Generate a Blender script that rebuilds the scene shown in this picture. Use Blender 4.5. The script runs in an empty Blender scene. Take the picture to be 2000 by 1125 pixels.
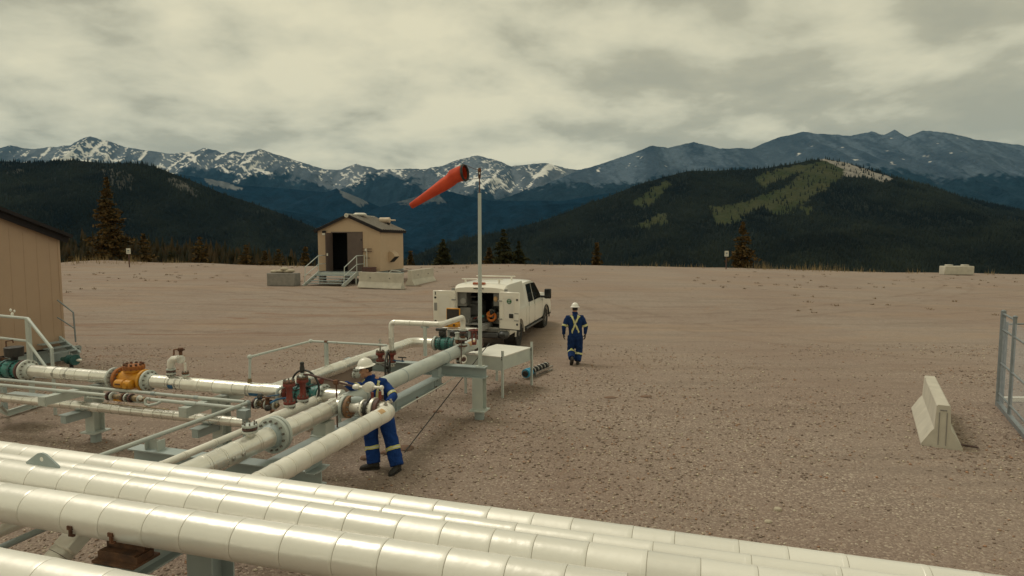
import bpy, bmesh, math, random
import numpy as np
from mathutils import Vector, Matrix
C = bpy.context.scene.collection
R = math.radians

# ------------------------------------------------------------------ camera, sky, sun, exposure
CAM_H, PITCH, FPX = 3.6, R(4.41), 1200.0
cd = bpy.data.cameras.new('camera'); cam = bpy.data.objects.new('camera', cd); C.objects.link(cam)
cam.location = (0, 0, CAM_H); cam.rotation_euler = (math.pi/2 - PITCH, 0, 0)
cd.sensor_width = 36; cd.lens = 36*FPX/2000; cd.clip_start = .05; cd.clip_end = 60000
bpy.context.scene.camera = cam

SUN_EL, SUN_AZ = R(58), R(-60)          # azimuth measured from +Y, clockwise
w = bpy.data.worlds.new('World'); bpy.context.scene.world = w; w.use_nodes = True
def build_world():
    nt = w.node_tree; nt.nodes.clear(); N = nt.nodes.new; L = nt.links.new
    def math_(op, a, b=None, c=None):
        n = N('ShaderNodeMath'); n.operation = op
        for i, v in enumerate((a, b, c)):
            if v is None: continue
            if isinstance(v, (int, float)): n.inputs[i].default_value = v
            else: L(v, n.inputs[i])
        return n.outputs[0]
    out = N('ShaderNodeOutputWorld')
    sky = N('ShaderNodeTexSky'); sky.sky_type = 'NISHITA'; sky.sun_disc = False
    sky.sun_elevation = SUN_EL; sky.sun_rotation = SUN_AZ
    b1 = N('ShaderNodeBackground'); b1.inputs[1].default_value = .10; L(sky.outputs[0], b1.inputs[0])
    tc = N('ShaderNodeTexCoord'); sep = N('ShaderNodeSeparateXYZ'); L(tc.outputs['Generated'], sep.inputs[0])
    z = math_('ADD', math_('MAXIMUM', sep.outputs[2], 0.0), .24)
    cx = math_('DIVIDE', sep.outputs[0], z); cy = math_('DIVIDE', sep.outputs[1], z)
    comb = N('ShaderNodeCombineXYZ'); L(math_('MULTIPLY', cx, .95), comb.inputs[0]); L(cy, comb.inputs[1])
    comb.inputs[2].default_value = SKY_SEED
    def noise(scale, detail, rough, dist, vec):
        n = N('ShaderNodeTexNoise'); n.inputs['Scale'].default_value = scale; n.inputs['Detail'].default_value = detail
        n.inputs['Roughness'].default_value = rough; n.inputs['Distortion'].default_value = dist; L(vec, n.inputs['Vector'])
        return n.outputs[0]
    n1 = noise(.80, 6, .46, .15, comb.outputs[0]); n2 = noise(2.2, 7, .54, .2, comb.outputs[0])
    # undersides of the cloud lumps: compare each place with the one a little farther out
    sh = N('ShaderNodeVectorMath'); sh.operation = 'ADD'; sh.inputs[1].default_value = (.04, .22, 0); L(comb.outputs[0], sh.inputs[0])
    n1b = noise(.80, 6, .46, .15, sh.outputs[0]); n2b = noise(2.2, 7, .54, .2, sh.outputs[0])
    s = math_('ADD', math_('MULTIPLY', n1, .68), math_('MULTIPLY', n2, .32))
    em = math_('ADD', math_('MULTIPLY', math_('SUBTRACT', n1b, n1), .8), math_('MULTIPLY', math_('SUBTRACT', n2b, n2), .60))
    s = math_('SUBTRACT', s, em)
    # a paler strip of sky low over the mountains
    low = N('ShaderNodeMapRange'); low.inputs[1].default_value = .05; low.inputs[2].default_value = .17
    low.inputs[3].default_value = .05; low.inputs[4].default_value = 0; L(sep.outputs[2], low.inputs[0])
    s = math_('ADD', s, low.outputs[0])
    ramp = N('ShaderNodeValToRGB'); L(s, ramp.inputs[0]); e = ramp.color_ramp.elements
    e[0].position = .33; e[0].color = (.285, .268, .186, 1)
    e[1].position = .68; e[1].color = (.53, .485, .33, 1)
    for p, c in ((.43, (.325, .302, .207, 1)), (.49, (.395, .369, .256, 1)), (.56, (.455, .422, .292, 1))):
        k = e.new(p); k.color = c
    b2 = N('ShaderNodeBackground'); b2.inputs[1].default_value = 1.12; L(ramp.outputs[0], b2.inputs[0])
    mx = N('ShaderNodeMixShader'); mx.inputs[0].default_value = .975
    L(b1.outputs[0], mx.inputs[1]); L(b2.outputs[0], mx.inputs[2]); L(mx.outputs[0], out.inputs[0])
SKY_SEED = 3.7
build_world()
sd = bpy.data.lights.new('sun', 'SUN'); sd.energy = .95; sd.angle = R(24); sd.color = (1, .92, .78)
so = bpy.data.objects.new('sun', sd); C.objects.link(so)
sv = Vector((math.sin(SUN_AZ)*math.cos(SUN_EL), math.cos(SUN_AZ)*math.cos(SUN_EL), math.sin(SUN_EL)))
so.rotation_euler = (-sv).to_track_quat('-Z', 'Y').to_euler()
vs = bpy.context.scene.view_settings
vs.view_transform = 'Standard'; vs.look = 'None'; vs.exposure = 0.46; vs.gamma = 1; vs.use_curve_mapping = False
bpy.context.scene.cycles.volume_bounces = 1

# ------------------------------------------------------------------ survey helpers (photo sight line -> place)
cp, sp = math.cos(PITCH), math.sin(PITCH)
def ray(px, py):
    a = (px-1000)/FPX; b = (562.5-py)/FPX
    return Vector((a, cp + b*sp, -sp + b*cp))
def H(px, py, z):                       # where the sight line reaches height z
    d = ray(px, py); t = (z-CAM_H)/d.z
    return Vector((d.x*t, d.y*t, z))
def D(px, py, Y):                       # where it reaches the distance Y
    d = ray(px, py); t = Y/d.y
    return Vector((d.x*t, Y, CAM_H + d.z*t))
TH = R(17)
U = Vector((math.cos(TH), -math.sin(TH), 0)); V = Vector((math.sin(TH), math.cos(TH), 0)); Z = Vector((0, 0, 1))
def along(p, d, px):                    # point on the line p + t*d seen at column px
    k = (px-1000)/FPX
    dep = lambda q: q.y*cp - q.z*sp
    p0 = Vector((p.x, p.y, p.z-CAM_H))
    t = (k*dep(p0) - p0.x)/(d.x - k*dep(d))
    return p + d*t

# ------------------------------------------------------------------ numpy noise
def _h(ix, iy, seed):
    n = (ix*374761393 + iy*668265263 + seed*1442695041).astype(np.int64) & 0xffffffff
    n = ((n ^ (n >> 13))*1274126177) & 0xffffffff
    n = ((n ^ (n >> 15))*2246822519) & 0xffffffff
    return ((n ^ (n >> 16)) & 0xffffff)/float(0xffffff)
def vn(x, y, seed=0):
    x = np.asarray(x, float); y = np.asarray(y, float); x, y = np.broadcast_arrays(x, y)
    ix = np.floor(x).astype(np.int64); iy = np.floor(y).astype(np.int64); fx = x-ix; fy = y-iy
    fx = fx*fx*fx*(fx*(fx*6-15)+10); fy = fy*fy*fy*(fy*(fy*6-15)+10)
    a = _h(ix, iy, seed); b = _h(ix+1, iy, seed); c = _h(ix, iy+1, seed); d = _h(ix+1, iy+1, seed)
    return (a*(1-fx)+b*fx)*(1-fy) + (c*(1-fx)+d*fx)*fy
def fbm(x, y, seed=0, o=5, g=.5):
    s = 0; a = 1; t = 0
    for i in range(o):
        s = s + a*vn(x*2**i+17.3*i, y*2**i-9.1*i, seed+i); t += a; a *= g
    return s/t
def ridged(x, y, seed=0, o=5, g=.5):
    s = 0; a = 1; t = 0
    for i in range(o):
        s = s + a*(1-np.abs(2*vn(x*2**i+11.7*i, y*2**i+3.3*i, seed+i)-1)); t += a; a *= g
    return s/t
def sst(a, b, x):
    t = np.clip((np.asarray(x, float)-a)/(b-a), 0, 1); return t*t*(3-2*t)

# ------------------------------------------------------------------ materials
MATS = {}
def mat(name, c1, c2=None, rough=.6, metal=0., scale=4., bump=0., bscale=40., c3=None, c3amt=.5, c3scale=1.5, spec=.5, coat=0, detail=5, rnd=0):
    """two-tone noise colour, optional third colour in blotches (rust, dirt), fine relief"""
    m = bpy.data.materials.new(name); m.use_nodes = True; nt = m.node_tree; N = nt.nodes.new; L = nt.links.new
    b = nt.nodes['Principled BSDF']; b.inputs['Roughness'].default_value = rough; b.inputs['Metallic'].default_value = metal
    b.inputs['Specular IOR Level'].default_value = spec
    if coat: b.inputs['Coat Weight'].default_value = coat; b.inputs['Coat Roughness'].default_value = .12
    tc = N('ShaderNodeTexCoord')
    c2 = c2 or tuple(x*.82 for x in c1)
    n = N('ShaderNodeTexNoise'); n.inputs['Scale'].default_value = scale; n.inputs['Detail'].default_value = detail; L(tc.outputs['Object'], n.inputs['Vector'])
    oi = N('ShaderNodeObjectInfo')
    mr = N('ShaderNodeMapRange'); mr.inputs[1].default_value = .35; mr.inputs[2].default_value = .65; L(n.outputs[0], mr.inputs[0])
    mx = N('ShaderNodeMix'); mx.data_type = 'RGBA'; mx.inputs[6].default_value = (*c1, 1); mx.inputs[7].default_value = (*c2, 1); L(mr.outputs[0], mx.inputs[0])
    col = mx.outputs[2]
    if c3:
        n3 = N('ShaderNodeTexNoise'); n3.inputs['Scale'].default_value = c3scale; n3.inputs['Detail'].default_value = 8; n3.inputs['Roughness'].default_value = .65
        L(tc.outputs['Object'], n3.inputs['Vector'])
        r3 = N('ShaderNodeMapRange'); lo = .72-.3*c3amt; r3.inputs[1].default_value = lo; r3.inputs[2].default_value = lo+.1; L(n3.outputs[0], r3.inputs[0])
        m3 = N('ShaderNodeMix'); m3.data_type = 'RGBA'; m3.inputs[7].default_value = (*c3, 1); L(r3.outputs[0], m3.inputs[0]); L(col, m3.inputs[6]); col = m3.outputs[2]
    if rnd:
        rr = N('ShaderNodeMapRange'); rr.inputs[3].default_value = 1-rnd; rr.inputs[4].default_value = 1+rnd*.4; L(oi.outputs['Random'], rr.inputs[0])
        hs = N('ShaderNodeHueSaturation'); L(rr.outputs[0], hs.inputs['Value']); L(col, hs.inputs['Color']); col = hs.outputs[0]
        r2 = N('ShaderNodeMapRange'); r2.inputs[3].default_value = rough*.75; r2.inputs[4].default_value = rough*1.2; L(oi.outputs['Random'], r2.inputs[0]); L(r2.outputs[0], b.inputs['Roughness'])
    L(col, b.inputs['Base Color'])
    if bump:
        nb = N('ShaderNodeTexNoise'); nb.inputs['Scale'].default_value = bscale; nb.inputs['Detail'].default_value = 4; L(tc.outputs['Object'], nb.inputs['Vector'])
        bp = N('ShaderNodeBump'); bp.inputs['Strength'].default_value = bump; bp.inputs['Distance'].default_value = .02; L(nb.outputs[0], bp.inputs['Height']); L(bp.outputs[0], b.inputs['Normal'])
    MATS[name] = m; return m

# ------------------------------------------------------------------ object helpers
WORLD = {}                              # origin (world) of each thing, and whether its children are given in local coordinates
def link(o): C.objects.link(o); return o
def meta(o, label=None, cat=None, group=None, kind=None):
    for k, v in (('label', label), ('category', cat), ('group', group), ('kind', kind)):
        if v: o[k] = v
    return o
def thing(name, label, cat, loc=(0, 0, 0), rz=0, group=None, local=False):
    o = link(bpy.data.objects.new(name, None)); o.location = loc; o.rotation_euler = (0, 0, rz); o.empty_display_size = .2
    WORLD[o.name] = (Vector(loc), local)
    return meta(o, label, cat, group)
class MB:
    def __init__(s): s.v = []; s.f = []
    def add(s, vs_, fs):
        n = len(s.v); s.v += [tuple(q) for q in vs_]; s.f += [tuple(i+n for i in f) for f in fs]; return s
    def box(s, c, size, ax=None, taper=None, bev=0):
        ax = ax or (Vector((1, 0, 0)), Vector((0, 1, 0)), Z); c = Vector(c); hx, hy, hz = [k/2 for k in size]
        if bev:
            b = bev
            vs_ = []
            for sz in (-1, 1):
                for (a, d) in ((-hx+b, -hy), (hx-b, -hy), (hx, -hy+b), (hx, hy-b), (hx-b, hy), (-hx+b, hy), (-hx, hy-b), (-hx, -hy+b)):
                    vs_.append(c + ax[0]*a + ax[1]*d + ax[2]*(sz*(hz-b)))
            for sz in (-1, 1):
                for (a, d) in ((-hx+b, -hy+b), (hx-b, -hy+b), (hx-b, hy-b), (-hx+b, hy-b)):
                    vs_.append(c + ax[0]*a + ax[1]*d + ax[2]*(sz*hz))
            fs = [(i, (i+1) % 8, 8+(i+1) % 8, 8+i) for i in range(8)]
            fs += [(19-3+0, 19-3+1, 19-3+2, 19-3+3)] if False else []
            fs += [(16+3, 16+2, 16+1, 16+0), (20, 21, 22, 23)]
            e = [(0, 1, 0, 1), (2, 3, 1, 2), (4, 5, 2, 3), (6, 7, 3, 0)]
            for a, d, p, q in e:
                fs.append((d, a, 16+p, 16+q)); fs.append((8+a, 8+d, 20+q, 20+p))
            for a, d, p in ((1, 2, 1), (3, 4, 2), (5, 6, 3), (7, 0, 0)):
                fs.append((d, a, 16+p)); fs.append((8+a, 8+d, 20+p))
            return s.add(vs_, fs)
        vs_ = [c + ax[0]*(i*hx) + ax[1]*(j*hy) + ax[2]*(k*hz) for k in (-1, 1) for j in (-1, 1) for i in (-1, 1)]
        return s.add(vs_, [(0, 2, 3, 1), (4, 5, 7, 6), (0, 1, 5, 4), (2, 6, 7, 3), (0, 4, 6, 2), (1, 3, 7, 5)])
    def frame(s, d):
        d = Vector(d).normalized(); a = Z if abs(d.z) < .9 else Vector((1, 0, 0))
        x = d.cross(a).normalized(); return x, x.cross(d).normalized()
    def loft(s, rings, caps=True, closed=False):
        n = len(rings[0]); vs_ = [q for r in rings for q in r]; m = len(rings)
        fs = []
        for j in range(m if closed else m-1):
            k = (j+1) % m
            for i in range(n): fs.append((j*n+i, j*n+(i+1) % n, k*n+(i+1) % n, k*n+i))
        if caps and not closed:
            fs.append(tuple(range(n-1, -1, -1))); fs.append(tuple((m-1)*n+i for i in range(n)))
        return s.add(vs_, fs)
    def cyl(s, p0, p1, r0, r1=None, n=16, caps=True):
        p0 = Vector(p0); p1 = Vector(p1); r1 = r0 if r1 is None else r1; x, y = s.frame(p1-p0)
        ring = lambda p, r: [p + x*(r*math.cos(2*math.pi*i/n)) + y*(r*math.sin(2*math.pi*i/n)) for i in range(n)]
        return s.loft([ring(p0, r0), ring(p1, r1)], caps)
    def lathe(s, p, d, prof, n=20):      # prof: (distance along d, radius)
        p = Vector(p); d = Vector(d).normalized(); x, y = s.frame(d)
        return s.loft([[p + d*t + x*(r*math.cos(2*math.pi*i/n)) + y*(r*math.sin(2*math.pi*i/n)) for i in range(n)] for t, r in prof])
    def tube(s, pts, r, n=12, caps=True):
        pts = [Vector(q) for q in pts]; m = len(pts); rr = r if isinstance(r, (list, tuple)) else [r]*m
        x = None; rings = []
        for i in range(m):
            a = pts[max(i-1, 0)]; b = pts[min(i+1, m-1)]; t = (b-a).normalized()
            if x is None: x, y = s.frame(t)
            else: x = (x - t*x.dot(t)).normalized(); y = x.cross(t).normalized()
            rings.append([pts[i] + x*(rr[i]*math.cos(2*math.pi*k/n)) + y*(rr[i]*math.sin(2*math.pi*k/n)) for k in range(n)])
        return s.loft(rings, caps)
    def torus(s, c, nrm, R0, r, n=32, k=8, a0=0, a1=2*math.pi):
        c = Vector(c); nrm = Vector(nrm).normalized(); x, y = s.frame(nrm); full = abs(a1-a0-2*math.pi) < 1e-6
        m = n if full else n+1; rings = []
        for i in range(m):
            a = a0 + (a1-a0)*i/n; o = x*math.cos(a)+y*math.sin(a)
            rings.append([c + o*(R0+r*math.cos(2*math.pi*j/k)) + nrm*(r*math.sin(2*math.pi*j/k)) for j in range(k)])
        return s.loft(rings, not full, full)
    def ell(s, c, rad, n=14, m=9, ax=None):
        c = Vector(c); ax = ax or (Vector((1, 0, 0)), Vector((0, 1, 0)), Z); rings = []
        for j in range(m+1):
            t = math.pi*(.02+.96*j/m)
            rings.append([c + ax[0]*(rad[0]*math.sin(t)*math.cos(2*math.pi*i/n)) + ax[1]*(rad[1]*math.sin(t)*math.sin(2*math.pi*i/n)) - ax[2]*(rad[2]*math.cos(t)) for i in range(n)])
        return s.loft(rings)
    def prism(s, poly, a, b, ex, ey, o):   # 2-D outline in (ex, ey) at origin o, swept from vector a to vector b
        o = Vector(o); base = [o + ex*p[0] + ey*p[1] for p in poly]
        return s.loft([[q + a for q in base], [q + b for q in base]])
    def ibeam(s, p0, p1, h=.2, w_=.15, tw=.012, tf=.016, up=None):   # p0, p1 on the top-flange centre line
        p0 = Vector(p0); p1 = Vector(p1); d = (p1-p0).normalized(); up = up or Z; x = d.cross(up).normalized(); W = w_/2
        pl = [(-W, 0), (W, 0), (W, -tf), (tw/2, -tf), (tw/2, -h+tf), (W, -h+tf), (W, -h), (-W, -h), (-W, -h+tf), (-tw/2, -h+tf), (-tw/2, -tf), (-W, -tf)]
        r0 = [p0 + x*a + up*b for a, b in pl]; r1 = [p1 + x*a + up*b for a, b in pl]
        n = 12; vs_ = r0 + r1; fs = [(i, (i+1) % n, n+(i+1) % n, n+i) for i in range(n)]
        for o in (0, n):
            q = [(0, 1, 2, 11), (11, 2, 3, 10)][:1] + [(10, 3, 4, 9), (8, 5, 6, 7)]
            fs += [tuple(o+i for i in f) for f in q]
        return s.add(vs_, fs)
    def channel(s, p0, p1, h=.2, w_=.07, t=.012, side=1):
        p0 = Vector(p0); p1 = Vector(p1); d = (p1-p0).normalized(); x = d.cross(Z).normalized()*side
        pl = [(0, 0), (w_, 0), (w_, -t), (t, -t), (t, -h+t), (w_, -h+t), (w_, -h), (0, -h)]
        n = 8; vs_ = [p0+x*a+Z*b for a, b in pl]+[p1+x*a+Z*b for a, b in pl]; fs = [(i, (i+1) % n, n+(i+1) % n, n+i) for i in range(n)]
        for o in (0, n): fs += [(o, o+1, o+2, o+3), (o, o+3, o+4, o+7), (o+4, o+5, o+6, o+7)]
        return s.add(vs_, fs)
    def bolts(s, c, nrm, R0, n, r=.012, L_=.03):
        c = Vector(c); nrm = Vector(nrm).normalized(); x, y = s.frame(nrm)
        for i in range(n):
            a = 2*math.pi*(i+.5)/n; q = c + (x*math.cos(a)+y*math.sin(a))*R0
            s.cyl(q-nrm*L_, q+nrm*L_, r, n=6)
        return s
def finish(me, smooth=38):
    if smooth:
        me.shade_smooth(); me.set_sharp_from_angle(angle=R(smooth))
def obj(name, mb, m, parent=None, label=None, cat=None, group=None, kind=None, loc=None, smooth=38, part_label=None):
    me = bpy.data.meshes.new(name)
    if parent is not None:
        P, local = WORLD[parent.name]; off = Vector((0, 0, 0)) if local else P
    else:
        off = Vector(loc) if loc is not None else Vector((0, 0, 0)); P, local = off, False
    me.from_pydata([tuple(Vector(q)-off) for q in mb.v], [], mb.f)
    bm = bmesh.new(); bm.from_mesh(me); bmesh.ops.recalc_face_normals(bm, faces=bm.faces); bm.to_mesh(me); bm.free()
    me.materials.append(m if not isinstance(m, str) else MATS[m]); finish(me, smooth)
    o = link(bpy.data.objects.new(name, me))
    if parent is not None: o.parent = parent
    else: o.location = off
    WORLD[o.name] = (P, local)
    return meta(o, label or part_label, cat, group, kind)
def copy_tree(o, parent=None, loc=None, rz=None, label=None):
    c = o.copy(); C.objects.link(c)
    if parent is not None: c.parent = parent
    if loc is not None: c.location = loc
    if rz is not None: c.rotation_euler.z = rz
    if label: c['label'] = label
    for ch in list(o.children): copy_tree(ch, c)
    return c
def np_mesh(name, verts, faces, m, kind=None, label=None, cat=None, parent=None, smooth=True, attr=None):
    me = bpy.data.meshes.new(name); nv = len(verts); nf = len(faces); k = faces.shape[1]
    me.vertices.add(nv); me.vertices.foreach_set('co', np.ascontiguousarray(verts, np.float32).ravel())
    me.loops.add(nf*k); me.loops.foreach_set('vertex_index', np.ascontiguousarray(faces, np.int32).ravel())
    me.polygons.add(nf); me.polygons.foreach_set('loop_start', np.arange(0, nf*k, k, dtype=np.int32)); me.polygons.foreach_set('loop_total', np.full(nf, k, np.int32))
    me.update(calc_edges=True)
    if attr:
        for an, av in attr.items():
            a = me.attributes.new(an, 'FLOAT', 'POINT'); a.data.foreach_set('value', np.ascontiguousarray(av, np.float32).ravel())
    if smooth: me.shade_smooth()
    me.materials.append(m); o = link(bpy.data.objects.new(name, me))
    if parent is not None: o.parent = parent; WORLD[o.name] = WORLD[parent.name]
    else: WORLD[o.name] = (Vector((0, 0, 0)), False)
    return meta(o, label, cat, None, kind)
def grid_faces(nr, nc):
    i = np.arange((nr-1)*nc).reshape(nr-1, nc)[:, :-1].ravel()
    return np.stack([i, i+1, i+nc+1, i+nc], 1)
# ------------------------------------------------------------------ ground
_A = [-2, -.83, -.3, 0, .2, .35, .58, .83, 2]; _E = [1.18, 1.18, 1.18, 1.30, 1.16, 1.02, .66, .34, .1]
def pad_h(x, y):
    x = np.asarray(x, float); y = np.asarray(y, float)
    a = x/np.maximum(y, 8); zE = np.interp(a, _A, _E)
    S = sst(20.5, 37, y)*.86 + sst(34, 60, y)*.14
    h = zE*S
    h = h + (fbm(x*.14, y*.14, 5, 3)-.5)*.10*sst(18, 40, y) + (fbm(x*.9, y*.9, 8, 3)-.5)*.035*sst(2, 14, y)
    h = h + .55*np.exp(-((x+39)/5.5)**2-((y-59)/3)**2) + .25*np.exp(-((x+30)/4)**2-((y-58)/3)**2)
    return h
def edge_y(x): return 59 + (fbm(np.asarray(x, float)*.08, 0*np.asarray(x, float), 21, 3)-.5)*5
def ground_h(x, y):
    x = np.asarray(x, float); y = np.asarray(y, float)
    d = np.maximum(y-edge_y(x), 0) + np.maximum(np.abs(x)-95, 0) + np.maximum(-y-70, 0)
    drop = .30*np.maximum(d-2, 0) + .15*np.minimum(d, 2)**2*.5
    drop = 420*(1-np.exp(-drop/420))
    rough = (fbm(x*.05, y*.05, 31, 4)-.5)*np.minimum(d, 40)*.12
    return np.where(d > 0, pad_h(x, np.minimum(y, 66)) - drop + rough, pad_h(x, y))
def gh(x, y): return float(ground_h(x, y))
def G(px, py):                          # where a sight line meets the ground
    d = ray(px, py); ts = np.linspace(3, 64, 1200)/d.y
    hgt = CAM_H + d.z*ts - ground_h(d.x*ts, d.y*ts)
    k = int(np.argmax(hgt < 0)) if (hgt < 0).any() else int(np.argmin(np.where(ts*d.y < 57.5, hgt, 9)))
    x_, y_ = d.x*ts[k], d.y*ts[k]
    return Vector((x_, y_, gh(x_, y_)))
def m_ground():
    m = bpy.data.materials.new('gravel_ground'); m.use_nodes = True; nt = m.node_tree; N = nt.nodes.new; L = nt.links.new
    b = nt.nodes['Principled BSDF']; b.inputs['Roughness'].default_value = .95; b.inputs['Specular IOR Level'].default_value = .15
    geo = N('ShaderNodeNewGeometry')
    def noise(scale, detail=5, rough=.55, vec=None, dist=0):
        n = N('ShaderNodeTexNoise'); n.inputs['Scale'].default_value = scale; n.inputs['Detail'].default_value = detail
        n.inputs['Roughness'].default_value = rough; n.inputs['Distortion'].default_value = dist; L(vec or geo.outputs['Position'], n.inputs['Vector']); return n.outputs[0]
    def rng(v, a, b_, c=0., d=1.):
        n = N('ShaderNodeMapRange'); n.inputs[1].default_value = a; n.inputs[2].default_value = b_; n.inputs[3].default_value = c; n.inputs[4].default_value = d; L(v, n.inputs[0]); return n.outputs[0]
    def mix(f, a, c, bt='MIX'):
        n = N('ShaderNodeMix'); n.data_type = 'RGBA'; n.blend_type = bt
        for i, v in ((0, f), (6, a), (7, c)):
            if isinstance(v, tuple): n.inputs[i].default_value = (*v, 1)
            elif isinstance(v, (int, float)): n.inputs[i].default_value = v
            else: L(v, n.inputs[i])
        return n.outputs[2]
    def mul(a, c):
        n = N('ShaderNodeMath'); n.operation = 'MULTIPLY'
        for i, v in enumerate((a, c)):
            if isinstance(v, (int, float)): n.inputs[i].default_value = v
            else: L(v, n.inputs[i])
        return n.outputs[0]
    # stones
    v = N('ShaderNodeTexVoronoi'); v.inputs['Scale'].default_value = 40; L(geo.outputs['Position'], v.inputs['Vector'])
    sepc = N('ShaderNodeSeparateColor'); L(v.outputs['Color'], sepc.inputs[0])
    ramp = N('ShaderNodeValToRGB'); L(sepc.outputs[0], ramp.inputs[0]); e = ramp.color_ramp.elements
    e[0].position = 0; e[0].color = (.205, .158, .132, 1); e[1].position = 1; e[1].color = (.58, .505, .41, 1)
    for p, c in ((.25, (.235, .180, .150, 1)), (.5, (.285, .222, .186, 1)), (.78, (.34, .270, .228, 1)), (.92, (.43, .35, .29, 1))):
        k = e.new(p); k.color = c
    fines = mix(rng(noise(2.2, 6), .4, .62), (.31, .240, .200), (.25, .190, .158))
    fine2 = mix(.5, fines, mix(noise(60, 3), (.21, .165, .137), (.42, .345, .282)))
    base = mix(rng(noise(.35, 5), .38, .6, .45, .95), fine2, ramp.outputs[0])
    # smoother driven ground in the distance, with tan and rust-red streaks dragged along the wheel tracks
    mp = N('ShaderNodeMapping'); mp.inputs['Scale'].default_value = (.12, .55, 1); mp.inputs['Rotation'].default_value = (0, 0, R(8)); L(geo.outputs['Position'], mp.inputs['Vector'])
    mpa = N('ShaderNodeMapping'); mpa.inputs['Scale'].default_value = (.11, 1.3, 1); mpa.inputs['Rotation'].default_value = (0, 0, R(-3)); L(geo.outputs['Position'], mpa.inputs['Vector'])
    sx = N('ShaderNodeSeparateXYZ'); L(geo.outputs['Position'], sx.inputs[0])
    far = rng(sx.outputs[1], 13, 25)
    base = mix(mul(far, .75), base, mix(rng(noise(5.5, 8, .75), .3, .7), (.255, .205, .175), (.36, .30, .255)))
    tan = mul(rng(noise(1, 5, .6, mp.outputs[0], .6), .47, .63), mul(rng(sx.outputs[1], 15, 24), .42))
    base = mix(tan, base, (.36, .260, .185))
    leftside = rng(sx.outputs[0], 4, -8)
    red = mul(rng(noise(1.3, 6, .66, mpa.outputs[0], 1.1), .545, .66), mul(rng(sx.outputs[1], 16, 23), leftside))
    base = mix(mul(red, .8), base, (.235, .125, .078))
    red2 = rng(noise(.55, 7, .7, None, 1.5), .62, .72)
    base = mix(mul(red2, .45), base, (.33, .185, .105))
    trk = rng(noise(1.6, 4, .6, mpa.outputs[0], .2), .50, .60)
    base = mix(mul(trk, .28), base, (.20, .16, .135))
    base = mix(mul(rng(noise(.16, 5, .6), .42, .62), .38), base, (.245, .172, .138))
    tuft = rng(noise(1.8, 4, .7), .665, .70)
    base = mix(mul(tuft, mul(rng(sx.outputs[1], 22, 30), .75)), base, (.10, .065, .035))
    # curved wheel ruts left by turning vehicles
    def arc(cx, cy, rad, half, strength, lo, hi):
        s = N('ShaderNodeVectorMath'); s.operation = 'DISTANCE'; fl = N('ShaderNodeVectorMath'); fl.operation = 'MULTIPLY'; fl.inputs[1].default_value = (1, 1, 0); L(geo.outputs['Position'], fl.inputs[0])
        L(fl.outputs[0], s.inputs[0]); s.inputs[1].default_value = (cx, cy, 0)
        a = N('ShaderNodeMath'); a.operation = 'SUBTRACT'; L(s.outputs['Value'], a.inputs[0]); a.inputs[1].default_value = rad
        b1_ = N('ShaderNodeMath'); b1_.operation = 'ABSOLUTE'; L(a.outputs[0], b1_.inputs[0])
        c1_ = N('ShaderNodeMath'); c1_.operation = 'SUBTRACT'; L(b1_.outputs[0], c1_.inputs[0]); c1_.inputs[1].default_value = half
        d1_ = N('ShaderNodeMath'); d1_.operation = 'ABSOLUTE'; L(c1_.outputs[0], d1_.inputs[0])
        return mul(mul(rng(d1_.outputs[0], .26, .06, 0, 1), rng(noise(.9, 5, .7), .40, .58)), strength)
    for cx, cy, rad, st_ in ((-6, 70, 46, .40), (10, 60, 34, .34), (-26, 10, 26, .34), (30, 44, 30, .30), (4, -40, 56.5, .30), (-2, 95, 66, .30)):
        base = mix(arc(cx, cy, rad, .85, st_, 0, 0), base, (.20, .145, .115))
    L(base, b.inputs['Base Color'])
    bp = N('ShaderNodeBump'); bp.inputs['Strength'].default_value = .45; bp.inputs['Distance'].default_value = .025
    inv = rng(v.outputs['Distance'], 0, .7, 1, 0); L(inv, bp.inputs['Height'])
    bp2 = N('ShaderNodeBump'); bp2.inputs['Strength'].default_value = .6; bp2.inputs['Distance'].default_value = .08; L(noise(3, 8, .7), bp2.inputs['Height']); L(bp.outputs[0], bp2.inputs['Normal'])
    L(bp2.outputs[0], b.inputs['Normal'])
    return m
def m_forest_floor():
    return mat('forest_floor', (.028, .030, .018), (.018, .020, .013), rough=1, scale=.01, spec=.1, bump=0)
def build_ground():
    xs = np.unique(np.concatenate([np.arange(-34, 30, .3), np.arange(-100, 100.1, 1.2), np.sign(np.linspace(-1, 1, 81))*(100+14900*np.abs(np.linspace(-1, 1, 81))**2.5)]))
    ys = np.unique(np.concatenate([np.arange(0, 24, .25), np.arange(24, 66, .4), np.arange(-100, 0, 4), np.arange(66, 160, 3), 160+16000*np.linspace(0, 1, 60)**2.2]))
    X, Y = np.meshgrid(xs, ys); Zh = ground_h(X, Y)
    F = grid_faces(len(ys), len(xs)); v = np.stack([X.ravel(), Y.ravel(), Zh.ravel()], 1)
    o = np_mesh('ground', v, F, m_ground(), kind='structure'); me = o.data
    me.materials.append(m_forest_floor())
    cx = v[F].mean(1); far = (cx[:, 1] > edge_y(cx[:, 0])+2.5) | (np.abs(cx[:, 0]) > 98) | (cx[:, 1] < -75)
    me.polygons.foreach_set('material_index', far.astype(np.int32))
    return o
build_ground()

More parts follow.
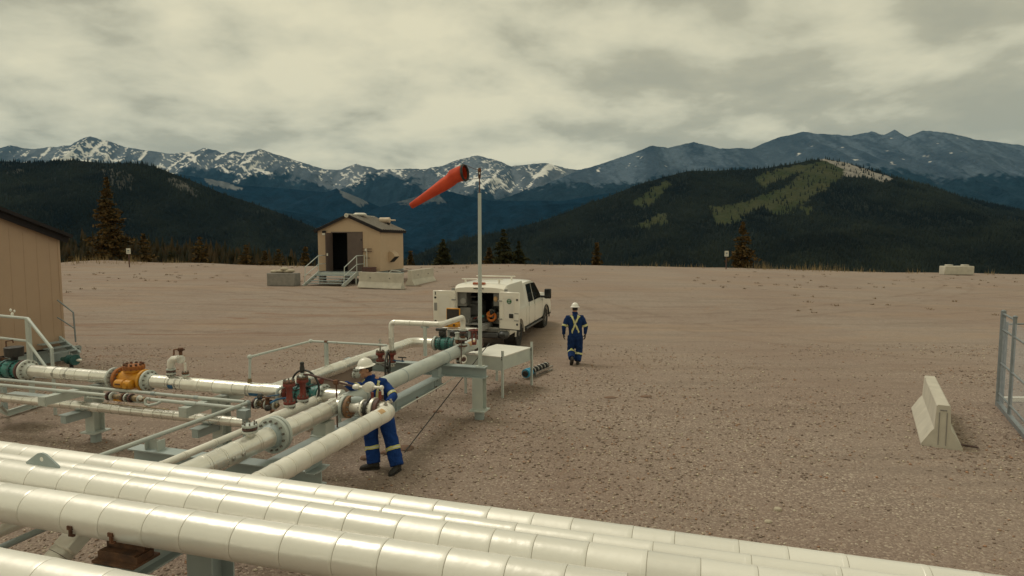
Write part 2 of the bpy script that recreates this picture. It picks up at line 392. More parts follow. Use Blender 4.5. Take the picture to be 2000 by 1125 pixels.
# ------------------------------------------------------------------ mountains
def m_terrain(name, forest, rock1, rock2, meadow=(.036, .047, .020), snow=(.72, .72, .70), tscale=.02, rscale=.004):
    m = bpy.data.materials.new(name); m.use_nodes = True; nt = m.node_tree; N = nt.nodes.new; L = nt.links.new
    b = nt.nodes['Principled BSDF']; b.inputs['Roughness'].default_value = 1; b.inputs['Specular IOR Level'].default_value = .05
    geo = N('ShaderNodeNewGeometry')
    def noise(scale, detail=5, rough=.6):
        n = N('ShaderNodeTexNoise'); n.inputs['Scale'].default_value = scale; n.inputs['Detail'].default_value = detail; n.inputs['Roughness'].default_value = rough
        L(geo.outputs['Position'], n.inputs['Vector']); return n.outputs[0]
    def rng(v, a, b_):
        n = N('ShaderNodeMapRange'); n.inputs[1].default_value = a; n.inputs[2].default_value = b_; L(v, n.inputs[0]); return n.outputs[0]
    def mix(f, a, c):
        n = N('ShaderNodeMix'); n.data_type = 'RGBA'
        for i, v in ((0, f), (6, a), (7, c)):
            if isinstance(v, tuple): n.inputs[i].default_value = (*v, 1)
            else: L(v, n.inputs[i])
        return n.outputs[2]
    def at(n_):
        a = N('ShaderNodeAttribute'); a.attribute_name = n_; return a.outputs['Fac']
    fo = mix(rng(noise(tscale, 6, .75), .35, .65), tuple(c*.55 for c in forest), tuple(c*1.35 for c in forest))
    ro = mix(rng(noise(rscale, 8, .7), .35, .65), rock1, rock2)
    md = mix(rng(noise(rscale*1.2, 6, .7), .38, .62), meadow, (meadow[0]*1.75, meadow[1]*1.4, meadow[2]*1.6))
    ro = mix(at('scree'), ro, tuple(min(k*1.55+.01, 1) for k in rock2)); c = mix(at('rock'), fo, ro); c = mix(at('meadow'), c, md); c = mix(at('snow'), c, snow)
    L(c, b.inputs['Base Color'])
    bp = N('ShaderNodeBump'); bp.inputs['Strength'].default_value = .8; bp.inputs['Distance'].default_value = .4/tscale; L(noise(tscale*1.2, 5, .75), bp.inputs['Height']); L(bp.outputs[0], b.inputs['Normal'])
    return m
def inpoly(x, y, poly):
    r = np.zeros(np.shape(x), bool); n = len(poly)
    for i in range(n):
        x0, y0 = poly[i]; x1, y1 = poly[(i+1) % n]
        if y0 == y1: continue
        r ^= ((y0 > y) != (y1 > y)) & (x < (x1-x0)*(y-y0)/(y1-y0)+x0)
    return r
def project(X, Y, Zw):
    dz = Zw-CAM_H; d = Y*cp - dz*sp
    return 1000+FPX*X/d, 562.5-FPX*(Y*sp+dz*cp)/d
def ridge(name, pts, D0, m, slope=.55, depth=.45, rows=110, step=3, spur=.35, seed=1, jag=2., rockline=None, snowline=None, snow_amt=.5,
          meadow=[], rock=[], ext=(-500, 2500), spurw=110, back=.5, label=None, bottom=-420, dvar=.08, rockn=.5):
    px = np.arange(ext[0], ext[1]+1, step, dtype=float); p = np.array(sorted(pts), float)
    sky = np.interp(px, p[:, 0], p[:, 1])
    sky = sky + (fbm(px/14., px*0, seed+3, 4, .6)-.5)*jag*2
    a = (px-1000)/FPX
    Dy = D0*(1+(fbm(px/260., px*0, seed+9, 3)-.5)*2*dvar)
    zr = np.array([D(x_, y_, 1.0).z-CAM_H for x_, y_ in zip(px, sky)])*Dy + CAM_H
    Lr = D0*depth; nb = 8
    t = np.concatenate([-np.linspace(1, 0, nb, endpoint=False)*back, np.linspace(0, 1, rows)**1.25])
    T, PX = np.meshgrid(t, px, indexing='ij'); A = (PX-1000)/FPX; DY = np.broadcast_to(Dy, T.shape); ZR = np.broadcast_to(zr, T.shape)
    Y = DY - T*Lr; X = A*DY*(1-0*T)      # sheet columns run straight back
    wx = X/D0*FPX
    # spurs and gullies running down the face
    warp = (fbm(wx/140., T*1.5, seed+30, 3)-.5)*1.2
    g = ridged(wx/spurw+warp*.9+T*.35, T*.7+3, seed, 5, .52)
    g2 = ridged(wx/(spurw*.33)+warp, T*2.0, seed+50, 4, .55)
    tt = np.abs(T)
    drop = slope*Lr*(tt**.92)
    amp = spur*Lr*.28*np.minimum(tt/.10, 1)*(.35+.65*np.minimum(tt*1.4, 1))
    Zw = ZR - drop + (g-.62)*amp + (g2-.6)*amp*.35 - np.where(T < 0, 0.3, 0)*tt*Lr
    # keep the skyline where it is: nothing in front may rise above the sight line to the ridge
    lim = CAM_H + (ZR-CAM_H)*(Y/DY) - 2*tt*D0*.004
    Zw = np.where(T > 0, np.minimum(Zw, lim), Zw)
    Zw = np.maximum(Zw, bottom + (g-.5)*20)
    ppx, ppy = project(X, Y, Zw)
    hn = (Zw-bottom)/(np.max(zr)-bottom)
    rk = np.zeros(T.shape); md = np.zeros(T.shape); sn = np.zeros(T.shape)
    wob = (fbm(ppx/11., ppy/6., seed+70, 5, .65)-.5)*34
    if rockline is not None:
        ln = np.interp(PX, [q[0] for q in rockline], [q[1] for q in rockline])
        rk = sst(4, -4, ppy + wob*1.3 + (g-.6)*70 - ln)
    for poly in rock: rk = np.maximum(rk, np.where(inpoly(ppx+wob*.7, ppy+wob*.4, poly), rockn+.4*fbm(ppx/6, ppy/4, seed+5, 3), 0))
    for poly in meadow: md = np.maximum(md, np.where(inpoly(ppx+wob*.45, ppy+wob*.25, poly), 1, 0))
    if snowline is not None:
        ln = np.interp(PX, [q[0] for q in snowline], [q[1] for q in snowline]); am = np.interp(PX, [q[0] for q in snowline], [q[2] for q in snowline])
        jit = (fbm(ppx/14., ppy/10., seed+140, 3)-.5)*1.6
        la = (1-np.abs(2*vn((ppx+ppy*1.1)/12.+jit, T*2.5, seed+51)-1))**3.4; lb = (1-np.abs(2*vn((ppx-ppy*1.3)/16.+jit, T*2.5+7, seed+52)-1))**3.4; lc = (1-np.abs(2*vn(ppx/60.+3, ppy/4.2+jit*.8, seed+53)-1))**3.4
        s = .62*np.maximum(np.maximum(la, lb*.95), lc*.8) + fbm(ppx/22.+ppy/30., ppy/9., seed+90, 5, .6)*.45 + fbm(ppx/2.6, ppy/2.4, seed+95, 3)*.14
        s = s + am*.55 - np.maximum(ppy-ln, 0)*.006 - .06*np.exp(-tt*60)
        sn = sst(.90, .95, s)*rk
    scr = sst(.42, .66, (1-g2)*.55 + (1-g)*.25 + fbm(ppx/7., ppy/3.2+ppx/40., seed+130, 5, .65)*.35)*.75
    o = np_mesh(name, np.stack([X.ravel(), Y.ravel(), Zw.ravel()], 1), grid_faces(len(t), len(px)), m, kind='structure', label=label,
                attr={'rock': rk, 'meadow': md, 'snow': sn, 'scree': scr})
    return dict(o=o, X=X, Y=Y, Z=Zw, px=ppx, py=ppy, rk=rk, md=md, T=T)

TF = m_terrain('mountain_far', (.016, .032, .045), (.070, .095, .120), (.14, .16, .18), snow=(.86, .84, .78), tscale=.006, rscale=.0016)  # blue-grey rock, with some of the distance haze put into the colours
TR = m_terrain('mountain_right', (.014, .030, .042), (.045, .068, .095), (.085, .115, .145), snow=(.8, .78, .72), tscale=.006, rscale=.0016)  # bluer again: part of the haze is painted into rock and forest
TM = m_terrain('blue_ridge', (.005, .023, .044), (.12, .13, .13), (.17, .18, .18), tscale=.01, rscale=.004)  # blue valley haze is put into this forest colour
TN = m_terrain('forest_hill', (.017, .021, .017), (.16, .15, .13), (.22, .205, .18), tscale=.02, rscale=.01)
far_pts = [(-500, 300), (-200, 310), (0, 292), (35, 284), (75, 291), (100, 288), (150, 284), (172, 272), (190, 266), (225, 276), (260, 288), (300, 294), (340, 300), (385, 297), (408, 288), (430, 294), (440, 300),
           (465, 294), (480, 299), (515, 291), (560, 306), (600, 318), (640, 331), (670, 331), (700, 320), (715, 324), (740, 331), (780, 330), (830, 330), (865, 324), (900, 310), (935, 303), (965, 312), (1000, 325), (1040, 319), (1065, 318), (1100, 328), (1140, 332), (1250, 345), (2500, 360)]
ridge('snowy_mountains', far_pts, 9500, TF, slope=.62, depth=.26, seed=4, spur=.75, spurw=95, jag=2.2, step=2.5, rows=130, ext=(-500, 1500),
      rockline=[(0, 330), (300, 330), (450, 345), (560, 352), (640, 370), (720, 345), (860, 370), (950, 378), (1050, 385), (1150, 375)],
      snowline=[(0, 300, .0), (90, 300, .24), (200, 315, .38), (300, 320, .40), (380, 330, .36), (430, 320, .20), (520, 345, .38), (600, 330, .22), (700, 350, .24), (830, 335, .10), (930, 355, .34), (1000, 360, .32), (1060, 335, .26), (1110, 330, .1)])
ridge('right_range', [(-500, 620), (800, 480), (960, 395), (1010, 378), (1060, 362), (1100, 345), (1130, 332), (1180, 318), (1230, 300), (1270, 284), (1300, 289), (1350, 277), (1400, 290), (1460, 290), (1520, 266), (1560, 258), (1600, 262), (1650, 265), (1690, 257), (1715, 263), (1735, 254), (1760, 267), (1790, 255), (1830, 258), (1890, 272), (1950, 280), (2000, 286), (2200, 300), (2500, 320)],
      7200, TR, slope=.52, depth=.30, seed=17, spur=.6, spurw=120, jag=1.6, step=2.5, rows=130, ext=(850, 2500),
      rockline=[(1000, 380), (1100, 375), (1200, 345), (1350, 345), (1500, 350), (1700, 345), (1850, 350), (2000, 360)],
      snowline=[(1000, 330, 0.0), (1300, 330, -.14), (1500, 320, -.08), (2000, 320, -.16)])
TP = TM
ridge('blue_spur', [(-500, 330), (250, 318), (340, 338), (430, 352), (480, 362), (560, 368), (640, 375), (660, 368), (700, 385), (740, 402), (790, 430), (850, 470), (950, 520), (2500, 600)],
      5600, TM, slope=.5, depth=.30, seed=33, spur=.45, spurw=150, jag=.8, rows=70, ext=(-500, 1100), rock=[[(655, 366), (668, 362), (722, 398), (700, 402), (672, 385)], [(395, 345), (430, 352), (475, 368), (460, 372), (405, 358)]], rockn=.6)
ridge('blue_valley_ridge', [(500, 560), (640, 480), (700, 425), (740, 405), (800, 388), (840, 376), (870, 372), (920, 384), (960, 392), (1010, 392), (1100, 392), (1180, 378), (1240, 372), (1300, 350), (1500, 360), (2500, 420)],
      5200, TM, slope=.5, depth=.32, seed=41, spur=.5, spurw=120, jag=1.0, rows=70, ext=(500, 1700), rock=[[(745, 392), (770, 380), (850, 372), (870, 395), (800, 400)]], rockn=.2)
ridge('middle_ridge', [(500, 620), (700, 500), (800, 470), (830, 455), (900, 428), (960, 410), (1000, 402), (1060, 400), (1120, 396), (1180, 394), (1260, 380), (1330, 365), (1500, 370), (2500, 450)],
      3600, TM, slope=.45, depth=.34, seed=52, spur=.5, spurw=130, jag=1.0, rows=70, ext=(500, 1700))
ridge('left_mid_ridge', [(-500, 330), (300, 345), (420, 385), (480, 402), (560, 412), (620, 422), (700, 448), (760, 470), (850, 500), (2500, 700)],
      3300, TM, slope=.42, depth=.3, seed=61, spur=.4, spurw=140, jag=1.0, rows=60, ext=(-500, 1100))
RL = ridge('left_hill', [(-500, 345), (-100, 322), (0, 314), (80, 319), (150, 313), (210, 318), (290, 320), (320, 330), (380, 352), (440, 378), (500, 398), (560, 420), (620, 446), (680, 472), (740, 492), (800, 512), (900, 540), (2500, 900)],
      1700, TN, slope=.36, depth=.50, seed=71, spur=.4, spurw=150, jag=.8, rows=110, ext=(-500, 1000),
      rock=[[(195, 333), (235, 328), (262, 345), (255, 372), (215, 365)], [(325, 345), (350, 350), (395, 378), (380, 385), (340, 365)], [(0, 330), (50, 333), (45, 342), (0, 340)]], rockn=.15)
RR = ridge('right_hill', [(-500, 800), (700, 560), (790, 508), (860, 478), (900, 466), (960, 456), (1010, 446), (1060, 430), (1100, 417), (1140, 400), (1180, 386), (1240, 362), (1290, 347), (1340, 334), (1400, 333), (1480, 330), (1540, 320), (1575, 313), (1605, 310), (1650, 319), (1700, 334), (1740, 347), (1800, 365), (1870, 384), (1950, 404), (2000, 416), (2200, 450), (2500, 500)],
      1900, TN, slope=.34, depth=.52, seed=83, spur=.42, spurw=170, jag=.8, rows=130, ext=(700, 2500),
      meadow=[[(1384, 404), (1440, 398), (1480, 384), (1530, 366), (1560, 345), (1590, 320), (1612, 314), (1650, 332), (1650, 345), (1628, 360), (1590, 384), (1560, 402), (1545, 418), (1510, 420), (1490, 404), (1462, 414), (1452, 430), (1420, 440), (1402, 446)],
              [(1472, 350), (1500, 335), (1560, 322), (1600, 316), (1590, 328), (1545, 343), (1490, 368)], [(1560, 405), (1592, 402), (1575, 424)],
              [(1232, 398), (1268, 372), (1300, 352), (1312, 360), (1285, 392), (1262, 404)], [(1235, 444), (1270, 428), (1300, 414), (1306, 435), (1262, 446)]],
      rock=[[(1600, 308), (1650, 317), (1748, 349), (1745, 356), (1700, 352), (1665, 343), (1645, 348), (1622, 332)]], rockn=.8)
RFH = ridge('right_foothill', [(-500, 900), (1000, 560), (1150, 520), (1250, 505), (1350, 492), (1480, 478), (1560, 462), (1650, 452), (1760, 448), (1850, 450), (1950, 447), (2050, 450), (2500, 480)],
      1150, TN, slope=.30, depth=.4, seed=97, spur=.4, spurw=200, jag=.8, rows=60, ext=(1000, 2500))


def conifer_field(name, pos, hts, m, label, cat, sides=5, seed=1):
    n = len(pos); rs = np.random.RandomState(seed); ang = rs.rand(n)*6.28
    hts = np.asarray(hts); r = hts*(.15+.06*rs.rand(n)); tiers = 2; vs_ = []; per = sides+1
    for k in range(tiers):
        zb = hts*(.06 if k == 0 else .42); zt = hts*(.70 if k == 0 else 1.0); rk_ = r*(1 if k == 0 else .62)
        for i in range(sides):
            a = ang + 2*np.pi*i/sides + k*.5; rr = rk_*(.8+.4*rs.rand(n))
            vs_.append(np.stack([pos[:, 0]+np.cos(a)*rr, pos[:, 1]+np.sin(a)*rr, pos[:, 2]+zb-hts*.04*rs.rand(n)], 1))
        vs_.append(np.stack([pos[:, 0], pos[:, 1], pos[:, 2]+zt], 1))
    v = np.stack(vs_, 1); base = (np.arange(n)*v.shape[1])[:, None]; F = []
    for k in range(tiers):
        for i in range(sides): F.append(np.stack([k*per+i, k*per+(i+1) % sides, k*per+sides]).reshape(1, 3))
    F = (base[:, :, None] + np.concatenate(F)[None]).reshape(-1, 3)
    return np_mesh(name, v.reshape(-1, 3), F, m, kind='stuff', label=label, cat=cat, smooth=False)
mat('conifer_dark', (.026, .031, .021), (.009, .012, .011), rough=1, scale=.007, spec=.05)
mat('conifer_brown', (.045, .030, .014), (.016, .017, .009), rough=1, scale=.12, spec=.05)
def scatter(R_, n, seed, hmin, hmax, pxr, keep=None):
    rs = np.random.RandomState(seed); nr, nc = R_['X'].shape; i = rs.rand(n)**.75*(nr-10)+8; j = rs.rand(n)*(nc-2)
    i0 = i.astype(int); j0 = j.astype(int); i0 = np.minimum(i0, nr-2); fi = i-i0; fj = j-j0
    def s(A): return (A[i0, j0]*(1-fi)*(1-fj)+A[i0+1, j0]*fi*(1-fj)+A[i0, j0+1]*(1-fi)*fj+A[i0+1, j0+1]*fi*fj)
    P = np.stack([s(R_['X']), s(R_['Y']), s(R_['Z'])], 1); px, py = s(R_['px']), s(R_['py'])
    ok = (px > pxr[0]) & (px < pxr[1]) & (P[:, 2] > -400) & (py < 560)
    bare = np.maximum(s(R_['rk']), s(R_['md'])); ok &= (rs.rand(n) > bare*.93)
    return P[ok]-np.array([0, 0, 1.5]), (hmin+(hmax-hmin)*rs.rand(n)**1.5)[ok]
P_, h_ = scatter(RL, 80000, 3, 7, 15, (-150, 900)); conifer_field('left_hill_forest', P_, h_, MATS['conifer_dark'], 'dense dark conifer forest covering the long hill behind the left building', 'forest')
P_, h_ = scatter(RR, 100000, 4, 7, 16, (750, 2150)); conifer_field('right_hill_forest', P_, h_, MATS['conifer_dark'], 'dark conifer forest around the green meadow on the right hill', 'forest', seed=2)
P_, h_ = scatter(RFH, 50000, 6, 6, 13, (980, 2150)); conifer_field('foothill_forest', P_, h_, MATS['conifer_dark'], 'dark conifer forest on the low foothill at right, behind the pale block', 'forest', seed=4)
RW = ridge('wooded_shoulder', [(-500, 470), (-100, 470), (120, 474), (300, 486), (450, 498), (560, 514), (640, 530), (700, 550), (900, 640), (2500, 2000)],
      300, TN, slope=.20, depth=.45, seed=111, spur=.15, spurw=160, jag=1.0, rows=40, step=6, ext=(-500, 900), back=.2, bottom=-160)
P_, h_ = scatter(RW, 9000, 5, 5, 11, (-150, 800)); conifer_field('brown_wood', P_, h_, MATS['conifer_brown'], 'dark brownish wood just below the edge of the gravel, left of the shed', 'forest', sides=6, seed=3)
# ------------------------------------------------------------------ air
def haze():
    mb = MB(); mb.box((0, 8000, 1100), (34000, 18000, 3080))
    m = bpy.data.materials.new('air'); m.use_nodes = True; nt = m.node_tree; nt.nodes.clear()
    o = nt.nodes.new('ShaderNodeOutputMaterial'); v = nt.nodes.new('ShaderNodeVolumePrincipled')
    v.inputs['Color'].default_value = (.16, .50, .92, 1); v.inputs['Density'].default_value = HAZE; v.inputs['Anisotropy'].default_value = 0
    nt.links.new(v.outputs[0], o.inputs['Volume'])
    obj('haze', mb, m, kind='stuff', label='thin blue air over the valley and the far mountains', smooth=0)
HAZE = 1.7e-5
haze()

# ------------------------------------------------------------------ paints and metals of the plant
mat('header_paint', (.86, .845, .79), (.78, .765, .71), rnd=.035, c3=(.66, .63, .55), c3amt=.30, c3scale=1.6, rough=.42, metal=.38, scale=1.0, bump=.45, bscale=3.2, spec=.4)
mat('jacket', (.88, .86, .80), (.76, .74, .67), rnd=.12, rough=.30, metal=.72, scale=5, bump=.35, bscale=7, c3=(.52, .47, .38), c3amt=.3, c3scale=3)
mat('jacket_white', (.85, .83, .76), (.74, .72, .65), rnd=.10, rough=.40, metal=.3, scale=4, bump=.3, bscale=8, c3=(.50, .44, .34), c3amt=.3, c3scale=2.5)
mat('seam', (.16, .14, .12), rough=.8)
mat('seam_pale', (.52, .49, .42), rough=.8)
mat('rust_dark', (.15, .075, .04), (.07, .04, .028), rough=.85, scale=9, bump=.3, bscale=40)
mat('pale_pipe', (.50, .54, .50), (.43, .47, .45), rough=.5, scale=3, c3=(.22, .17, .13), c3amt=.22, c3scale=9)
mat('steel_paint', (.36, .42, .42), (.30, .355, .36), rough=.5, scale=2, c3=(.20, .15, .11), c3amt=.12, c3scale=6)
mat('flange_paint', (.55, .57, .52), (.42, .45, .43), rough=.5, scale=8, c3=(.22, .15, .10), c3amt=.35, c3scale=12)
mat('bolt_steel', (.28, .27, .25), (.12, .10, .08), rough=.45, metal=.6, scale=60)
mat('red_paint', (.20, .032, .020), (.13, .024, .017), rough=.5, scale=9, c3=(.13, .05, .03), c3amt=.4, c3scale=14)
mat('rust', (.17, .075, .038), (.075, .035, .022), rough=.85, scale=14, bump=.4, bscale=60)
mat('rust_orange', (.38, .135, .03), (.22, .075, .025), rough=.8, scale=12, bump=.3, bscale=60)
mat('brown_steel', (.12, .055, .045), (.07, .035, .03), rough=.6, scale=20)
mat('yellow_paint', (.62, .29, .018), (.50, .21, .015), rough=.45, scale=5, c3=(.28, .10, .02), c3amt=.35, c3scale=8)
mat('teal_paint', (.045, .21, .19), (.03, .15, .14), rough=.45, scale=6, c3=(.22, .12, .07), c3amt=.18, c3scale=10)
mat('teal_dark', (.03, .12, .115), (.02, .08, .08), rough=.5, scale=8)
mat('black_steel', (.018, .018, .018), (.03, .028, .025), rough=.5, scale=10)
mat('blue_mark', (.015, .12, .26), (.02, .09, .2), rough=.5, scale=10)
mat('brass', (.32, .24, .13), (.16, .12, .08), rough=.5, metal=.5, scale=20)
mat('stainless', (.55, .54, .50), (.35, .34, .32), rough=.3, metal=.8, scale=20)
mat('board_brown', (.33, .255, .215), (.27, .205, .175), rough=.8, scale=3)

_tpl = {}
def section_mesh(L_, r, m, bead, n=32):
    k = (round(L_, 4), r, m, bead)
    if k not in _tpl:
        mb = MB(); g = .002
        mb.lathe((g, 0, 0), (1, 0, 0), [(0, r*.985), (.001, r), (L_-2*g-.032, r), (L_-2*g-.030, r+bead), (L_-2*g-.004, r+bead), (L_-2*g, r+bead*.2)], n)
        me = bpy.data.meshes.new('cladding_section'); me.from_pydata([tuple(q) for q in mb.v], [], mb.f)
        me.materials.append(MATS[m]); finish(me, 30); _tpl[k] = me
    return _tpl[k]
def clad(parent, p0, p1, r, m='jacket', seg=.35, bead=.004, n=32, jitter=.0):
    """one straight clad run: a dark core and a row of jacket sections, each its own part"""
    p0 = Vector(p0); p1 = Vector(p1); d = p1-p0; L_ = d.length; k = max(1, round(L_/seg)); sl = L_/k
    rot = d.to_track_quat('X', 'Z'); P, _ = WORLD[parent.name]; me = section_mesh(sl, r, m, bead, n)
    cuts = [0] + sorted((i+random.uniform(-.16, .16))/k for i in range(1, k)) + [1]
    for i in range(k):
        o = link(bpy.data.objects.new('cladding_section', me)); o.parent = parent
        o.location = p0 + d*cuts[i] - P; o.scale = ((cuts[i+1]-cuts[i])*k, 1, 1); o.rotation_mode = 'QUATERNION'
        o.rotation_quaternion = rot @ __import__('mathutils').Quaternion((1, 0, 0), random.uniform(0, 6.28))
        if jitter: o.location += Vector((0, 0, random.uniform(-jitter, jitter)))
        WORLD[o.name] = (P, False)
    obj('core_pipe', MB().cyl(p0+d.normalized()*.01, p1-d.normalized()*.01, r*.975, n=20), 'seam_pale' if m == 'header_paint' else 'seam', parent)
def flange(parent, c, d, r, t=.045, m='flange_paint', nb=12, both=False, hub=None):
    d = Vector(d).normalized(); c = Vector(c)
    f = obj('flange', MB().lathe(c-d*t/2, d, [(0, r*.97), (.004, r), (t-.004, r), (t, r*.97)], 32), m, parent)
    if nb: obj('bolts', MB().bolts(c, d, r*.82, nb, r=max(.009, r*.065), L_=t*.5+.028), 'bolt_steel', f, kind='stuff')
    return f
def elbow(parent, a, c, b, r, m='jacket', n=20, k=8, name='elbow'):
    """bend from a to b round the corner c"""
    a, b, c = Vector(a), Vector(b), Vector(c)
    pts = [(a*(1-t)**2 + c*2*t*(1-t) + b*t*t) for t in [i/k for i in range(k+1)]]
    return obj(name, MB().tube(pts, r, n), m, parent)
def wheel(parent, c, nrm, Rr, m='black_steel', r=.014, spokes=5, hub=.04):
    w_ = obj('handwheel', MB().torus(c, nrm, Rr, r, 40, 8), m, parent)
    mb = MB(); x, y = mb.frame(Vector(nrm))
    c = Vector(c); n_ = Vector(nrm).normalized()
    mb.cyl(c-n_*.04, c+n_*.03, hub, n=12)
    for i in range(spokes):
        a = 2*math.pi*i/spokes+.3; mb.cyl(c, c+(x*math.cos(a)+y*math.sin(a))*Rr, r*.75, n=6)
    obj('spokes', mb, m, w_)
    return w_
random.seed(5)

# ------------------------------------------------------------------ header rack close to the camera (runs left-right)
def header(pxa, pya, pxb, pyb, z, r, label, seg=.36, m='header_paint', ext0=1.6, ext1=1.6, jitter=0):
    a = H(pxa, pya, z); b = H(pxb, pyb, z); d = (b-a).normalized(); a2 = along(a, d, -60); a2 = a2 - d*ext0; b2 = b + d*ext1
    t = thing('header_pipe', label, 'pipe', (a2.x, a2.y, 0), group='large clad header pipes side by side in the foreground')
    clad(t, a2, b2, r, m, seg, bead=.0016, n=40, jitter=jitter)
    return t, a, d
f1, F1a, F1d = header(0, 890, 1300, 1077, 1.43, .14, 'large cream header pipe farthest from the viewer in the foreground rack', ext1=3.0)
f2, F2a, F2d = header(0, 903, 900, 1031, 1.50, .088, 'slim cream header pipe nested between the two rear large ones of the foreground rack', seg=.5, ext1=5)
f3, F3a, F3d = header(0, 928, 700, 1036, 1.45, .15, 'large cream header pipe carrying a triangular lifting lug, in the foreground rack', ext1=3.5)
f4, F4a, F4d = header(0, 980, 600, 1074, 1.45, .15, 'large cream header pipe with two rusty clips on its underside, in the foreground rack', seg=.40, ext1=2.2)
f5, F5a, F5d = header(0, 1122, 150, 1152, 1.45, .15, 'large cream header pipe nearest to the viewer, cut by the lower left corner', seg=.45, ext1=1.6)
# lifting lug on f3
q = along(F3a, F3d, 86)
mb = MB(); poly = [(-.19, 0), (-.20, .02), (-.05, .115), (0, .125), (.05, .115), (.20, .02), (.19, 0)]
o3 = q + Z*.143
mb.prism([(a, b) for a, b in poly], Vector(F3d.cross(Z))*.008, Vector(F3d.cross(Z))*-.008, F3d, Z, o3)
lug = obj('lifting_lug', mb, 'steel_paint', f3)
obj('lug_eye', MB().torus(o3+Z*.068, F3d.cross(Z), .018, .008, 20, 6), 'steel_paint', lug); obj('eye_plug', MB().cyl(o3+Z*.068-F3d.cross(Z)*.010, o3+Z*.068+F3d.cross(Z)*.010, .020, n=20), 'header_paint', lug)
# band clamps with ties that hang between f3 and f4
for k in range(9):
    p = along(F3a, F3d, 110+ k*92)
    n_ = Vector((F3d.y, -F3d.x, 0)); o = p + n_*.145 + Z*-.02
    obj('band_tie', MB().box(p+n_*.150+Z*-.035, (.014, .012, .06), (F3d, n_, Z)), 'header_paint', f3)
# rusty clips on f4
for px in (172, 250):
    p = along(F4a, F4d, px); n_ = Vector((F4d.y, -F4d.x, 0))
    mb = MB().box(p+n_*.150-Z*.03, (.045, .018, .03), (F4d, n_, Z)).box(p+n_*.147-Z*.065, (.018, .02, .06), (F4d, n_, Z)).box(p+n_*.138-Z*.095, (.05, .02, .015), (F4d, n_, Z))
    obj('clip', mb, 'rust', f4)
# rack beam, rusty shoe and column under the headers
q0 = H(225, 1092, 1.14)
t = thing('rack_beam', 'grey steel beam under the foreground header pipes, with a rusty shoe on top', 'steel beam', (q0.x, q0.y, 0))
obj('beam', MB().ibeam(q0-V*1.7, q0+V*1.9, .22, .19), 'steel_paint', t)
ps = along(F4a, F4d, 243); 
mb = MB().box(Vector((ps.x, ps.y, 1.23)), (.34, .16, .012), (F4d, V, Z)).box(Vector((ps.x, ps.y, 1.27)), (.36, .012, .08), (F4d, V, Z)).box(Vector((ps.x, ps.y, 1.160)), (.40, .24, .02), (F4d, V, Z)).box(Vector((ps.x, ps.y, 1.195)), (.38, .15, .055), (F4d, V, Z))
obj('shoe', mb, 'rust_dark', t)
pc = q0 + V*.95
mb = MB(); W_, h2 = .28, .92
mb.box((pc.x, pc.y, .46), (.012, .26, .92), (U, V, Z)); mb.box(pc*1+V*.13+Z*(.46-pc.z), (W_, .016, .92), (U, V, Z)); mb.box(pc*1-V*.13+Z*(.46-pc.z), (W_, .016, .92), (U, V, Z))
obj('column', mb, 'steel_paint', t)
# tubes that dive under the headers at far left
p = H(48, 1049, .95)
o = obj('drain_tube', MB().cyl(p-V*1.2, p+V*1.1, .030, n=12), 'steel_paint', loc=(p.x, p.y, 0)); meta(o, 'slim blue-grey tube passing under the front header pipe at the left edge', 'pipe')
p = H(8, 1034, 1.0)
o = obj('branch_pipe', MB().cyl(p-V*1.2, p+V*1.0, .055, n=20), 'jacket_white', loc=(p.x, p.y, 0)); meta(o, 'short white pipe passing under the front header pipe at the left picture edge', 'pipe')
a = D(175, 1020, 5.05); b = D(92, 1112, 4.75); d = (b-a).normalized()
t = thing('drop_pipe', 'white clad pipe with a boxed joint, slanting down between the two front header pipes', 'pipe', (a.x, a.y, 0))
clad(t, a-d*.2, b+d*.9, .095, 'jacket_white', .24)
mid = a + d*.16; obj('cladding_box', MB().box(mid+Vector((.03, -.06, .02)), (.20, .12, .16), (d.cross(Z).normalized(), d.cross(d.cross(Z)).normalized(), d), bev=.012), 'jacket_white', t)

# ------------------------------------------------------------------ pipes running away from the camera
ZM = 1.2
m0 = H(500, 865, ZM); mS = m0 - V*1.35
P_main = lambda px: along(m0, V, px)
t = thing('main_pipe', 'thick clad pipe running back from the header rack, with a blue-grey bolted flange joint', 'pipe', (m0.x, m0.y, 0))
a, b, c = P_main(533), P_main(541), P_main(672)
clad(t, mS, a-V*.07, .125, 'jacket', .27); clad(t, b+V*.07, c, .125, 'jacket', .24)
obj('weld_neck', MB().lathe(a-V*.10, V, [(0, .125), (.06, .15), (.08, .16)], 28), 'steel_paint', t); obj('weld_neck', MB().lathe(b+V*.0, V, [(0, .16), (.03, .15), (.09, .125)], 28), 'steel_paint', t)
flange(t, a, V, .225, .05, 'pale_pipe', 14); flange(t, a+V*.066, V, .225, .05, 'pale_pipe', 0)
obj('gasket', MB().cyl(a+V*.02, a+V*.05, .205, n=28), 'black_steel', t)
for px in (438, 458):
    q = P_main(px); n_ = Vector((V.y, -V.x, 0)); obj('clamp_nut', MB().box(q+n_*.12+Z*.0, (.05, .05, .05), (V, n_, Z), bev=.01), 'stainless', t)
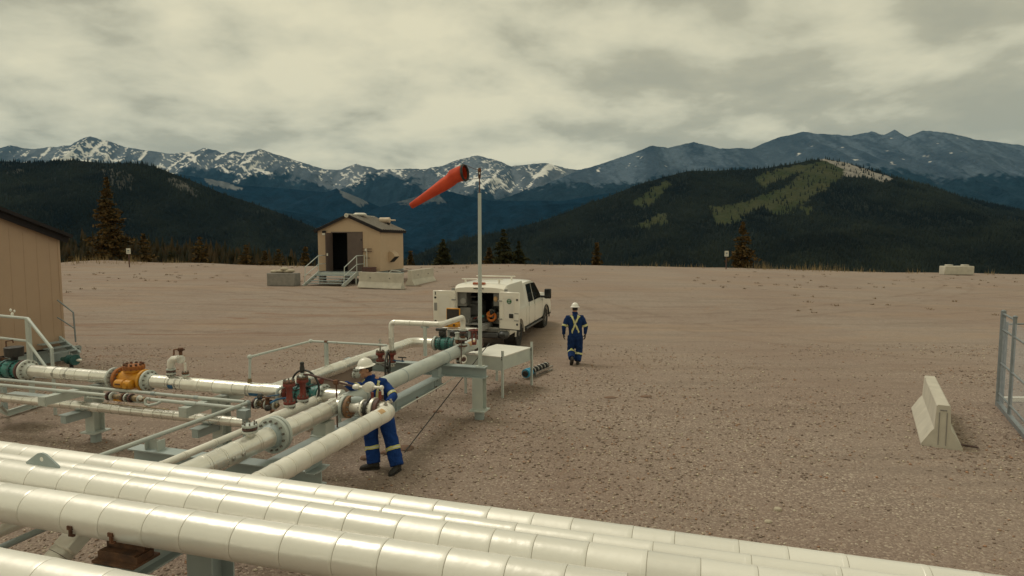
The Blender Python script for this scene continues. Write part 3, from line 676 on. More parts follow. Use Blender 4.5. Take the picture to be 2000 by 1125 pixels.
# painted rear half
e_ = P_main(925)
t = thing('main_pipe', 'pale blue-grey painted pipe with worn spots, ending in a dark flange at the windsock pole', 'pipe', (c.x, c.y, 0))
obj('pipe_barrel', MB().cyl(c, e_, .132, n=32), 'pale_pipe', t)
for px in (704, 785, 868):
    q = P_main(px); obj('weld_band', MB().cyl(q-V*.012, q+V*.012, .1355, n=32), 'steel_paint', t)
obj('end_cap', MB().lathe(e_-V*.01, V, [(0, .132), (.05, .128), (.09, .10)], 28), 'pale_pipe', t); flange(t, e_+V*.13, V, .19, .05, 'brown_steel', 12)
obj('primer_patch', MB().loft([[e_-V*.55 + (V.cross(Z)*math.cos(a_)+Z*math.sin(a_))*.1335 for a_ in [.35+.16*i for i in range(6)]], [e_-V*.12 + (V.cross(Z)*math.cos(a_)+Z*math.sin(a_))*.1335 for a_ in [.25+.16*i for i in range(6)]]], caps=False), mat('primer', (.62, .40, .20), rough=.6, scale=9), t)
# nozzle with stacked flanges
q = P_main(489) + Z*.10
t = thing('vent_nozzle', 'short capped nozzle with rusty flange on the main pipe near its big flange', 'pipe nozzle', (q.x, q.y, ZM))
obj('neck', MB().cyl(q, q+Z*.12, .045, n=16), 'jacket_white', t); flange(t, q+Z*.07, Z, .088, .025, 'flange_paint', 0); flange(t, q+Z*.105, Z, .085, .025, 'brown_steel', 0); flange(t, q+Z*.14, Z, .088, .028, 'pale_pipe', 8)

# slimmer pipe on the left of the main pipe, with the two red valves
n0 = H(400, 873, 1.17); P_n = lambda px: along(n0, V, px)
t = thing('side_pipe', 'slim clad pipe hugging the left side of the main pipe, under the two red valves', 'pipe', (n0.x, n0.y, 0))
clad(t, n0-V*1.1, P_n(478), .042, 'jacket_white', .45, n=20); obj('reducer', MB().lathe(P_n(478), V, [(0, .045), (.25, .075), (.3, .075)], 20), 'jacket_white', t)
clad(t, P_n(478)+V*.3, P_n(612), .075, 'jacket_white', .30, n=24)
q = P_n(612); obj('elbow', MB().tube([q, q+V*.08, q+V*.12-Z*.04, q+V*.13-Z*.12, q+V*.12-Z*.26, q+V*.06-Z*.34, q-U*.08-Z*.38, q-U*.16-Z*.38], .085, 20), 'jacket', t)
obj('joint_body', MB().lathe(q-U*.16-Z*.38, -U, [(0, .06), (.02, .095), (.10, .095), (.16, .06)], 16), 'black_steel', t)
def red_valve(q, h, label, r=.075, topcap=False, name='red_valve'):
    t = thing(name, label, 'valve', (q.x, q.y, q.z), group='red rusty valve bonnets')
    flange(t, q+Z*.02, Z, r*1.12, .03, 'flange_paint', 8)
    flange(t, q+Z*.055, Z, r*1.1, .035, 'red_paint', 8)
    obj('bonnet', MB().lathe(q+Z*.07, Z, [(0, r*.9), (.03, r*.62), (.07, r*.56), (h-.20, r*.56), (h-.15, r*.75), (h-.12, r*1.0)], 20), 'red_paint', t)
    flange(t, q+Z*(h-.055), Z, r*1.15, .045, 'red_paint', 0); f = flange(t, q+Z*(h-.015), Z, r*1.12, .022, 'rust', 8)
    return t
qa = P_n(566)+Z*.075; r1 = red_valve(qa, .37, 'red rusty valve bonnet without a stem, front one of the pair beside the big handwheel')
qb = P_n(592)+Z*.075; r2 = red_valve(qb, .36, 'red valve bonnet topped by a black stem cap, beside the big handwheel')
top = qb+Z*.36
obj('gland', MB().lathe(top, Z, [(0, .05), (.02, .05), (.03, .03), (.06, .028), (.07, .02)], 14), 'flange_paint', r2)
obj('stem_cap', MB().lathe(top+Z*.05, Z, [(0, .018), (.03, .035), (.08, .036), (.13, .026), (.15, .032), (.17, .028)], 10), 'black_steel', r2)
# handwheel valve (teal) between the left pipe and the main pipe
L0 = H(71, 725, ZM); P_L = lambda px: along(L0, U, px)
def ball_valve(pxa, pxb, line, label, r=.17, body=.15, m='teal_paint', fl=(), grp=None, d=U):
    a = line(pxa); b = line(pxb); c = (a+b)/2; t = thing('ball_valve', label, 'valve', (c.x, c.y, 0), group=grp); Lh = (b-a).length/2
    obj('body', MB().lathe(a, d, [(0, body*.9), (.03, body*.92), (Lh*.55, body), (Lh, body*1.05), (Lh*1.45, body), (2*Lh-.03, body*.92), (2*Lh, body*.9)], 28), m, t)
    for s_ in (-1, 1):
        q = c + d*(s_*Lh*.45); f = obj('body_ring', MB().cyl(q-d*.02, q+d*.02, body*1.13, n=28), 'teal_dark', t); obj('bolts', MB().bolts(q, d, body*1.03, 16, .011, .045), 'black_steel', f, kind='stuff')
    return t, a, b, c
g_tv = 'teal ball valves'
tv1, a, b, c = ball_valve(572, 622, P_L, 'teal ball valve with a large black handwheel, left of the worker', group if False else .17, .15, 'teal_paint', grp=g_tv)
flange(tv1, a-U*.05, U, .175, .05, 'red_paint', 12); flange(tv1, b+U*.03, U, .175, .05, 'teal_paint', 12); flange(tv1, b+U*.10, U, .18, .05, 'pale_pipe', 12)
obj('spool', MB().cyl(b+U*.1, b+U*.42, .115, n=24), 'jacket', tv1); obj('gearbox', MB().box(c+Z*.19-V*.02, (.16, .14, .12), (U, V, Z), bev=.02), 'teal_dark', tv1)
obj('shaft', MB().cyl(c+Z*.2-V*.05, c+Z*.2-V*.30, .018, n=10), 'black_steel', tv1); wheel(tv1, D(596, 757, c.y-.20), (V+U*.12).normalized(), .27, r=.016, spokes=4)
obj('shaft_flange', MB().lathe(b+Z*.23-U*.02, U, [(0, .03), (.06, .035), (.07, .055), (.09, .055)], 14), 'red_paint', tv1)
# left long clad pipe, with valve, yellow check valve and blue marks
t = thing('left_pipe', 'shiny clad pipe running left to right behind the small conduits, with a blue mark', 'pipe', (L0.x, L0.y, 0), group='shiny clad pipes on the left')
clad(t, P_L(64), P_L(219), .112, 'jacket', .42); flange(t, P_L(224), U, .185, .045, 'pale_pipe', 12); obj('neck', MB().cyl(P_L(218), P_L(226), .13, n=24), 'flange_paint', t)
flange(t, P_L(55), U, .20, .05, 'flange_paint', 14); obj('neck', MB().lathe(P_L(56), U, [(0, .16), (.06, .13), (.09, .115)], 24), 'flange_paint', t)
for px in (113, 137):
    q = P_L(px); n_ = Vector((U.y, -U.x, 0)); obj('clamp_nut', MB().box(q+n_*.108+Z*.005, (.03, .04, .05), (U, n_, Z)), 'stainless', t)
    obj('clamp_band', MB().cyl(q-U*.01, q+U*.01, .1155, n=28), 'stainless', t)
t = thing('left_pipe', 'shiny clad pipe between the yellow check valve and the corner, marked blue near its end', 'pipe', (P_L(400).x, P_L(400).y, 0), group='shiny clad pipes on the left')
flange(t, P_L(291), U, .185, .045, 'pale_pipe', 12); obj('neck', MB().lathe(P_L(292), U, [(0, .15), (.06, .125), (.09, .115)], 24), 'flange_paint', t)
clad(t, P_L(301), P_L(528), .112, 'jacket', .36)
for px in (337, 350): q = P_L(px); obj('clamp_band', MB().cyl(q-U*.012, q+U*.012, .1165, n=28), 'stainless', t)
def patch(parent, p, d, r, L_, a0, a1, m):
    side = d.cross(Z).normalized(); A_ = [a0+(a1-a0)*i/6 for i in range(7)]
    r0 = [[q + (side*math.cos(x)+Z*math.sin(x))*r for x in A_] for q in (p, p+d*L_)]
    return obj('paint_mark', MB().loft(r0, caps=False), m, parent)
s_ = U.cross(Z).normalized()
patch(t, P_L(337), U, .1175, .10, -.75, -.1, 'blue_mark'); patch(t, P_L(494), U, .1175, .30, -.75, -.25, 'blue_mark')
tv3, a, b, c = ball_valve(4, 44, P_L, 'teal ball valve with rusty flange and black gear drum at the left picture edge', .17, .155, 'teal_paint', grp=g_tv)
flange(tv3, b+U*.045, U, .19, .045, 'brown_steel', 12); flange(tv3, a-U*.03, U, .20, .05, 'rust', 12); obj('spool', MB().cyl(a-U*1.6, a-U*.03, .115, n=24), 'jacket', tv3)
obj('gear_drum', MB().lathe(c+Z*.14+V*.05, Z, [(0, .05), (.08, .06), (.10, .15), (.27, .155), (.28, .13)], 24), 'black_steel', tv3)
obj('saddle_ring', MB().torus(c+Z*.12+U*.02, Z, .12, .02, 24, 6), 'teal_paint', tv3)
obj('lever', MB().tube([c+Z*.38-U*.12, c+Z*.52-U*.12, c+Z*.55+U*.06, c+Z*.50+U*.07], .012, 8), 'rust', tv3)
# yellow check valve
a, b = P_L(236), P_L(284); c = (a+b)/2; n_ = Vector((U.y, -U.x, 0))
yv = thing('check_valve', 'yellow check valve with rusty round cover and cylinder on its side', 'valve', (c.x, c.y, 0))
obj('body', MB().lathe(a, U, [(0, .13), (.08, .15), (.2, .165), ((b-a).length-.08, .15), ((b-a).length, .13)], 28), 'yellow_paint', yv)
flange(yv, a+U*.02, U, .20, .06, 'rust_orange', 14); flange(yv, b-U*.0, U, .19, .05, 'yellow_paint', 12)
obj('cover_neck', MB().lathe(c+Z*.08+U*.03, Z, [(0, .13), (.05, .13), (.07, .16), (.11, .16)], 24), 'yellow_paint', yv)
f = obj('cover', MB().lathe(c+Z*.19+U*.03, Z, [(0, .175), (.06, .175), (.065, .16), (.08, .06), (.085, .02)], 28), 'rust_orange', yv); obj('bolts', MB().bolts(c+Z*.235+U*.03, Z, .145, 12, .02, .055), 'rust', f, kind='stuff')
q = c+n_*.19-Z*.04; obj('damper_cylinder', MB().lathe(q-U*.17, U, [(0, .04), (.03, .075), (.20, .08), (.21, .065), (.25, .065), (.26, .085), (.36, .08), (.38, .05)], 20), 'yellow_paint', yv)
obj('name_plate', MB().box(q+n_*.08-U*.04+Z*.01, (.12, .006, .025), (U, n_, Z)), 'rust', yv); obj('bracket', MB().box(q-Z*.10, (.12, .07, .10), (U, n_, Z)), 'black_steel', yv)
obj('arm_boss', MB().cyl(q+U*.13, q+U*.13+n_*.1, .05, n=14), 'yellow_paint', yv)
# pipe that leaves the corner and runs back
c0 = P_L(531)
P_3 = lambda px: along(c0, V, px)
t = thing('return_pipe', 'shiny clad pipe running back from the corner above the brown board', 'pipe', (c0.x, c0.y, 0))
obj('tee', MB().cyl(c0-U*.16, c0+U*.26, .122, n=28).cyl(c0, c0+V*.3, .120, n=28), 'jacket', t)
e3 = P_3(794); clad(t, c0+V*.3, e3, .112, 'jacket', .45)
k3 = e3+V*.28; e4 = along(k3, U, 846); elbow(t, e3, k3, k3+U*.3, .116); clad(t, k3+U*.3, e4, .112, 'jacket', .5)
L3 = lambda px: along(k3, U, px)
tv2, a, b, c = ball_valve(853, 884, L3, 'teal ball valve at the far end of the pipes, below the yellow case', .15, .145, 'teal_paint', grp=g_tv)
flange(tv2, a-U*.03, U, .17, .05, 'pale_pipe', 12); flange(tv2, b+U*.03, U, .165, .05, 'teal_dark', 12); obj('spool', MB().cyl(b, b+U*.35, .11, n=20), 'pale_pipe', tv2)
obj('gear_drum', MB().box(c+Z*.24-U*.05, (.16, .15, .14), (U, V, Z), bev=.03).cyl(c+Z*.12, c+Z*.2, .05, n=12), 'black_steel', tv2)
obj('control_head', MB().box(c+Z*.33-U*.08, (.26, .12, .07), (U, V, Z), bev=.02), 'black_steel', tv2)
# brown board under the return pipe
a = P_3(600); b = P_3(722)
o = obj('board', MB().box((a+b)/2 - Z*.36-U*.02, ((b-a).length, .03, .46), (V, U, Z)), 'board_brown', loc=(a.x, a.y, 0)); meta(o, 'brown flat board standing on edge under the long return pipe', 'board')
for k in range(3):
    q = a+(b-a)*(.1+.4*k); o2 = obj('stake', MB().box(Vector((q.x, q.y, .36))-U*.06, (.05, .05, .72), (V, U, Z)), 'steel_paint', None, loc=(q.x, q.y, 0)); meta(o2, ['short grey stake holding the near end of the brown board', 'short grey stake behind the middle of the brown board', 'short grey stake at the far end of the brown board'][k], 'stake', 'stakes behind the brown board')
# front pipe, its elbow and the flanged valve in front of the worker
f0 = H(640, 870, 1.22); P_f = lambda px: along(f0, V, px)
t = thing('front_pipe', 'white clad pipe with an orange stain, running up to the worker', 'pipe', (f0.x, f0.y, 0))
e5 = P_f(750); cs = H(500, 940, 1.12); cs = along(f0, V, 470)
clad(t, cs, e5, .112, 'jacket_white', .25, bead=.005)
k5 = e5+V*.20; xe = k5-U*.17
elbow(t, e5, k5, xe, .115, 'jacket_white')
patch(t, P_f(731), V, .1165, .16, .7, 1.35, MATS['primer'])
for q in (e5+Z*.105+V*.05, e5+Z*.105+V*.2): obj('jacket_stud', MB().cyl(q, q+Z*.06, .016, n=8).cyl(q+Z*.01, q+Z*.03, .03, n=6), 'stainless', t)
X_ = lambda s: xe-U*s*1.0
vb = thing('flanged_valve', 'flanged valve with brown and cream flanges joining the main pipe to the front pipe elbow', 'valve', (xe.x, xe.y, 0))
flange(vb, X_(.02), U, .165, .05, 'brown_steel', 12); flange(vb, X_(.09), U, .165, .045, 'jacket_white', 0)
flange(vb, X_(.20), U, .12, .05, 'black_steel', 10); flange(vb, X_(.26), U, .125, .03, 'jacket_white', 10)
obj('body', MB().lathe(X_(.46), U, [(0, .075), (.05, .07), (.16, .085), (.20, .10), (.37, .085)], 20), 'jacket_white', vb)
flange(vb, X_(.49), U, .16, .045, mat('tan_flange', (.30, .17, .09), (.18, .10, .06), rough=.7, scale=9), 12); flange(vb, X_(.56), U, .165, .045, 'pale_pipe', 12); obj('spool', MB().cyl(X_(.55), X_(.80), .105, n=24), 'jacket', vb)
obj('stem', MB().cyl(X_(.12)+Z*.05, X_(.12)+Z*.24, .022, n=8), 'red_paint', vb); obj('stem', MB().cyl(X_(.0)+Z*.05, X_(.0)+Z*.26, .022, n=8), 'red_paint', vb)
obj('grey_stub', MB().lathe(X_(.42)+Z*.10-U*.04, (U*.9+V*.4), [(0, .05), (.1, .055), (.16, .04)], 14), 'steel_paint', vb)
t = thing('grey_tube', 'slim pale tube bending from the ground side of the corner up along the return pipe', 'pipe', tuple(H(541, 785, 1.0)))
ya = 9.35
obj('tube', MB().tube([D(541, 792, ya), D(541, 766, ya), D(543, 761, ya+.01), D(549, 757, ya+.05), D(594, 744, ya+.35)], .024, 12), 'pale_pipe', t)
t = thing('blue_handle_valve', 'small valve with a long blue lever in front of the front red valve', 'valve', tuple(H(531, 800, 1.1)))
q = D(532, 806, 8.5); obj('body', MB().lathe(q-Z*.12, Z, [(0, .035), (.05, .045), (.10, .05), (.12, .03), (.16, .03)], 12), 'rust', t); obj('lever', MB().tube([D(528, 787, 8.5), D(541, 780, 8.6), D(560, 777, 8.8)], [.014, .016, .012], 8), 'blue_mark', t); obj('side_cap', MB().ell(D(523, 797, 8.5), (.05, .04, .045), 10, 7), 'black_steel', t)
t = thing('bolted_fitting', 'white bolted fitting behind the worker’s face at the end of the brown board', 'fitting', tuple(H(697, 735, 1.2)))
q = D(697, 730, 11.2); obj('body', MB().ell(q, (.07, .05, .09), 12, 8), 'flange_paint', t); flange(t, q+Z*.08, Z, .065, .022, 'flange_paint', 8); flange(t, q-U*.05-Z*.02, U, .07, .025, 'flange_paint', 8)
# small bypass line above it
qa = qb+Z*.40+U*.03; j1 = D(696, 756, 8.75); j2 = D(721, 756, 8.68); j3 = D(744, 757, 8.6)
t = thing('bypass_line', 'thin rusty line from the red valve to a white box before the worker', 'pipe', (qa.x, qa.y, 0))
obj('thin_pipe', MB().tube([qa-U*.05, qa+U*.1, j1], .015, 10), 'brown_steel', t, part_label='rusty brown thin pipe')
obj('union', MB().lathe(j1-U*.05, (j2-j1), [(0, .028), (.03, .04), (.08, .04), (.10, .025)], 12), 'jacket_white', t)
obj('thin_pipe', MB().tube([j1, j2, j3-U*.02, j3+U*.015-Z*.02, j3+U*.02-Z*.10], .020, 10), 'jacket_white', t, part_label='white thin pipe')
obj('junction_box', MB().lathe(j2-V*.05, V, [(0, .05), (.01, .075), (.09, .075), (.10, .05)], 12).box(j2, (.19, .06, .05), (U, V, Z)), 'jacket_white', t)
obj('elbow', MB().ell(j3+U*.01, (.035, .035, .035)), 'jacket_white', t)
obj('thin_pipe', MB().tube([j3+U*.02-Z*.09, j3+U*.02-Z*.27], .018, 10), 'rust', t, part_label='short rusty drop pipe')
k_ = j1 + (qa-j1)*.38; obj('clamp', MB().box(k_, (.07, .07, .07), (U, V, Z), bev=.01), 'rust', t); obj('support_rod', MB().cyl(k_, Vector((k_.x, k_.y, .80)), .011, n=8), 'rust', t)
# tubing hoop over the left group
a = P_L(488); s0 = a+Z*.11
ha = D(488, 697, a.y); hb = along(ha, V, 607); hc = along(hb, U, 637); hd = along(hb, U, 756)
t = thing('tubing_hoop', 'slim grey tube rising from the left pipe and bending round towards the red valve', 'pipe', (a.x, a.y, 0))
obj('tube', MB().tube([s0, ha-Z*.04, ha-Z*.01+V*.01, ha+V*.04, hb-V*.05, hb-V*.012+U*.012, hb+U*.05, hd], .020, 12), 'pale_pipe', t)
for q in (ha, hb): obj('fitting', MB().ell(q, (.042, .042, .038)), 'pale_pipe', t)
obj('fitting', MB().cyl(hc-U*.03, hc+U*.03, .03, n=10), 'rust', t); obj('post', MB().box(hc+Z*(-hc.z/2+.25), (.055, .055, hc.z-.5), (U, V, Z)), 'pale_pipe', t)
obj('clamp', MB().cyl(s0-Z*.02, s0+Z*.07, .032, n=10), 'brass', t); obj('clamp', MB().lathe(s0+Z*.02, V, [(-.04, .015), (.04, .015)], 8), 'brass', t); obj('pipe_strap', MB().cyl(a-U*.02, a+U*.02, .118, n=28), 'stainless', t)
# short vertical pipe arch near the windsock
q = H(765, 713, 1.07)
t = red_valve(q+Z*.02, .27, 'red valve bonnet carrying the tall pipe arch, right one behind the worker', r=.08)
dz = 1.95
obj('stub', MB().cyl(q-Z*.02, q+Z*.05, .07, n=14), 'jacket_white', t)
t2 = red_valve(H(743, 711, 1.07)+Z*.02, .25, 'red valve bonnet topped by a small needle valve, left one behind the worker', r=.08)
q2 = H(743, 711, 1.07)+Z*.28; obj('needle_valve', MB().cyl(q2, q2+Z*.16, .018, n=8).box(q2+Z*.13, (.09, .04, .045), (U, V, Z)).cyl(q2+Z*.15, q2+Z*.25, .012, n=6).box(q2+Z*.21, (.07, .02, .02), (U, V, Z)), 'stainless', t2)
wheel(t2, D(757, 717, 11.7), (U+V*.35).normalized(), .29, r=.016, spokes=5); obj('shaft', MB().cyl(D(757, 717, 11.7), D(747, 713, 11.9), .02, n=8), 'black_steel', t2)
obj('blue_lever', MB().box(q+U*.14-V*.02+Z*.10, (.30, .03, .02), (U, V, Z)), 'blue_mark', t); obj('handle_post', MB().cyl(q+U*.24+Z*.08, q+U*.24+Z*.17, .012, n=6).cyl(q+U*.15+Z*.17, q+U*.33+Z*.17, .014, n=6), 'black_steel', t)
b0 = q+Z*.30; b1 = Vector((q.x, q.y, dz)); b2 = along(b1, U, 862); b3 = along(b2, V, 904)
t = thing('pipe_arch', 'clad pipe arch that rises and turns level past the yellow case', 'pipe', (q.x, q.y, 0))
clad(t, b0, b1-Z*.10, .055, 'jacket', .28, n=20); elbow(t, b1-Z*.10, b1, b1+U*.10, .058)
clad(t, b1+U*.10, b2-U*.05, .055, 'jacket_white', .3, n=20); elbow(t, b2-U*.05, b2, b2+V*.08, .057, 'jacket_white'); clad(t, b2+V*.08, b3-V*.10, .055, 'jacket_white', .4, n=20)
elbow(t, b3-V*.10, b3, b3-Z*.12, .062, 'jacket_white'); obj('drop', MB().cyl(b3-Z*.11, b3-Z*.25, .055, n=20), 'jacket_white', t); flange(t, b3-Z*.27, Z, .085, .03, 'flange_paint', 0)
b4 = along(b1, U, 830); obj('angle_post', MB().box(Vector((b4.x, b4.y, 1.60)), (.055, .055, .60), (U, V, Z)), 'pale_pipe', t); obj('bracket', MB().box(b4-Z*.07, (.16, .04, .03), (U, V, Z)), 'steel_paint', t)
# rusty valve stack
g = P_main(893)
sx_ = Vector((b3.x, b3.y, 0))
t = thing('valve_stack', 'stack of rusty and cream flanges under the end of the pipe arch', 'valve', (sx_.x, sx_.y, 0))
zz = dz-.31
for k, (r_, m_, h_) in enumerate(((.075, 'brown_steel', .03), (.035, 'black_steel', .05), (.05, 'rust', .05), (.085, 'flange_paint', .025), (.09, 'brown_steel', .025), (.04, 'black_steel', .05), (.095, 'flange_paint', .03), (.095, 'rust', .03), (.06, 'flange_paint', .07))):
    obj('stack_ring', MB().cyl(sx_+Z*(zz-h_), sx_+Z*zz, r_, n=20), m_, t); zz -= h_+.004
obj('side_body', MB().lathe(sx_+Z*(dz-.52)-U*.16, U, [(0, .06), (.05, .075), (.10, .04), (.16, .04)], 14), 'rust', t); obj('side_body', MB().lathe(sx_+Z*(dz-.42)-U*.13-Z*.06, Z, [(0, .07), (.03, .07), (.035, .045), (.12, .045), (.125, .06), (.15, .06)], 14), 'flange_paint', t)
obj('thin_rod', MB().cyl(sx_+Z*(dz-.5)-V*.1, sx_+Z*.9-V*.1, .010, n=6), 'brown_steel', t)
# red yoke valve beside it
g = H(926, 668, 1.33)
t = thing('yoke_valve', 'small red yoke valve standing on the main pipe end just left of the windsock pole', 'valve', (g.x, g.y, 1.2))
obj('yoke', MB().box(g+Z*.10-U*.045, (.02, .04, .22), (U, V, Z)).box(g+Z*.10+U*.045, (.02, .04, .22), (U, V, Z)).box(g+Z*.21, (.12, .05, .03), (U, V, Z)).cyl(g-Z*.06, g, .05, n=12), 'red_paint', t); wheel(t, g+Z*.27, Z, .12, 'red_paint', .012, 4, .02)
# flange cluster hanging under the main pipe
g = H(901, 702, 1.0)
t = thing('drain_valve', 'small rusty drain valve with a white ring flange hanging below the main pipe', 'valve', (g.x, g.y, .7))
for k, (dz_, r_, m_) in enumerate(((.10, .06, 'brown_steel'), (.06, .075, 'flange_paint'), (.02, .085, 'rust'), (-.03, .08, 'flange_paint'), (-.07, .06, 'black_steel'))): obj('flange', MB().cyl(g+Z*(dz_-.015)-U*.05, g+Z*(dz_+.015)-U*.05, r_, n=18), m_, t)
obj('ring_flange', MB().torus(g+U*.07+Z*.02-V*.08, (U-V*.6), .075, .03, 24, 8), 'jacket_white', t); obj('ring_core', MB().cyl(g+U*.00+Z*.02, g+U*.09+Z*.02-V*.08, .055, n=14), 'brown_steel', t)
# ------------------------------------------------------------------ steel frames, conduits and small lines
ZB = .88
bm0 = P_main(640); bm0 = Vector((bm0.x, bm0.y, ZB))
bq = lambda px: along(Vector((bm0.x, bm0.y, ZB)), V, px)
a1 = H(262, 872, .93); A1 = lambda px: along(a1, U, px)
t = thing('pipe_support_beam', 'long grey beam lying under the main pipe, from the near cross beam to the far post', 'steel beam', (bm0.x, bm0.y, 0))
nearA = A1(520); far = bq(862)
nb_ = Vector((bm0.x, bm0.y, ZB)) - V*((bm0-nearA).dot(V)-.06)
obj('beam', MB().ibeam(nb_, far, .20, .20), 'steel_paint', t)
for k in range(3):
    q = nb_ + (far-nb_)*(.30+.3*k); obj('stiffener', MB().box(q+V.cross(Z)*.09-Z*.10, (.012, .02, .20), (V, V.cross(Z), Z)), 'steel_paint', t)
s0_ = V.cross(Z)
obj('cable_tube', MB().tube([bq(765)+s0_*.17-Z*.14, bq(832)+s0_*.17-Z*.14, far+s0_*.17-Z*.12+V*.3], .012, 8), 'jacket_white', t)
for px in (800, 838): q = bq(px)+s0_*.15-Z*.15; obj('hanger', MB().cyl(q-Z*.06, q+Z*.05, .010, n=6).box(q+Z*.03, (.05, .03, .01), (V, s0_, Z)), 'brown_steel', t)
for px, nm in ((632, 'saddle'), (708, 'saddle')):
    q = P_main(px); obj(nm, MB().box(Vector((q.x, q.y, (ZB+1.07)/2)), (.22, .20, 1.07-ZB), (V, U, Z)).box(Vector((q.x, q.y, ZB+.008)), (.30, .26, .016), (V, U, Z)), 'pale_pipe', t)
t = thing('cross_beam', 'near grey cross beam carrying the three pipes just behind the header rack', 'steel beam', (a1.x, a1.y, 0))
obj('beam', MB().ibeam(A1(262), A1(628), .20, .20), 'steel_paint', t)
for px, w_ in ((452, .30), (612, .26)):
    q = A1(px); top_ = 1.075 if px < 500 else 1.108
    obj('saddle', MB().channel(q-V*.16+Z*(top_-.93), q+V*.16+Z*(top_-.93), top_-.93, .12, .01), 'steel_paint', t)
q = A1(566); mb = MB(); 
for s_ in (-.12, .12): mb.box(Vector((q.x, q.y, .365))+V*s_, (.22, .014, .73), (U, V, Z))
mb.box(Vector((q.x, q.y, .365)), (.012, .24, .73), (U, V, Z)); obj('column', mb, 'steel_paint', t); obj('base_plate', MB().box(Vector((q.x, q.y, .02)), (.4, .4, .04), (U, V, Z)), 'steel_paint', t)
q = A1(303); obj('conduit_bracket', MB().box(q+Z*.065, (.20, .012, .13), (U, V, Z)).box(q+Z*.065-U*.1, (.012, .12, .13), (U, V, Z)).box(q+Z*.065+U*.1, (.012, .12, .13), (U, V, Z)), 'pale_pipe', t)
# far cross beam with post
a2 = H(940, 716, 1.07); A2 = lambda px: along(a2, U, px)
t = thing('cross_beam', 'far grey cross beam on a post, carrying the windsock pole and the painted pipe', 'steel beam', (a2.x, a2.y, 0))
obj('beam', MB().ibeam(A2(676), A2(950), .22, .22), 'steel_paint', t)
def pile_post(parent, q, top, ax=U, w_=.22, d=.22, plate=.18, pr=.10):
    mb = MB(); x, y = ax, ax.cross(Z)
    for s_ in (-1, 1): mb.box(Vector((q.x, q.y, (top+plate)/2))+y*(s_*d/2), (w_, .014, top-plate), (x, y, Z))
    mb.box(Vector((q.x, q.y, (top+plate)/2)), (.012, d, top-plate), (x, y, Z)); obj('column', mb, 'pale_pipe', parent)
    obj('cap_plate', MB().box(Vector((q.x, q.y, plate)), (.34, .34, .022), (x, y, Z)), 'pale_pipe', parent)
    obj('pile', MB().cyl(Vector((q.x, q.y, -.1)), Vector((q.x, q.y, plate-.012)), pr, n=20), 'steel_paint', parent)
pile_post(t, A2(936)-V*0, .85, U)
q = bq(853); obj('hanger_bracket', MB().box(Vector((q.x, q.y, .93)), (.14, .16, .24), (U, V, Z)), 'steel_paint', t)
# windsock
pb = A2(938)
wt = thing('windsock', 'orange windsock blowing left from the tip of a thin pale pole', 'windsock', (pb.x, pb.y, 1.07))
ztop = D(938, 377, pb.y).z; zr_ = D(937, 348, pb.y).z; zt = D(937, 326, pb.y).z
obj('pole', MB().cyl(pb, Vector((pb.x, pb.y, ztop)), .040, .034, n=20), 'pale_pipe', wt); obj('foot_plate', MB().box(pb+Z*.008, (.16, .16, .016), (U, V, Z)), 'pale_pipe', wt)
P0 = Vector((pb.x, pb.y, 0))
obj('top_rod', MB().cyl(P0+Z*ztop, P0+Z*zr_, .012, n=8), 'brown_steel', wt)
obj('bearing', MB().lathe(P0+Z*zr_, Z, [(0, .022), (.02, .028), (.12, .028), (.13, .036), (.18, .034), (.20, .02)], 12), 'rust', wt)
obj('label_plate', MB().box(P0+Z*(zr_+.09)-V*.03+U*.012, (.02, .004, .035), (U, V, Z)), 'jacket_white', wt)
Yp = pb.y; rc = D(909, 337, Yp-.10); nr_ = Vector((.92, -.38, .10)).normalized()
rg = obj('mouth_ring', MB().torus(rc, nr_, .150, .010, 32, 8), 'black_steel', wt)
obj('mouth_cuff', MB().torus(rc-nr_*.02, nr_, .152, .020, 32, 6), 'black_steel', wt)
for s_ in (1, -1):
    obj('stay', MB().cyl(rc+Z*(.145*s_), P0+Z*(zr_+(.14 if s_ > 0 else .0)), .005, n=5), 'brown_steel', wt)
mat('windsock_cloth', (.62, .072, .022), (.50, .05, .018), rough=.75, scale=5, bump=.25, bscale=14)
pts = [rc-nr_*.02, D(897, 340, Yp), D(886, 345, Yp+.05), D(880, 352, Yp+.07), D(868, 360, Yp+.1), D(845, 375, Yp+.15), D(822, 390, Yp+.2), D(803, 402, Yp+.25)]
rad = [.150, .150, .142, .128, .125, .098, .078, .062]
x, y = nr_.cross(Z).normalized(), None; rings = []
for i, (p, r_) in enumerate(zip(pts, rad)):
    a = pts[max(i-1, 0)]; b = pts[min(i+1, len(pts)-1)]; tdir = (a-b).normalized() if i else nr_
    xx = tdir.cross(Z).normalized(); yy = xx.cross(tdir).normalized()
    rings.append([p + xx*(r_*math.cos(2*math.pi*k/28)*(1+.03*math.sin(5*k+i))) + yy*(r_*math.sin(2*math.pi*k/28)*(1+.025*math.cos(3*k+2*i))) for k in range(28)])
sock = obj('sock', MB().loft(rings, caps=False), 'windsock_cloth', wt)
md = sock.modifiers.new('thick', 'SOLIDIFY'); md.thickness = .004
obj('seam_band', MB().torus(pts[2], (pts[2]-pts[4]).normalized(), .138, .005, 28, 6), 'red_paint', wt)

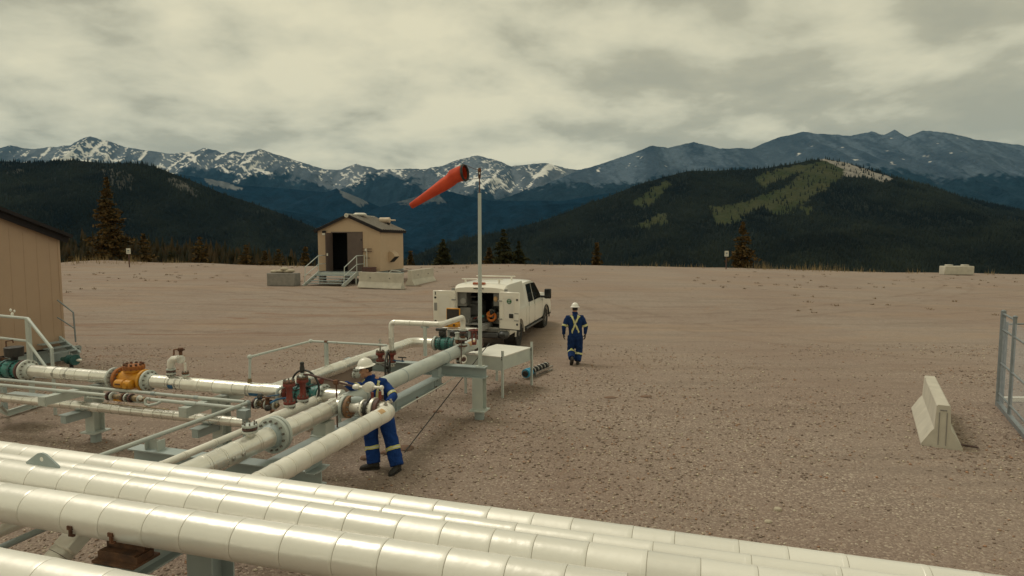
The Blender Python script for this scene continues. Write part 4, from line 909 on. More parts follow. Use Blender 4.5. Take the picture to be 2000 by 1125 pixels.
# small conduits at left
t1 = H(0, 741, 1.06); K1 = lambda px: along(t1, U, px)
t2_ = H(0, 752, 1.06); K2 = lambda px: along(t2_, U, px)
def strip_pipe(name, p0, p1, r, m, label, group=None, n=14):
    t = thing(name, label, 'pipe', (p0.x, p0.y, 0), group=group); obj('barrel', MB().cyl(p0, p1, r, n=n), m, t); return t
gk = 'pale conduits running left to right'
t = strip_pipe('conduit', K1(0)-U*1.5, K1(478), .028, 'pale_pipe', 'rear of the two long pale conduits running unbroken across the left', gk)
for px in (300, 384): obj('coupling', MB().cyl(K1(px)-U*.04, K1(px)+U*.04, .034, n=14), 'steel_paint', t)
t = strip_pipe('conduit', K2(0)-U*1.5, K2(213), .028, 'pale_pipe', 'front pale conduit left of the small rusty valve', gk)
t = strip_pipe('conduit', K2(292), K2(480), .028, 'pale_pipe', 'front pale conduit right of the small rusty valve', gk); obj('coupling', MB().cyl(K2(372)-U*.12, K2(372)+U*.12, .035, n=14), 'pale_pipe', t)
def small_valve(a, L_, label, r=.07, name='globe_valve'):
    t = thing(name, label, 'valve', (a.x, a.y, 0), group='small rusty brass valves')
    for k, (f_, rr, m_, th) in enumerate(((0, r, 'brown_steel', .03), (.10, r*.95, 'flange_paint', .025), (.42, r*.9, 'rust', .03), (.50, r*.92, 'flange_paint', .025), (.62, r*.95, 'brown_steel', .03), (.86, r*.8, 'flange_paint', .025))):
        q = a+U*(L_*f_); obj('flange', MB().cyl(q-U*th/2, q+U*th/2, rr, n=18), m_, t)
    obj('body', MB().lathe(a, U, [(0, r*.5), (L_*.25, r*.45), (L_*.3, r*.62), (L_*.4, r*.5), (L_*.65, r*.55), (L_*.75, r*.7), (L_, r*.4)], 14), 'brass', t)
    obj('bolts', MB().bolts(a+U*L_*.46, U, r*.75, 8, .008, .07).bolts(a+U*.02, U, r*.8, 8, .008, .05).bolts(a+U*L_*.62, U, r*.75, 8, .008, .05), 'black_steel', t, kind='stuff')
    return t
q = K2(216)-V*.02
t = small_valve(q, K2(286).x-q.x+.02, 'small rusty brass valve below the yellow check valve', .075)
obj('round_dial', MB().lathe(K2(281)-V*.05+Z*.03, -V, [(0, .035), (.02, .038), (.025, .03)], 14), 'jacket_white', t)
obj('u_bend', MB().tube([K2(296)-V*.04+Z*.02, K2(293)-V*.05+Z*.03, K2(290)-V*.06, K2(292)-V*.08-Z*.06, K2(300)-V*.08-Z*.07, K2(312)-V*.05-Z*.04, K2(318)-Z*.0], .022, 10), 'pale_pipe', t)
c3_ = H(182, 773, 1.0); C3 = lambda px: along(c3_, U, px)
t = strip_pipe('thin_tube', C3(182)-V*.1, C3(290)-V*.1, .016, 'pale_pipe', 'thin tube with a yellow band, below the small valve under the yellow check valve')
obj('yellow_band', MB().cyl(C3(229)-V*.1, C3(250)-V*.1, .018, n=12), 'yellow_paint', t); obj('end_fitting', MB().ell(C3(184)-V*.1, (.03, .03, .03)), 'pale_pipe', t)
t = strip_pipe('thin_tube', H(200, 787, .86), along(H(200, 787, .86), U, 330), .010, 'brass', 'very thin tube lying just above the low shiny pipe')
q = K1(498)-V*.02; t = small_valve(q+U*.03, .42, 'small rusty brass valve at the end of the conduits, beside the main pipe flange', .085)
obj('cap', MB().lathe(q+U*.15+Z*.12-V*.02, -V*.7+Z*.4, [(0, .05), (.03, .055), (.05, .03)], 14), 'black_steel', t)
obj('tee_handle', MB().cyl(q+U*.33-V*.1+Z*.02, q+U*.33-V*.1+Z*.14, .03, n=10).cyl(q+U*.24-V*.1+Z*.14, q+U*.38-V*.1+Z*.14, .014, n=8), 'rust', t)
obj('blue_lever', MB().box(H(450, 780, 1.2)+U*.42+V*.3, (.45, .03, .015), ((U*.95+Z*.2).normalized(), V, Z)), 'blue_mark', t)
# low shiny pipe
L4a = H(0, 776, .72); L4 = lambda px: along(L4a, U, px)
t = thing('low_pipe', 'slim shiny clad pipe low on brackets in front of the left conduits', 'pipe', (L4a.x, L4a.y, 0))
clad(t, L4(0)-U*1.2, L4(482), .078, 'jacket', .23, n=24)
# crossbeams + posts carrying them
def crossarm(pxf, pyf, length, label, grp, pxpost, ypost):
    a = H(pxf, pyf, 1.025); t = thing('pipe_stand', label, 'pipe support', (a.x, a.y, 0), group=grp)
    obj('arm', MB().box(a+V*length/2-Z*.07, (length, .15, .14), (V, U, Z)).box(a+V*.02-Z*.075, (.012, .18, .16), (V, U, Z)), 'pale_pipe', t)
    q = a + V*(length*.62); q = q + U*.02
    pile_post(t, q, 1.0, U, .20, .20, .19, .085)
    obj('top_plate', MB().box(Vector((q.x, q.y, 1.06))+V*.30, (.26, .40, .03), (U, V, Z)), 'steel_paint', t); obj('riser', MB().box(Vector((q.x, q.y, 1.04))+V*.30, (.03, .3, .06), (U, V, Z)), 'steel_paint', t)
    l = L4(pxf); tt = (q-l).dot(V)
    b = q - V*.1; obj('low_bracket', MB().box(Vector((b.x, b.y, .555))-V*.22, (.12, .50, .13), (U, V, Z)).box(Vector((b.x, b.y, .628))-V*.22, (.20, .52, .012), (U, V, Z)), 'steel_paint', t)
    return t
gs = 'stands carrying the pipes on the left'
crossarm(80, 776, 1.45, 'left grey pipe stand, between the left edge and the yellow check valve', gs, 138, 850)
crossarm(356, 797, 1.25, 'grey pipe stand right of the yellow check valve, crossed by the slanting conduit', gs, 400, 860)
# conduit that slants from the headers to the junction
g0 = H(300, 853, 1.10); Gc = lambda px: along(g0, V, px)
t = strip_pipe('slanting_conduit', Gc(160), Gc(484), .029, 'pale_pipe', 'pale conduit slanting from behind the headers up to the junction box')
obj('end_fitting', MB().ell(Gc(484), (.045, .045, .045)).cyl(Gc(486), Gc(486)-Z*.1, .03, n=10), 'steel_paint', t)
q = H(476, 808, 1.0); t = thing('junction_bracket', 'small grey bracket box on a thin leg where the conduits meet', 'bracket', (q.x, q.y, 0))
obj('box', MB().box(q, (.17, .12, .13), (U, V, Z), bev=.006), 'steel_paint', t); obj('leg', MB().box(Vector((q.x+.02, q.y, .47)), (.07, .05, .94), (U, V, Z)), 'steel_paint', t)
# vent on the left pipe
a = P_L(335)+Z*.10; b = P_L(363)+Z*.10
t = thing('vent_riser', 'clad elbow vent with end cap and rusty lever, on the left pipe', 'vent', (a.x, a.y, ZM))
flange(t, a+Z*.06, Z, .075, .025, 'flange_paint', 8); flange(t, a+Z*.10, Z, .072, .02, 'brown_steel', 0); flange(t, a+Z*.13, Z, .075, .025, 'flange_paint', 0)
za = D(337, 700, a.y).z; A_ = Vector((a.x, a.y, 0)); c_ = A_+Z*za
obj('neck', MB().cyl(a, a+Z*.2, .04, n=14), 'flange_paint', t)
obj('elbow', MB().tube([a+Z*.15, c_-Z*.12, c_-Z*.05+U*.02, c_-Z*.01+U*.07, c_+U*.13, c_+U*.20], [.058, .062, .066, .064, .058, .056], 18), 'jacket_white', t)
obj('end_cap', MB().lathe(c_+U*.19+Z*.0, (U-V*.4), [(0, .06), (.01, .072), (.06, .072), (.065, .04)], 18), 'jacket', t)
flange(t, b+Z*.05, Z, .06, .022, 'flange_paint', 0); flange(t, b+Z*.085, Z, .058, .02, 'rust', 6)
zb = D(358, 684, b.y).z; obj('riser', MB().cyl(b, Vector((b.x, b.y, c_.z-.06)), .022, n=10), 'jacket', t); ct = c_+U*.22
obj('stem', MB().cyl(ct+Z*.04, ct+Z*.15, .028, n=10).cyl(ct+Z*.14, ct+Z*.19, .045, n=10), 'rust', t); obj('lever', MB().tube([ct+Z*.165+U*.08, ct+Z*.165-U*.05, ct+Z*.15-U*.14, ct+Z*.08-U*.14, ct+Z*.02-U*.17], .013, 8), 'rust', t)
# pieces behind the left pipe
q = G(140, 722); o = thing('stub_valve', 'dark round stub valve on the ground behind the left pipe, by the tan building', 'valve', (q.x, q.y, 0))
obj('body', MB().lathe(q+Z*.28-U*.35, U, [(0, .05), (.2, .08), (.25, .13), (.30, .13), (.32, .08), (.42, .10), (.47, .15), (.52, .15)], 18), 'teal_dark', o); obj('mount', MB().cyl(q, q+Z*.26, .05, n=10), 'black_steel', o); obj('rag', MB().ell(q+Z*.28+U*.3, (.08, .05, .04)), 'jacket_white', o)

# handrail and steps at the left edge
def px_at(px, py, Y): return D(px, py, Y)
Yh = 13.0
t = thing('stair_handrail', 'pale handrail sloping down to the right beside the left pipe', 'handrail', (D(52, 700, Yh).x, Yh, 0))
A_ = D(54, 622, Yh); B_ = D(101, 681, Yh-.5)
Ar = D(53, 666, Yh); Br = D(99, 730, Yh-.5)
obj('top_rail', MB().tube([D(-60, 613, Yh+.3), D(0, 617, Yh+.15), A_, B_, Vector((B_.x, B_.y, 0))], .032, 10), 'pale_pipe', t)
obj('mid_rail', MB().tube([D(-60, 656, Yh+.3), D(0, 660, Yh+.15), Ar, Br], .028, 10), 'pale_pipe', t)
obj('post', MB().box(Vector((A_.x, A_.y, A_.z/2)), (.075, .075, A_.z)), 'pale_pipe', t)
q = D(24, 614, Yh+.2); obj('white_clip', MB().ell(q, (.03, .03, .05)).ell(q+Z*.09-Vector((.03, 0, 0)), (.025, .025, .035)).ell(q+Z*.07+Vector((.05, 0, 0)), (.02, .02, .03)), 'jacket_white', t)
p1, p2 = G(14, 815), G(150, 770)
t = thing('skid_step', 'low steel skid frame on the gravel at the left edge, under the pipes', 'steel frame', (p1.x, p1.y, 0))
obj('side_member', MB().channel(p1+Z*.14, p2+Z*.14, .12, .06), 'pale_pipe', t)
obj('cross_member', MB().channel(p1+Z*.14, H(0, 790, .30)-U*.2, .12, .06), 'pale_pipe', t); obj('brace', MB().cyl(H(0, 792, .45), p1+Z*.1, .03, n=8), 'pale_pipe', t); obj('deck', MB().box(H(40, 775, .55), (1.0, .5, .03), (U, V, Z)), 'steel_paint', t); obj('deck_leg', MB().box(H(8, 778, .28), (.08, .08, .55), (U, V, Z)), 'steel_paint', t)

# grey platform beside the windsock pole
nr, fr, nl, fl = H(979.5, 698, .95), H(1017, 678, .96), H(910, 690.6, .95), H(944, 671, .96)
t = thing('platform', 'pale steel platform on thin angle legs beside the windsock pole', 'platform', (nr.x, nr.y, 0))
ex = (nr-nl).normalized(); ey = Vector((-ex.y, ex.x, 0)); w_ = (nr-nl).length; l_ = 1.45; c_ = nl+ex*w_/2+ey*l_/2
obj('deck', MB().box(c_, (w_+.02, l_+.02, .02), (ex, ey, Z)), 'header_paint', t)
for s_ in (0, 1):
    obj('side_panel', MB().box(nl+ex*(w_*s_)+ey*l_/2-Z*.16, (.012, l_, .30), (ex, ey, Z)), 'pale_pipe', t)
    obj('side_panel', MB().box(nl+ex*w_/2+ey*(l_*s_)-Z*.16, (w_, .012, .30), (ex, ey, Z)), 'pale_pipe', t)
    for k in (0, 1):
        q = nl+ex*(w_*s_+(.02 if s_ else -.02))+ey*(l_*k); hgt = 1.10 if not (s_ == 0) else .95
        g_ = obj('leg', MB().box(Vector((q.x, q.y, hgt/2)), (.055, .01, hgt), (ex, ey, Z)).box(Vector((q.x, q.y, hgt/2))+ex*.025, (.008, .055, hgt), (ex, ey, Z)), 'pale_pipe', t)
        obj('bolts', MB().cyl(q-ey*.02+Z*.0, q-ey*.03+Z*.0, .014, n=6).cyl(q-ey*.02-Z*.05, q-ey*.03-Z*.05, .014, n=6), 'black_steel', g_, kind='stuff')
obj('deck_dirt', MB().box(nl+ex*.12+ey*.02+Z*.006, (.24, .03, .025), (ex, ey, Z)), 'brown_steel', t)
# rod leaning on the platform
a = G(790, 884); bq_ = H(935, 697, .98); d = (bq_-a); 
o = obj('leaning_rod', MB().cyl(a, a+d*1.20, .010, n=8), 'black_steel', loc=(a.x, a.y, 0)); meta(o, 'thin dark rod rising from the gravel behind the worker over the pale platform', 'rod')
# work board with yellow case
Yb = 16.5; c_ = D(896, 642, Yb)
t = thing('work_stand', 'narrow white board on a stand behind the pipe arch, holding the yellow case', 'stand', (c_.x, c_.y, 0))
obj('board', MB().box(c_, (.95, .34, .03), (U, V, Z)), 'header_paint', t)
for s_ in (-.3, .3): obj('leg', MB().box(Vector((c_.x, c_.y, c_.z/2))+U*s_, (.05, .05, c_.z-.03), (U, V, Z)), 'steel_paint', t)
q = D(884, 640, Yb)+Z*.02
t = thing('tool_case', 'open yellow equipment case with black lining, standing on the white board', 'case', tuple(q))
obj('tray', MB().box(q+Z*.06, (.40, .28, .11), (U, V, Z), bev=.015), 'yellow_paint', t, part_label=None)
obj('lid', MB().box(q+Z*.30+V*.13-U*.03, (.40, .05, .40), (U, V, Z), bev=.015), 'yellow_paint', t); obj('lining', MB().box(q+Z*.30+V*.10-U*.03, (.35, .012, .34), (U, V, Z)), 'black_steel', t)
for s_ in (-.1, .1): obj('latch', MB().box(q+Z*.07-V*.145+U*s_, (.04, .015, .06), (U, V, Z)), 'black_steel', t)
# tool bundle on the gravel
p1, p2 = G(1026, 741), G(1070, 722); d = (p2-p1); L_ = d.length*1.02; d.normalize(); s_ = d.cross(Z)
t = thing('pipeline_tool', 'black and blue segmented pipeline tool lying on a low cradle on the gravel', 'tool', (p1.x, p1.y, 0))
ctr = lambda k: p1 + d*(L_*k) + Z*.15
mat('sky_blue', (.03, .30, .50), rough=.45); mat('black_rubber', (.02, .02, .02), rough=.7); mat('red_cable', (.45, .08, .03), rough=.6)
obj('cup', MB().lathe(ctr(.0), d, [(0, .05), (.01, .115), (.12, .12), (.13, .09), (.16, .09), (.17, .12), (.28, .11), (.30, .07)], 22), 'sky_blue', t); obj('nose', MB().lathe(ctr(-.03), d, [(0, .06), (.02, .085), (.05, .085)], 18), 'black_rubber', t)
for k in range(5):
    obj('segment', MB().lathe(ctr(.25+.14*k), d, [(0, .05), (.01, .085), (L_*.05, .085), (L_*.055, .06), (L_*.08, .06), (L_*.085, .085), (L_*.11, .085), (L_*.12, .05)], 16), 'black_rubber', t)
    obj('ring', MB().torus(ctr(.25+.14*k)+d*L_*.07, d, .07, .018, 16, 6), 'stainless', t)
for k in (-1, 1): obj('cable', MB().cyl(ctr(.17)+s_*.04*k+Z*.05, ctr(.30)+s_*.03*k+Z*.06, .012, n=6), 'red_cable', t)
obj('cradle_rail', MB().box(p1+d*(L_*.62)+s_*.12+Z*.10, (L_*.78, .03, .05), (d, s_, Z)).box(p1+d*(L_*.62)+s_*.12+Z*.02, (L_*.78, .03, .03), (d, s_, Z)), 'stainless', t); obj('cradle_end', MB().box(p1+d*(L_*.235)+s_*.06+Z*.07, (.02, .18, .14), (d, s_, Z)), 'stainless', t)
# flat rocks behind the worker's boots and scattered
mat('flat_rock', (.20, .115, .075), (.15, .10, .075), rough=.95, scale=6, bump=.5, bscale=14); mat('pale_stone', (.46, .41, .31), (.36, .31, .24), rough=.95, scale=6, bump=.4, bscale=20)
def rock(px, py, sx__, sy__, sz, m, label, group=None):
    p = G(px, py); mb = MB(); rs = random.Random(int(px*7+py)); n = 10
    rings = []
    for zf, k in ((-.3, .9), (.3, 1.0), (.8, .8), (1, .45)):
        rings.append([p + Vector((math.cos(2*math.pi*i/n)*sx__*k*rs.uniform(.85, 1.1), math.sin(2*math.pi*i/n)*sy__*k*rs.uniform(.85, 1.1), sz*zf)) for i in range(n)])
    o = obj('rock', mb.loft(rings), m, loc=(p.x, p.y, p.z), smooth=25); meta(o, label, 'rock', group)
gr = 'single rocks on the gravel'
rock(792, 878, .17, .14, .045, 'flat_rock', 'flat brown rock at the foot of the leaning rod', gr); rock(716, 896, .12, .09, .05, 'flat_rock', 'rusty brown rock just left behind the worker’s boots', gr)
rock(755, 886, .12, .08, .05, 'flat_rock', 'brown rock behind the worker between his legs', gr); rock(1519, 998, .06, .05, .035, 'pale_stone', 'pale stone on the open gravel, lower right', gr)
rock(1500, 1022, .05, .04, .03, 'pale_stone', 'smaller pale stone on the open gravel, lower right', gr); rock(855, 805, .12, .08, .03, 'flat_rock', 'flat stone right of the worker', gr)
rock(1192, 777, .16, .10, .02, 'flat_rock', 'rusty clod in the middle of the gravel yard', gr); rock(1262, 775, .15, .10, .025, 'flat_rock', 'second rusty clod in the middle of the yard, farther right', gr)

# concrete road barrier at right
mat('concrete', (.56, .525, .45), (.48, .45, .385), rough=.9, scale=3, bump=.2, bscale=40, c3=(.30, .26, .20), c3amt=.25, c3scale=5)
mat('concrete_grey', (.27, .255, .235), (.21, .20, .19), rough=.9, scale=5, bump=.2, bscale=30, c3=(.15, .14, .13), c3amt=.3, c3scale=4)
def barrier(p_near, p_far, label, grp, h=.78, mtl='concrete', wb=.60, slot=True, wt=.2, zb=None):
    d = (p_far-p_near); L_ = d.length; d.normalize(); s_ = d.cross(Z).normalized(); b = wb/2; w2 = wt/2
    pl = [(-b, 0), (-b, .06), (-b*.55, h*.38), (-w2-.02, h*.45), (-w2, h-.02), (-w2+.02, h), (w2-.02, h), (w2, h-.02), (w2+.02, h*.45), (b*.55, h*.38), (b, .06), (b, 0)]
    t = thing('road_barrier', label, 'concrete barrier', tuple(p_near), group=grp)
    obj('block', MB().prism(pl, Vector((0, 0, 0)), d*L_, s_, Z, p_near-Z*.02), mtl, t, smooth=20)
    if slot:
        e = p_near - d*.002
        for k in (-1, 1): obj('key_edge', MB().box(e+s_*(k*.055)+Z*(h*.44), (.012, .016, h*.74), (s_, d, Z)), 'concrete_grey', t)
        obj('key_top', MB().box(e+Z*(h*.86), (.10, .016, .018), (s_, d, Z)), 'concrete_grey', t)
    return t
gb = 'concrete road barriers'
pn = H(1839, 875, 0); pf = pn + (H(1815, 733, .78)-H(1842, 790, .78))
t = barrier(pn+Z*gh(pn.x, pn.y), pf, 'tapered concrete road barrier standing end-on near the chain-link fence', gb)
o = obj('steel_strap', MB().box(G(1880, 872)+Z*.02, (.45, .05, .012), (Vector((.75, -.6, 0)).normalized(), Vector((.6, .75, 0)).normalized(), Z)), 'brown_steel', loc=tuple(G(1880, 872))); meta(o, 'dark steel strap on the gravel at the foot of the right barrier', 'strap')
# chain-link fence
mat('galv', (.26, .29, .31), (.20, .23, .25), rough=.45, metal=.4, scale=8)
p1, p2 = G(1949, 792), G(1972, 820); 
fd = (p2-p1).normalized(); h1 = 2.08
t = thing('chain_link_fence', 'grey chain-link fence with posts on a base rail, cut by the right edge', 'fence', tuple(p1))
span = 1.15; pts = [p1, p1+fd*span, p1+fd*(span+2.6)]
for k, p in enumerate(pts): obj('post', MB().cyl(p, p+Z*(h1-.03*0), .035 if k else .05, n=14).ell(p+Z*h1, (.045, .045, .03), 10, 5), 'galv', t)
obj('gate_post', MB().cyl(p1+fd*.12+Vector((.10, .05, 0)), p1+fd*.12+Vector((.10, .05, 0))+Z*1.85, .03, n=12), 'galv', t)
for zz in (h1-.06,): obj('rail', MB().cyl(p1+Z*zz, pts[1]+Z*zz, .022, n=10), 'galv', t)
for zz in (1.68, .95, .28): obj('rail', MB().cyl(p1+Z*zz, pts[2]+Z*zz, .020, n=10), 'galv', t)
obj('base_rail', MB().box((p1+pts[2])/2+Z*.05, ((pts[2]-p1).length+.1, .08, .09), (fd, fd.cross(Z), Z)), 'galv', t)
def mesh_panel(a, b, z0, z1, pitch=.075, r=.0013):
    mb = MB(); L_ = (b-a).length; e = (b-a)/L_; hh = z1-z0
    k = -hh
    while k < L_:
        for sgn in (0, 1):
            s0, s1 = k, k+hh; c0, c1 = max(s0, 0), min(s1, L_)
            if c1-c0 > .01:
                za, zb_ = (z0+(c0-k), z0+(c1-k)) if not sgn else (z1-(c0-k), z1-(c1-k))
                mb.cyl(a+e*c0+Z*za, a+e*c1+Z*zb_, r, n=3, caps=False)
        k += pitch
    return mb
base0 = Vector((0, 0, 0))
obj('wire_mesh', mesh_panel(p1, pts[2], .12, 1.95), 'galv', t, kind='stuff')
f2p = p1+Vector((3.6, .4, 0)); t2 = thing('chain_link_fence', 'far return run of the chain-link fence, seen through the near mesh at the right edge', 'fence', tuple(p1+Vector((.25, .1, 0))))
obj('rail', MB().cyl(p1+Vector((.2, .1, 1.78)), f2p+Z*1.78, .018, n=8), 'galv', t2); obj('post', MB().cyl(f2p, f2p+Z*1.8, .03, n=10), 'galv', t2); obj('base_rail', MB().box((p1+f2p)/2+Z*.06+Vector((.1, .1, 0)), (3.3, .10, .10)), 'header_paint', t2)
# ------------------------------------------------------------------ sheds
mat('tan_wall', (.43, .305, .215), (.41, .29, .205), rough=.65, scale=1.5, c3=(.25, .16, .10), c3amt=.15, c3scale=2)
mat('tan_wall_far', (.52, .385, .265), (.49, .365, .25), rough=.65, scale=1.5, c3=(.28, .19, .12), c3amt=.15, c3scale=2)
mat('roof_brown', (.022, .019, .021), (.017, .015, .017), rough=.75, scale=3, spec=.25)
mat('roof_seam', (.42, .38, .34), rough=.5, scale=5)
mat('door_brown', (.125, .090, .078), (.11, .08, .07), rough=.6, scale=3)
mat('painted_inside_shade', (.010, .011, .013), rough=.9)  # near-black colour that paints in the shade of unlit insides
mat('grating', (.30, .35, .36), (.24, .28, .29), rough=.6, scale=10)
mat('white_plastic', (.70, .68, .60), rough=.5)
mat('orange_tank', (.62, .50, .38), rough=.5)
# left building, seen from its gable side (runs along V)
cB = H(127, 676, .43); far_b = Vector((cB.x, cB.y, 0))
t = thing('tan_building', 'large tan metal building cut by the left edge, with a dark sloping roof', 'building', (far_b.x, far_b.y, 0))
Wd, Ln, z0, ze = 5.2, 6.0, .43, 3.74
o = far_b; rise = .38
pl = [(0, z0), (Wd, z0), (Wd, ze), (Wd/2, ze+rise*Wd/2), (0, ze)]
obj('wall', MB().prism(pl, Vector((0, 0, 0)), -U*Ln, -V, Z, o), 'tan_wall', t, smooth=0)
for k in range(14):      # pressed ribs of the wall sheets
    s_ = .30+.36*k; zt_ = ze + rise*min(s_, Wd-s_)-.02
    if s_ < Wd: obj('wall_rib', MB().box(o-V*s_+U*.003+Z*((z0+zt_)/2), (.003, .012, zt_-z0), (U, V, Z)), 'tan_wall', t)
obj('corner_trim', MB().box(o+U*.004-V*.03+Z*((z0+ze)/2), (.012, .07, ze-z0), (U, V, Z)), 'tan_wall', t)
for s_ in (0, 1):
    a = o-V*(-.16 if s_ == 0 else Wd+.16)+Z*(ze-rise*.16); r_ = o-V*(Wd/2)+Z*(ze+rise*Wd/2)
    n_ = (r_-a).cross(U).normalized(); n_ = n_ if n_.z > 0 else -n_
    m_ = (a+r_)/2 + n_*.05
    obj('roof', MB().box(m_-U*(Ln/2-.16), (Ln+.32, (r_-a).length+.02, .09), (U, (r_-a).normalized(), n_)), 'roof_brown', t)
    obj('rake_trim', MB().box((a+r_)/2+U*.17-n_*.06, (.03, (r_-a).length+.02, .20), (U, (r_-a).normalized(), n_)), 'roof_brown', t)
obj('base_trim', MB().box(o+U*.01-V*Wd/2+Z*(z0-.01), (.04, Wd+.04, .05), (U, V, Z)), 'roof_brown', t)
mb = MB().ibeam(o+U*-.05+Z*(z0-.035)+V*.15, o-U*.05-V*Wd+Z*(z0-.035), .38, .16); obj('skid_beam', mb, 'steel_paint', t)
for s_ in (.9, 2.2): obj('stiffener', MB().box(o-V*s_+Z*.2+U*.0, (.15, .015, .34), (U, V, Z)), 'steel_paint', t)
lp = [(0, 0), (.10, .0), (.34, .20), (.36, .30), (.28, .36), (0, .36)]
obj('lifting_lug', MB().prism(lp, U*-.03, U*.01, V, Z, o+V*.15+Z*.03), 'steel_paint', t); obj('lug_hole', MB().cyl(o+V*.38+Z*.28-U*.04, o+V*.38+Z*.28+U*.014, .035, n=12), 'black_steel', t)
# stairs behind that building
q = H(155, 688, .30)
t = thing('back_stair', 'narrow steel stair with handrail at the far right corner of the left building', 'stairs', (q.x, q.y, 0))
a = D(124, 664, q.y+.1); b = q; obj('stringer', MB().channel(a-(b-a)*.3, b, .22, .07, side=-1), 'steel_paint', t)
hd_ = [D(121, 593, q.y), D(143, 610, q.y), D(148, 668, q.y)]; obj('top_rail', MB().tube([D(112, 586, q.y)]+hd_, .022, 8), 'galv', t); obj('mid_rail', MB().tube([D(112, 620, q.y), D(122, 626, q.y), D(145, 641, q.y)], .018, 8), 'galv', t)
for k in range(3): obj('tread', MB().box(a+(b-a)*(.1+.35*k)-V*.35+Z*.0-U*.05, (.22, .7, .03), (U, V, Z)), 'grating', t)

# small shed in the middle distance
A10 = R(10); u2 = Vector((math.cos(A10), -math.sin(A10), 0)); v2 = Vector((math.sin(A10), math.cos(A10), 0))
cz = D(743, 530, 37); o = Vector((cz.x, cz.y, 0)); z0 = cz.z; ze = D(743, 448.6, 37).z; Wd = 4.0; Ln = 4.0; zg = gh(o.x, o.y)
t = thing('tan_shed', 'small tan shed with a dark ribbed roof and one open door leaf', 'shed', (o.x, o.y, zg))
P2 = lambda s_, d_, z_: o - u2*s_ + v2*d_ + Z*z_        # s left along the front, d depth
rise = D(683, 421, 37.35).z - ze; hw = Wd/2
# front wall built round the doorway
dl, dr = 3.10, 1.12; dt = D(690, 454, 37.4).z - 0.0; wt_ = .06
dt = z0 + 2.32
def panel(pts_, d0, d1, name='wall', m='tan_wall_far'):
    obj(name, MB().loft([[P2(s_, d0, z_) for s_, z_ in pts_], [P2(s_, d1, z_) for s_, z_ in pts_]]), m, t, smooth=0)
panel([(0, z0), (dr, z0), (dr, dt), (0, dt)], 0, wt_); panel([(dl, z0), (Wd, z0), (Wd, dt), (dl, dt)], 0, wt_)
panel([(0, dt), (Wd, dt), (Wd, ze), (hw, ze+rise), (0, ze)], 0, wt_)
panel([(0, z0), (Wd, z0), (Wd, ze), (hw, ze+rise), (0, ze)], Ln-wt_, Ln)
for s_ in (0, Wd-wt_): obj('wall', MB().box(P2(s_+wt_/2, Ln/2, (z0+ze)/2), (wt_, Ln-2*wt_, ze-z0), (u2, v2, Z)), 'tan_wall_far', t)
obj('floor', MB().box(P2(Wd/2, Ln/2, z0+.02), (Wd-.14, Ln-.14, .05), (u2, v2, Z)), 'painted_inside_shade', t)
obj('lining', MB().box(P2(Wd/2, 1.6, z0+1.3), (Wd-.16, .04, 2.4), (u2, v2, Z)), 'painted_inside_shade', t)  # added near-black sheet behind the doorway, standing in for the room's shade
for k in range(6):
    s_ = .25+.25*k if k < 3 else Wd-.2-.25*(k-3); obj('wall_rib', MB().box(P2(s_, -.003, (z0+ze)/2), (.012, .006, ze-z0-.05), (u2, v2, Z)), 'tan_wall_far', t)
for s_ in (dl, (dl+dr)/2 if False else dr): obj('door_frame', MB().box(P2(s_, -.012, (z0+dt)/2), (.06, .05, dt-z0), (u2, v2, Z)), 'door_brown', t)
obj('door_frame', MB().box(P2((dl+dr)/2, -.012, dt+.03), (dl-dr+.06, .05, .06), (u2, v2, Z)), 'door_brown', t)
dm = (dl+dr)/2-.0
d_ = obj('door', MB().box(P2((dm+dr)/2, .0, (z0+dt)/2+.01), (dm-dr-.06, .05, dt-z0-.04), (u2, v2, Z)), 'door_brown', t, part_label='closed right-hand door leaf'); obj('hinge', MB().box(P2(dr+.05, -.04, z0+1.9), (.05, .03, .12), (u2, v2, Z)), 'roof_brown', d_)
d_ = obj('door', MB().box(P2(dl-.04, -.44, (z0+dt)/2+.01), (.045, .86, dt-z0-.04), (u2, v2, Z)), 'door_brown', t, part_label='open left-hand door leaf swung outwards'); obj('handle', MB().box(P2(dl-.09, -.80, z0+1.02), (.08, .06, .16), (u2, v2, Z)), 'white_plastic', d_)
obj('wall_lamp', MB().box(P2(3.55, -.07, ze-.18), (.22, .14, .26), (u2, v2, Z), bev=.02), 'roof_brown', t); obj('lamp_glass', MB().box(P2(3.55, -.15, ze-.26), (.18, .02, .12), (u2, v2, Z)), 'white_plastic', t)
sl = rise/hw
for side in (0, 1):
    e_a = P2(-.16 if side == 0 else Wd+.16, 0, ze-sl*.16); r_a = P2(hw, 0, ze+rise)
    ax = (r_a-e_a).normalized(); n_ = ax.cross(v2); n_ = n_ if n_.z > 0 else -n_; Lr = (r_a-e_a).length
    rf = obj('roof', MB().box((e_a+r_a)/2+v2*(Ln/2)+n_*.04, (Lr, Ln+.36, .06), (ax, v2, n_)), 'roof_brown', t)
    obj('rake_trim', MB().box((e_a+r_a)/2-v2*.185-n_*.02, (Lr, .03, .16), (ax, v2, n_)), 'roof_brown', t)
    obj('eave_trim', MB().box(e_a+v2*(Ln/2)-n_*.03, (.03, Ln+.36, .14), (ax, v2, n_)), 'roof_brown', t)
    for k in range(11): obj('roof_rib', MB().box((e_a+r_a)/2+v2*(.02+k*.39)+n_*.085, (Lr-.04, .06, .05), (ax, v2, n_)), 'roof_seam', rf)
obj('ridge_cap', MB().box(P2(hw, Ln/2-.1, ze+rise+.085), (.18, Ln-.1, .05), (u2, v2, Z)), 'white_plastic', t)
q = P2(hw, -.22, ze+rise+.0); obj('ridge_emblem', MB().lathe(q-v2*.02, -v2, [(0, .13), (.03, .13)], 16), 'white_plastic', t); 
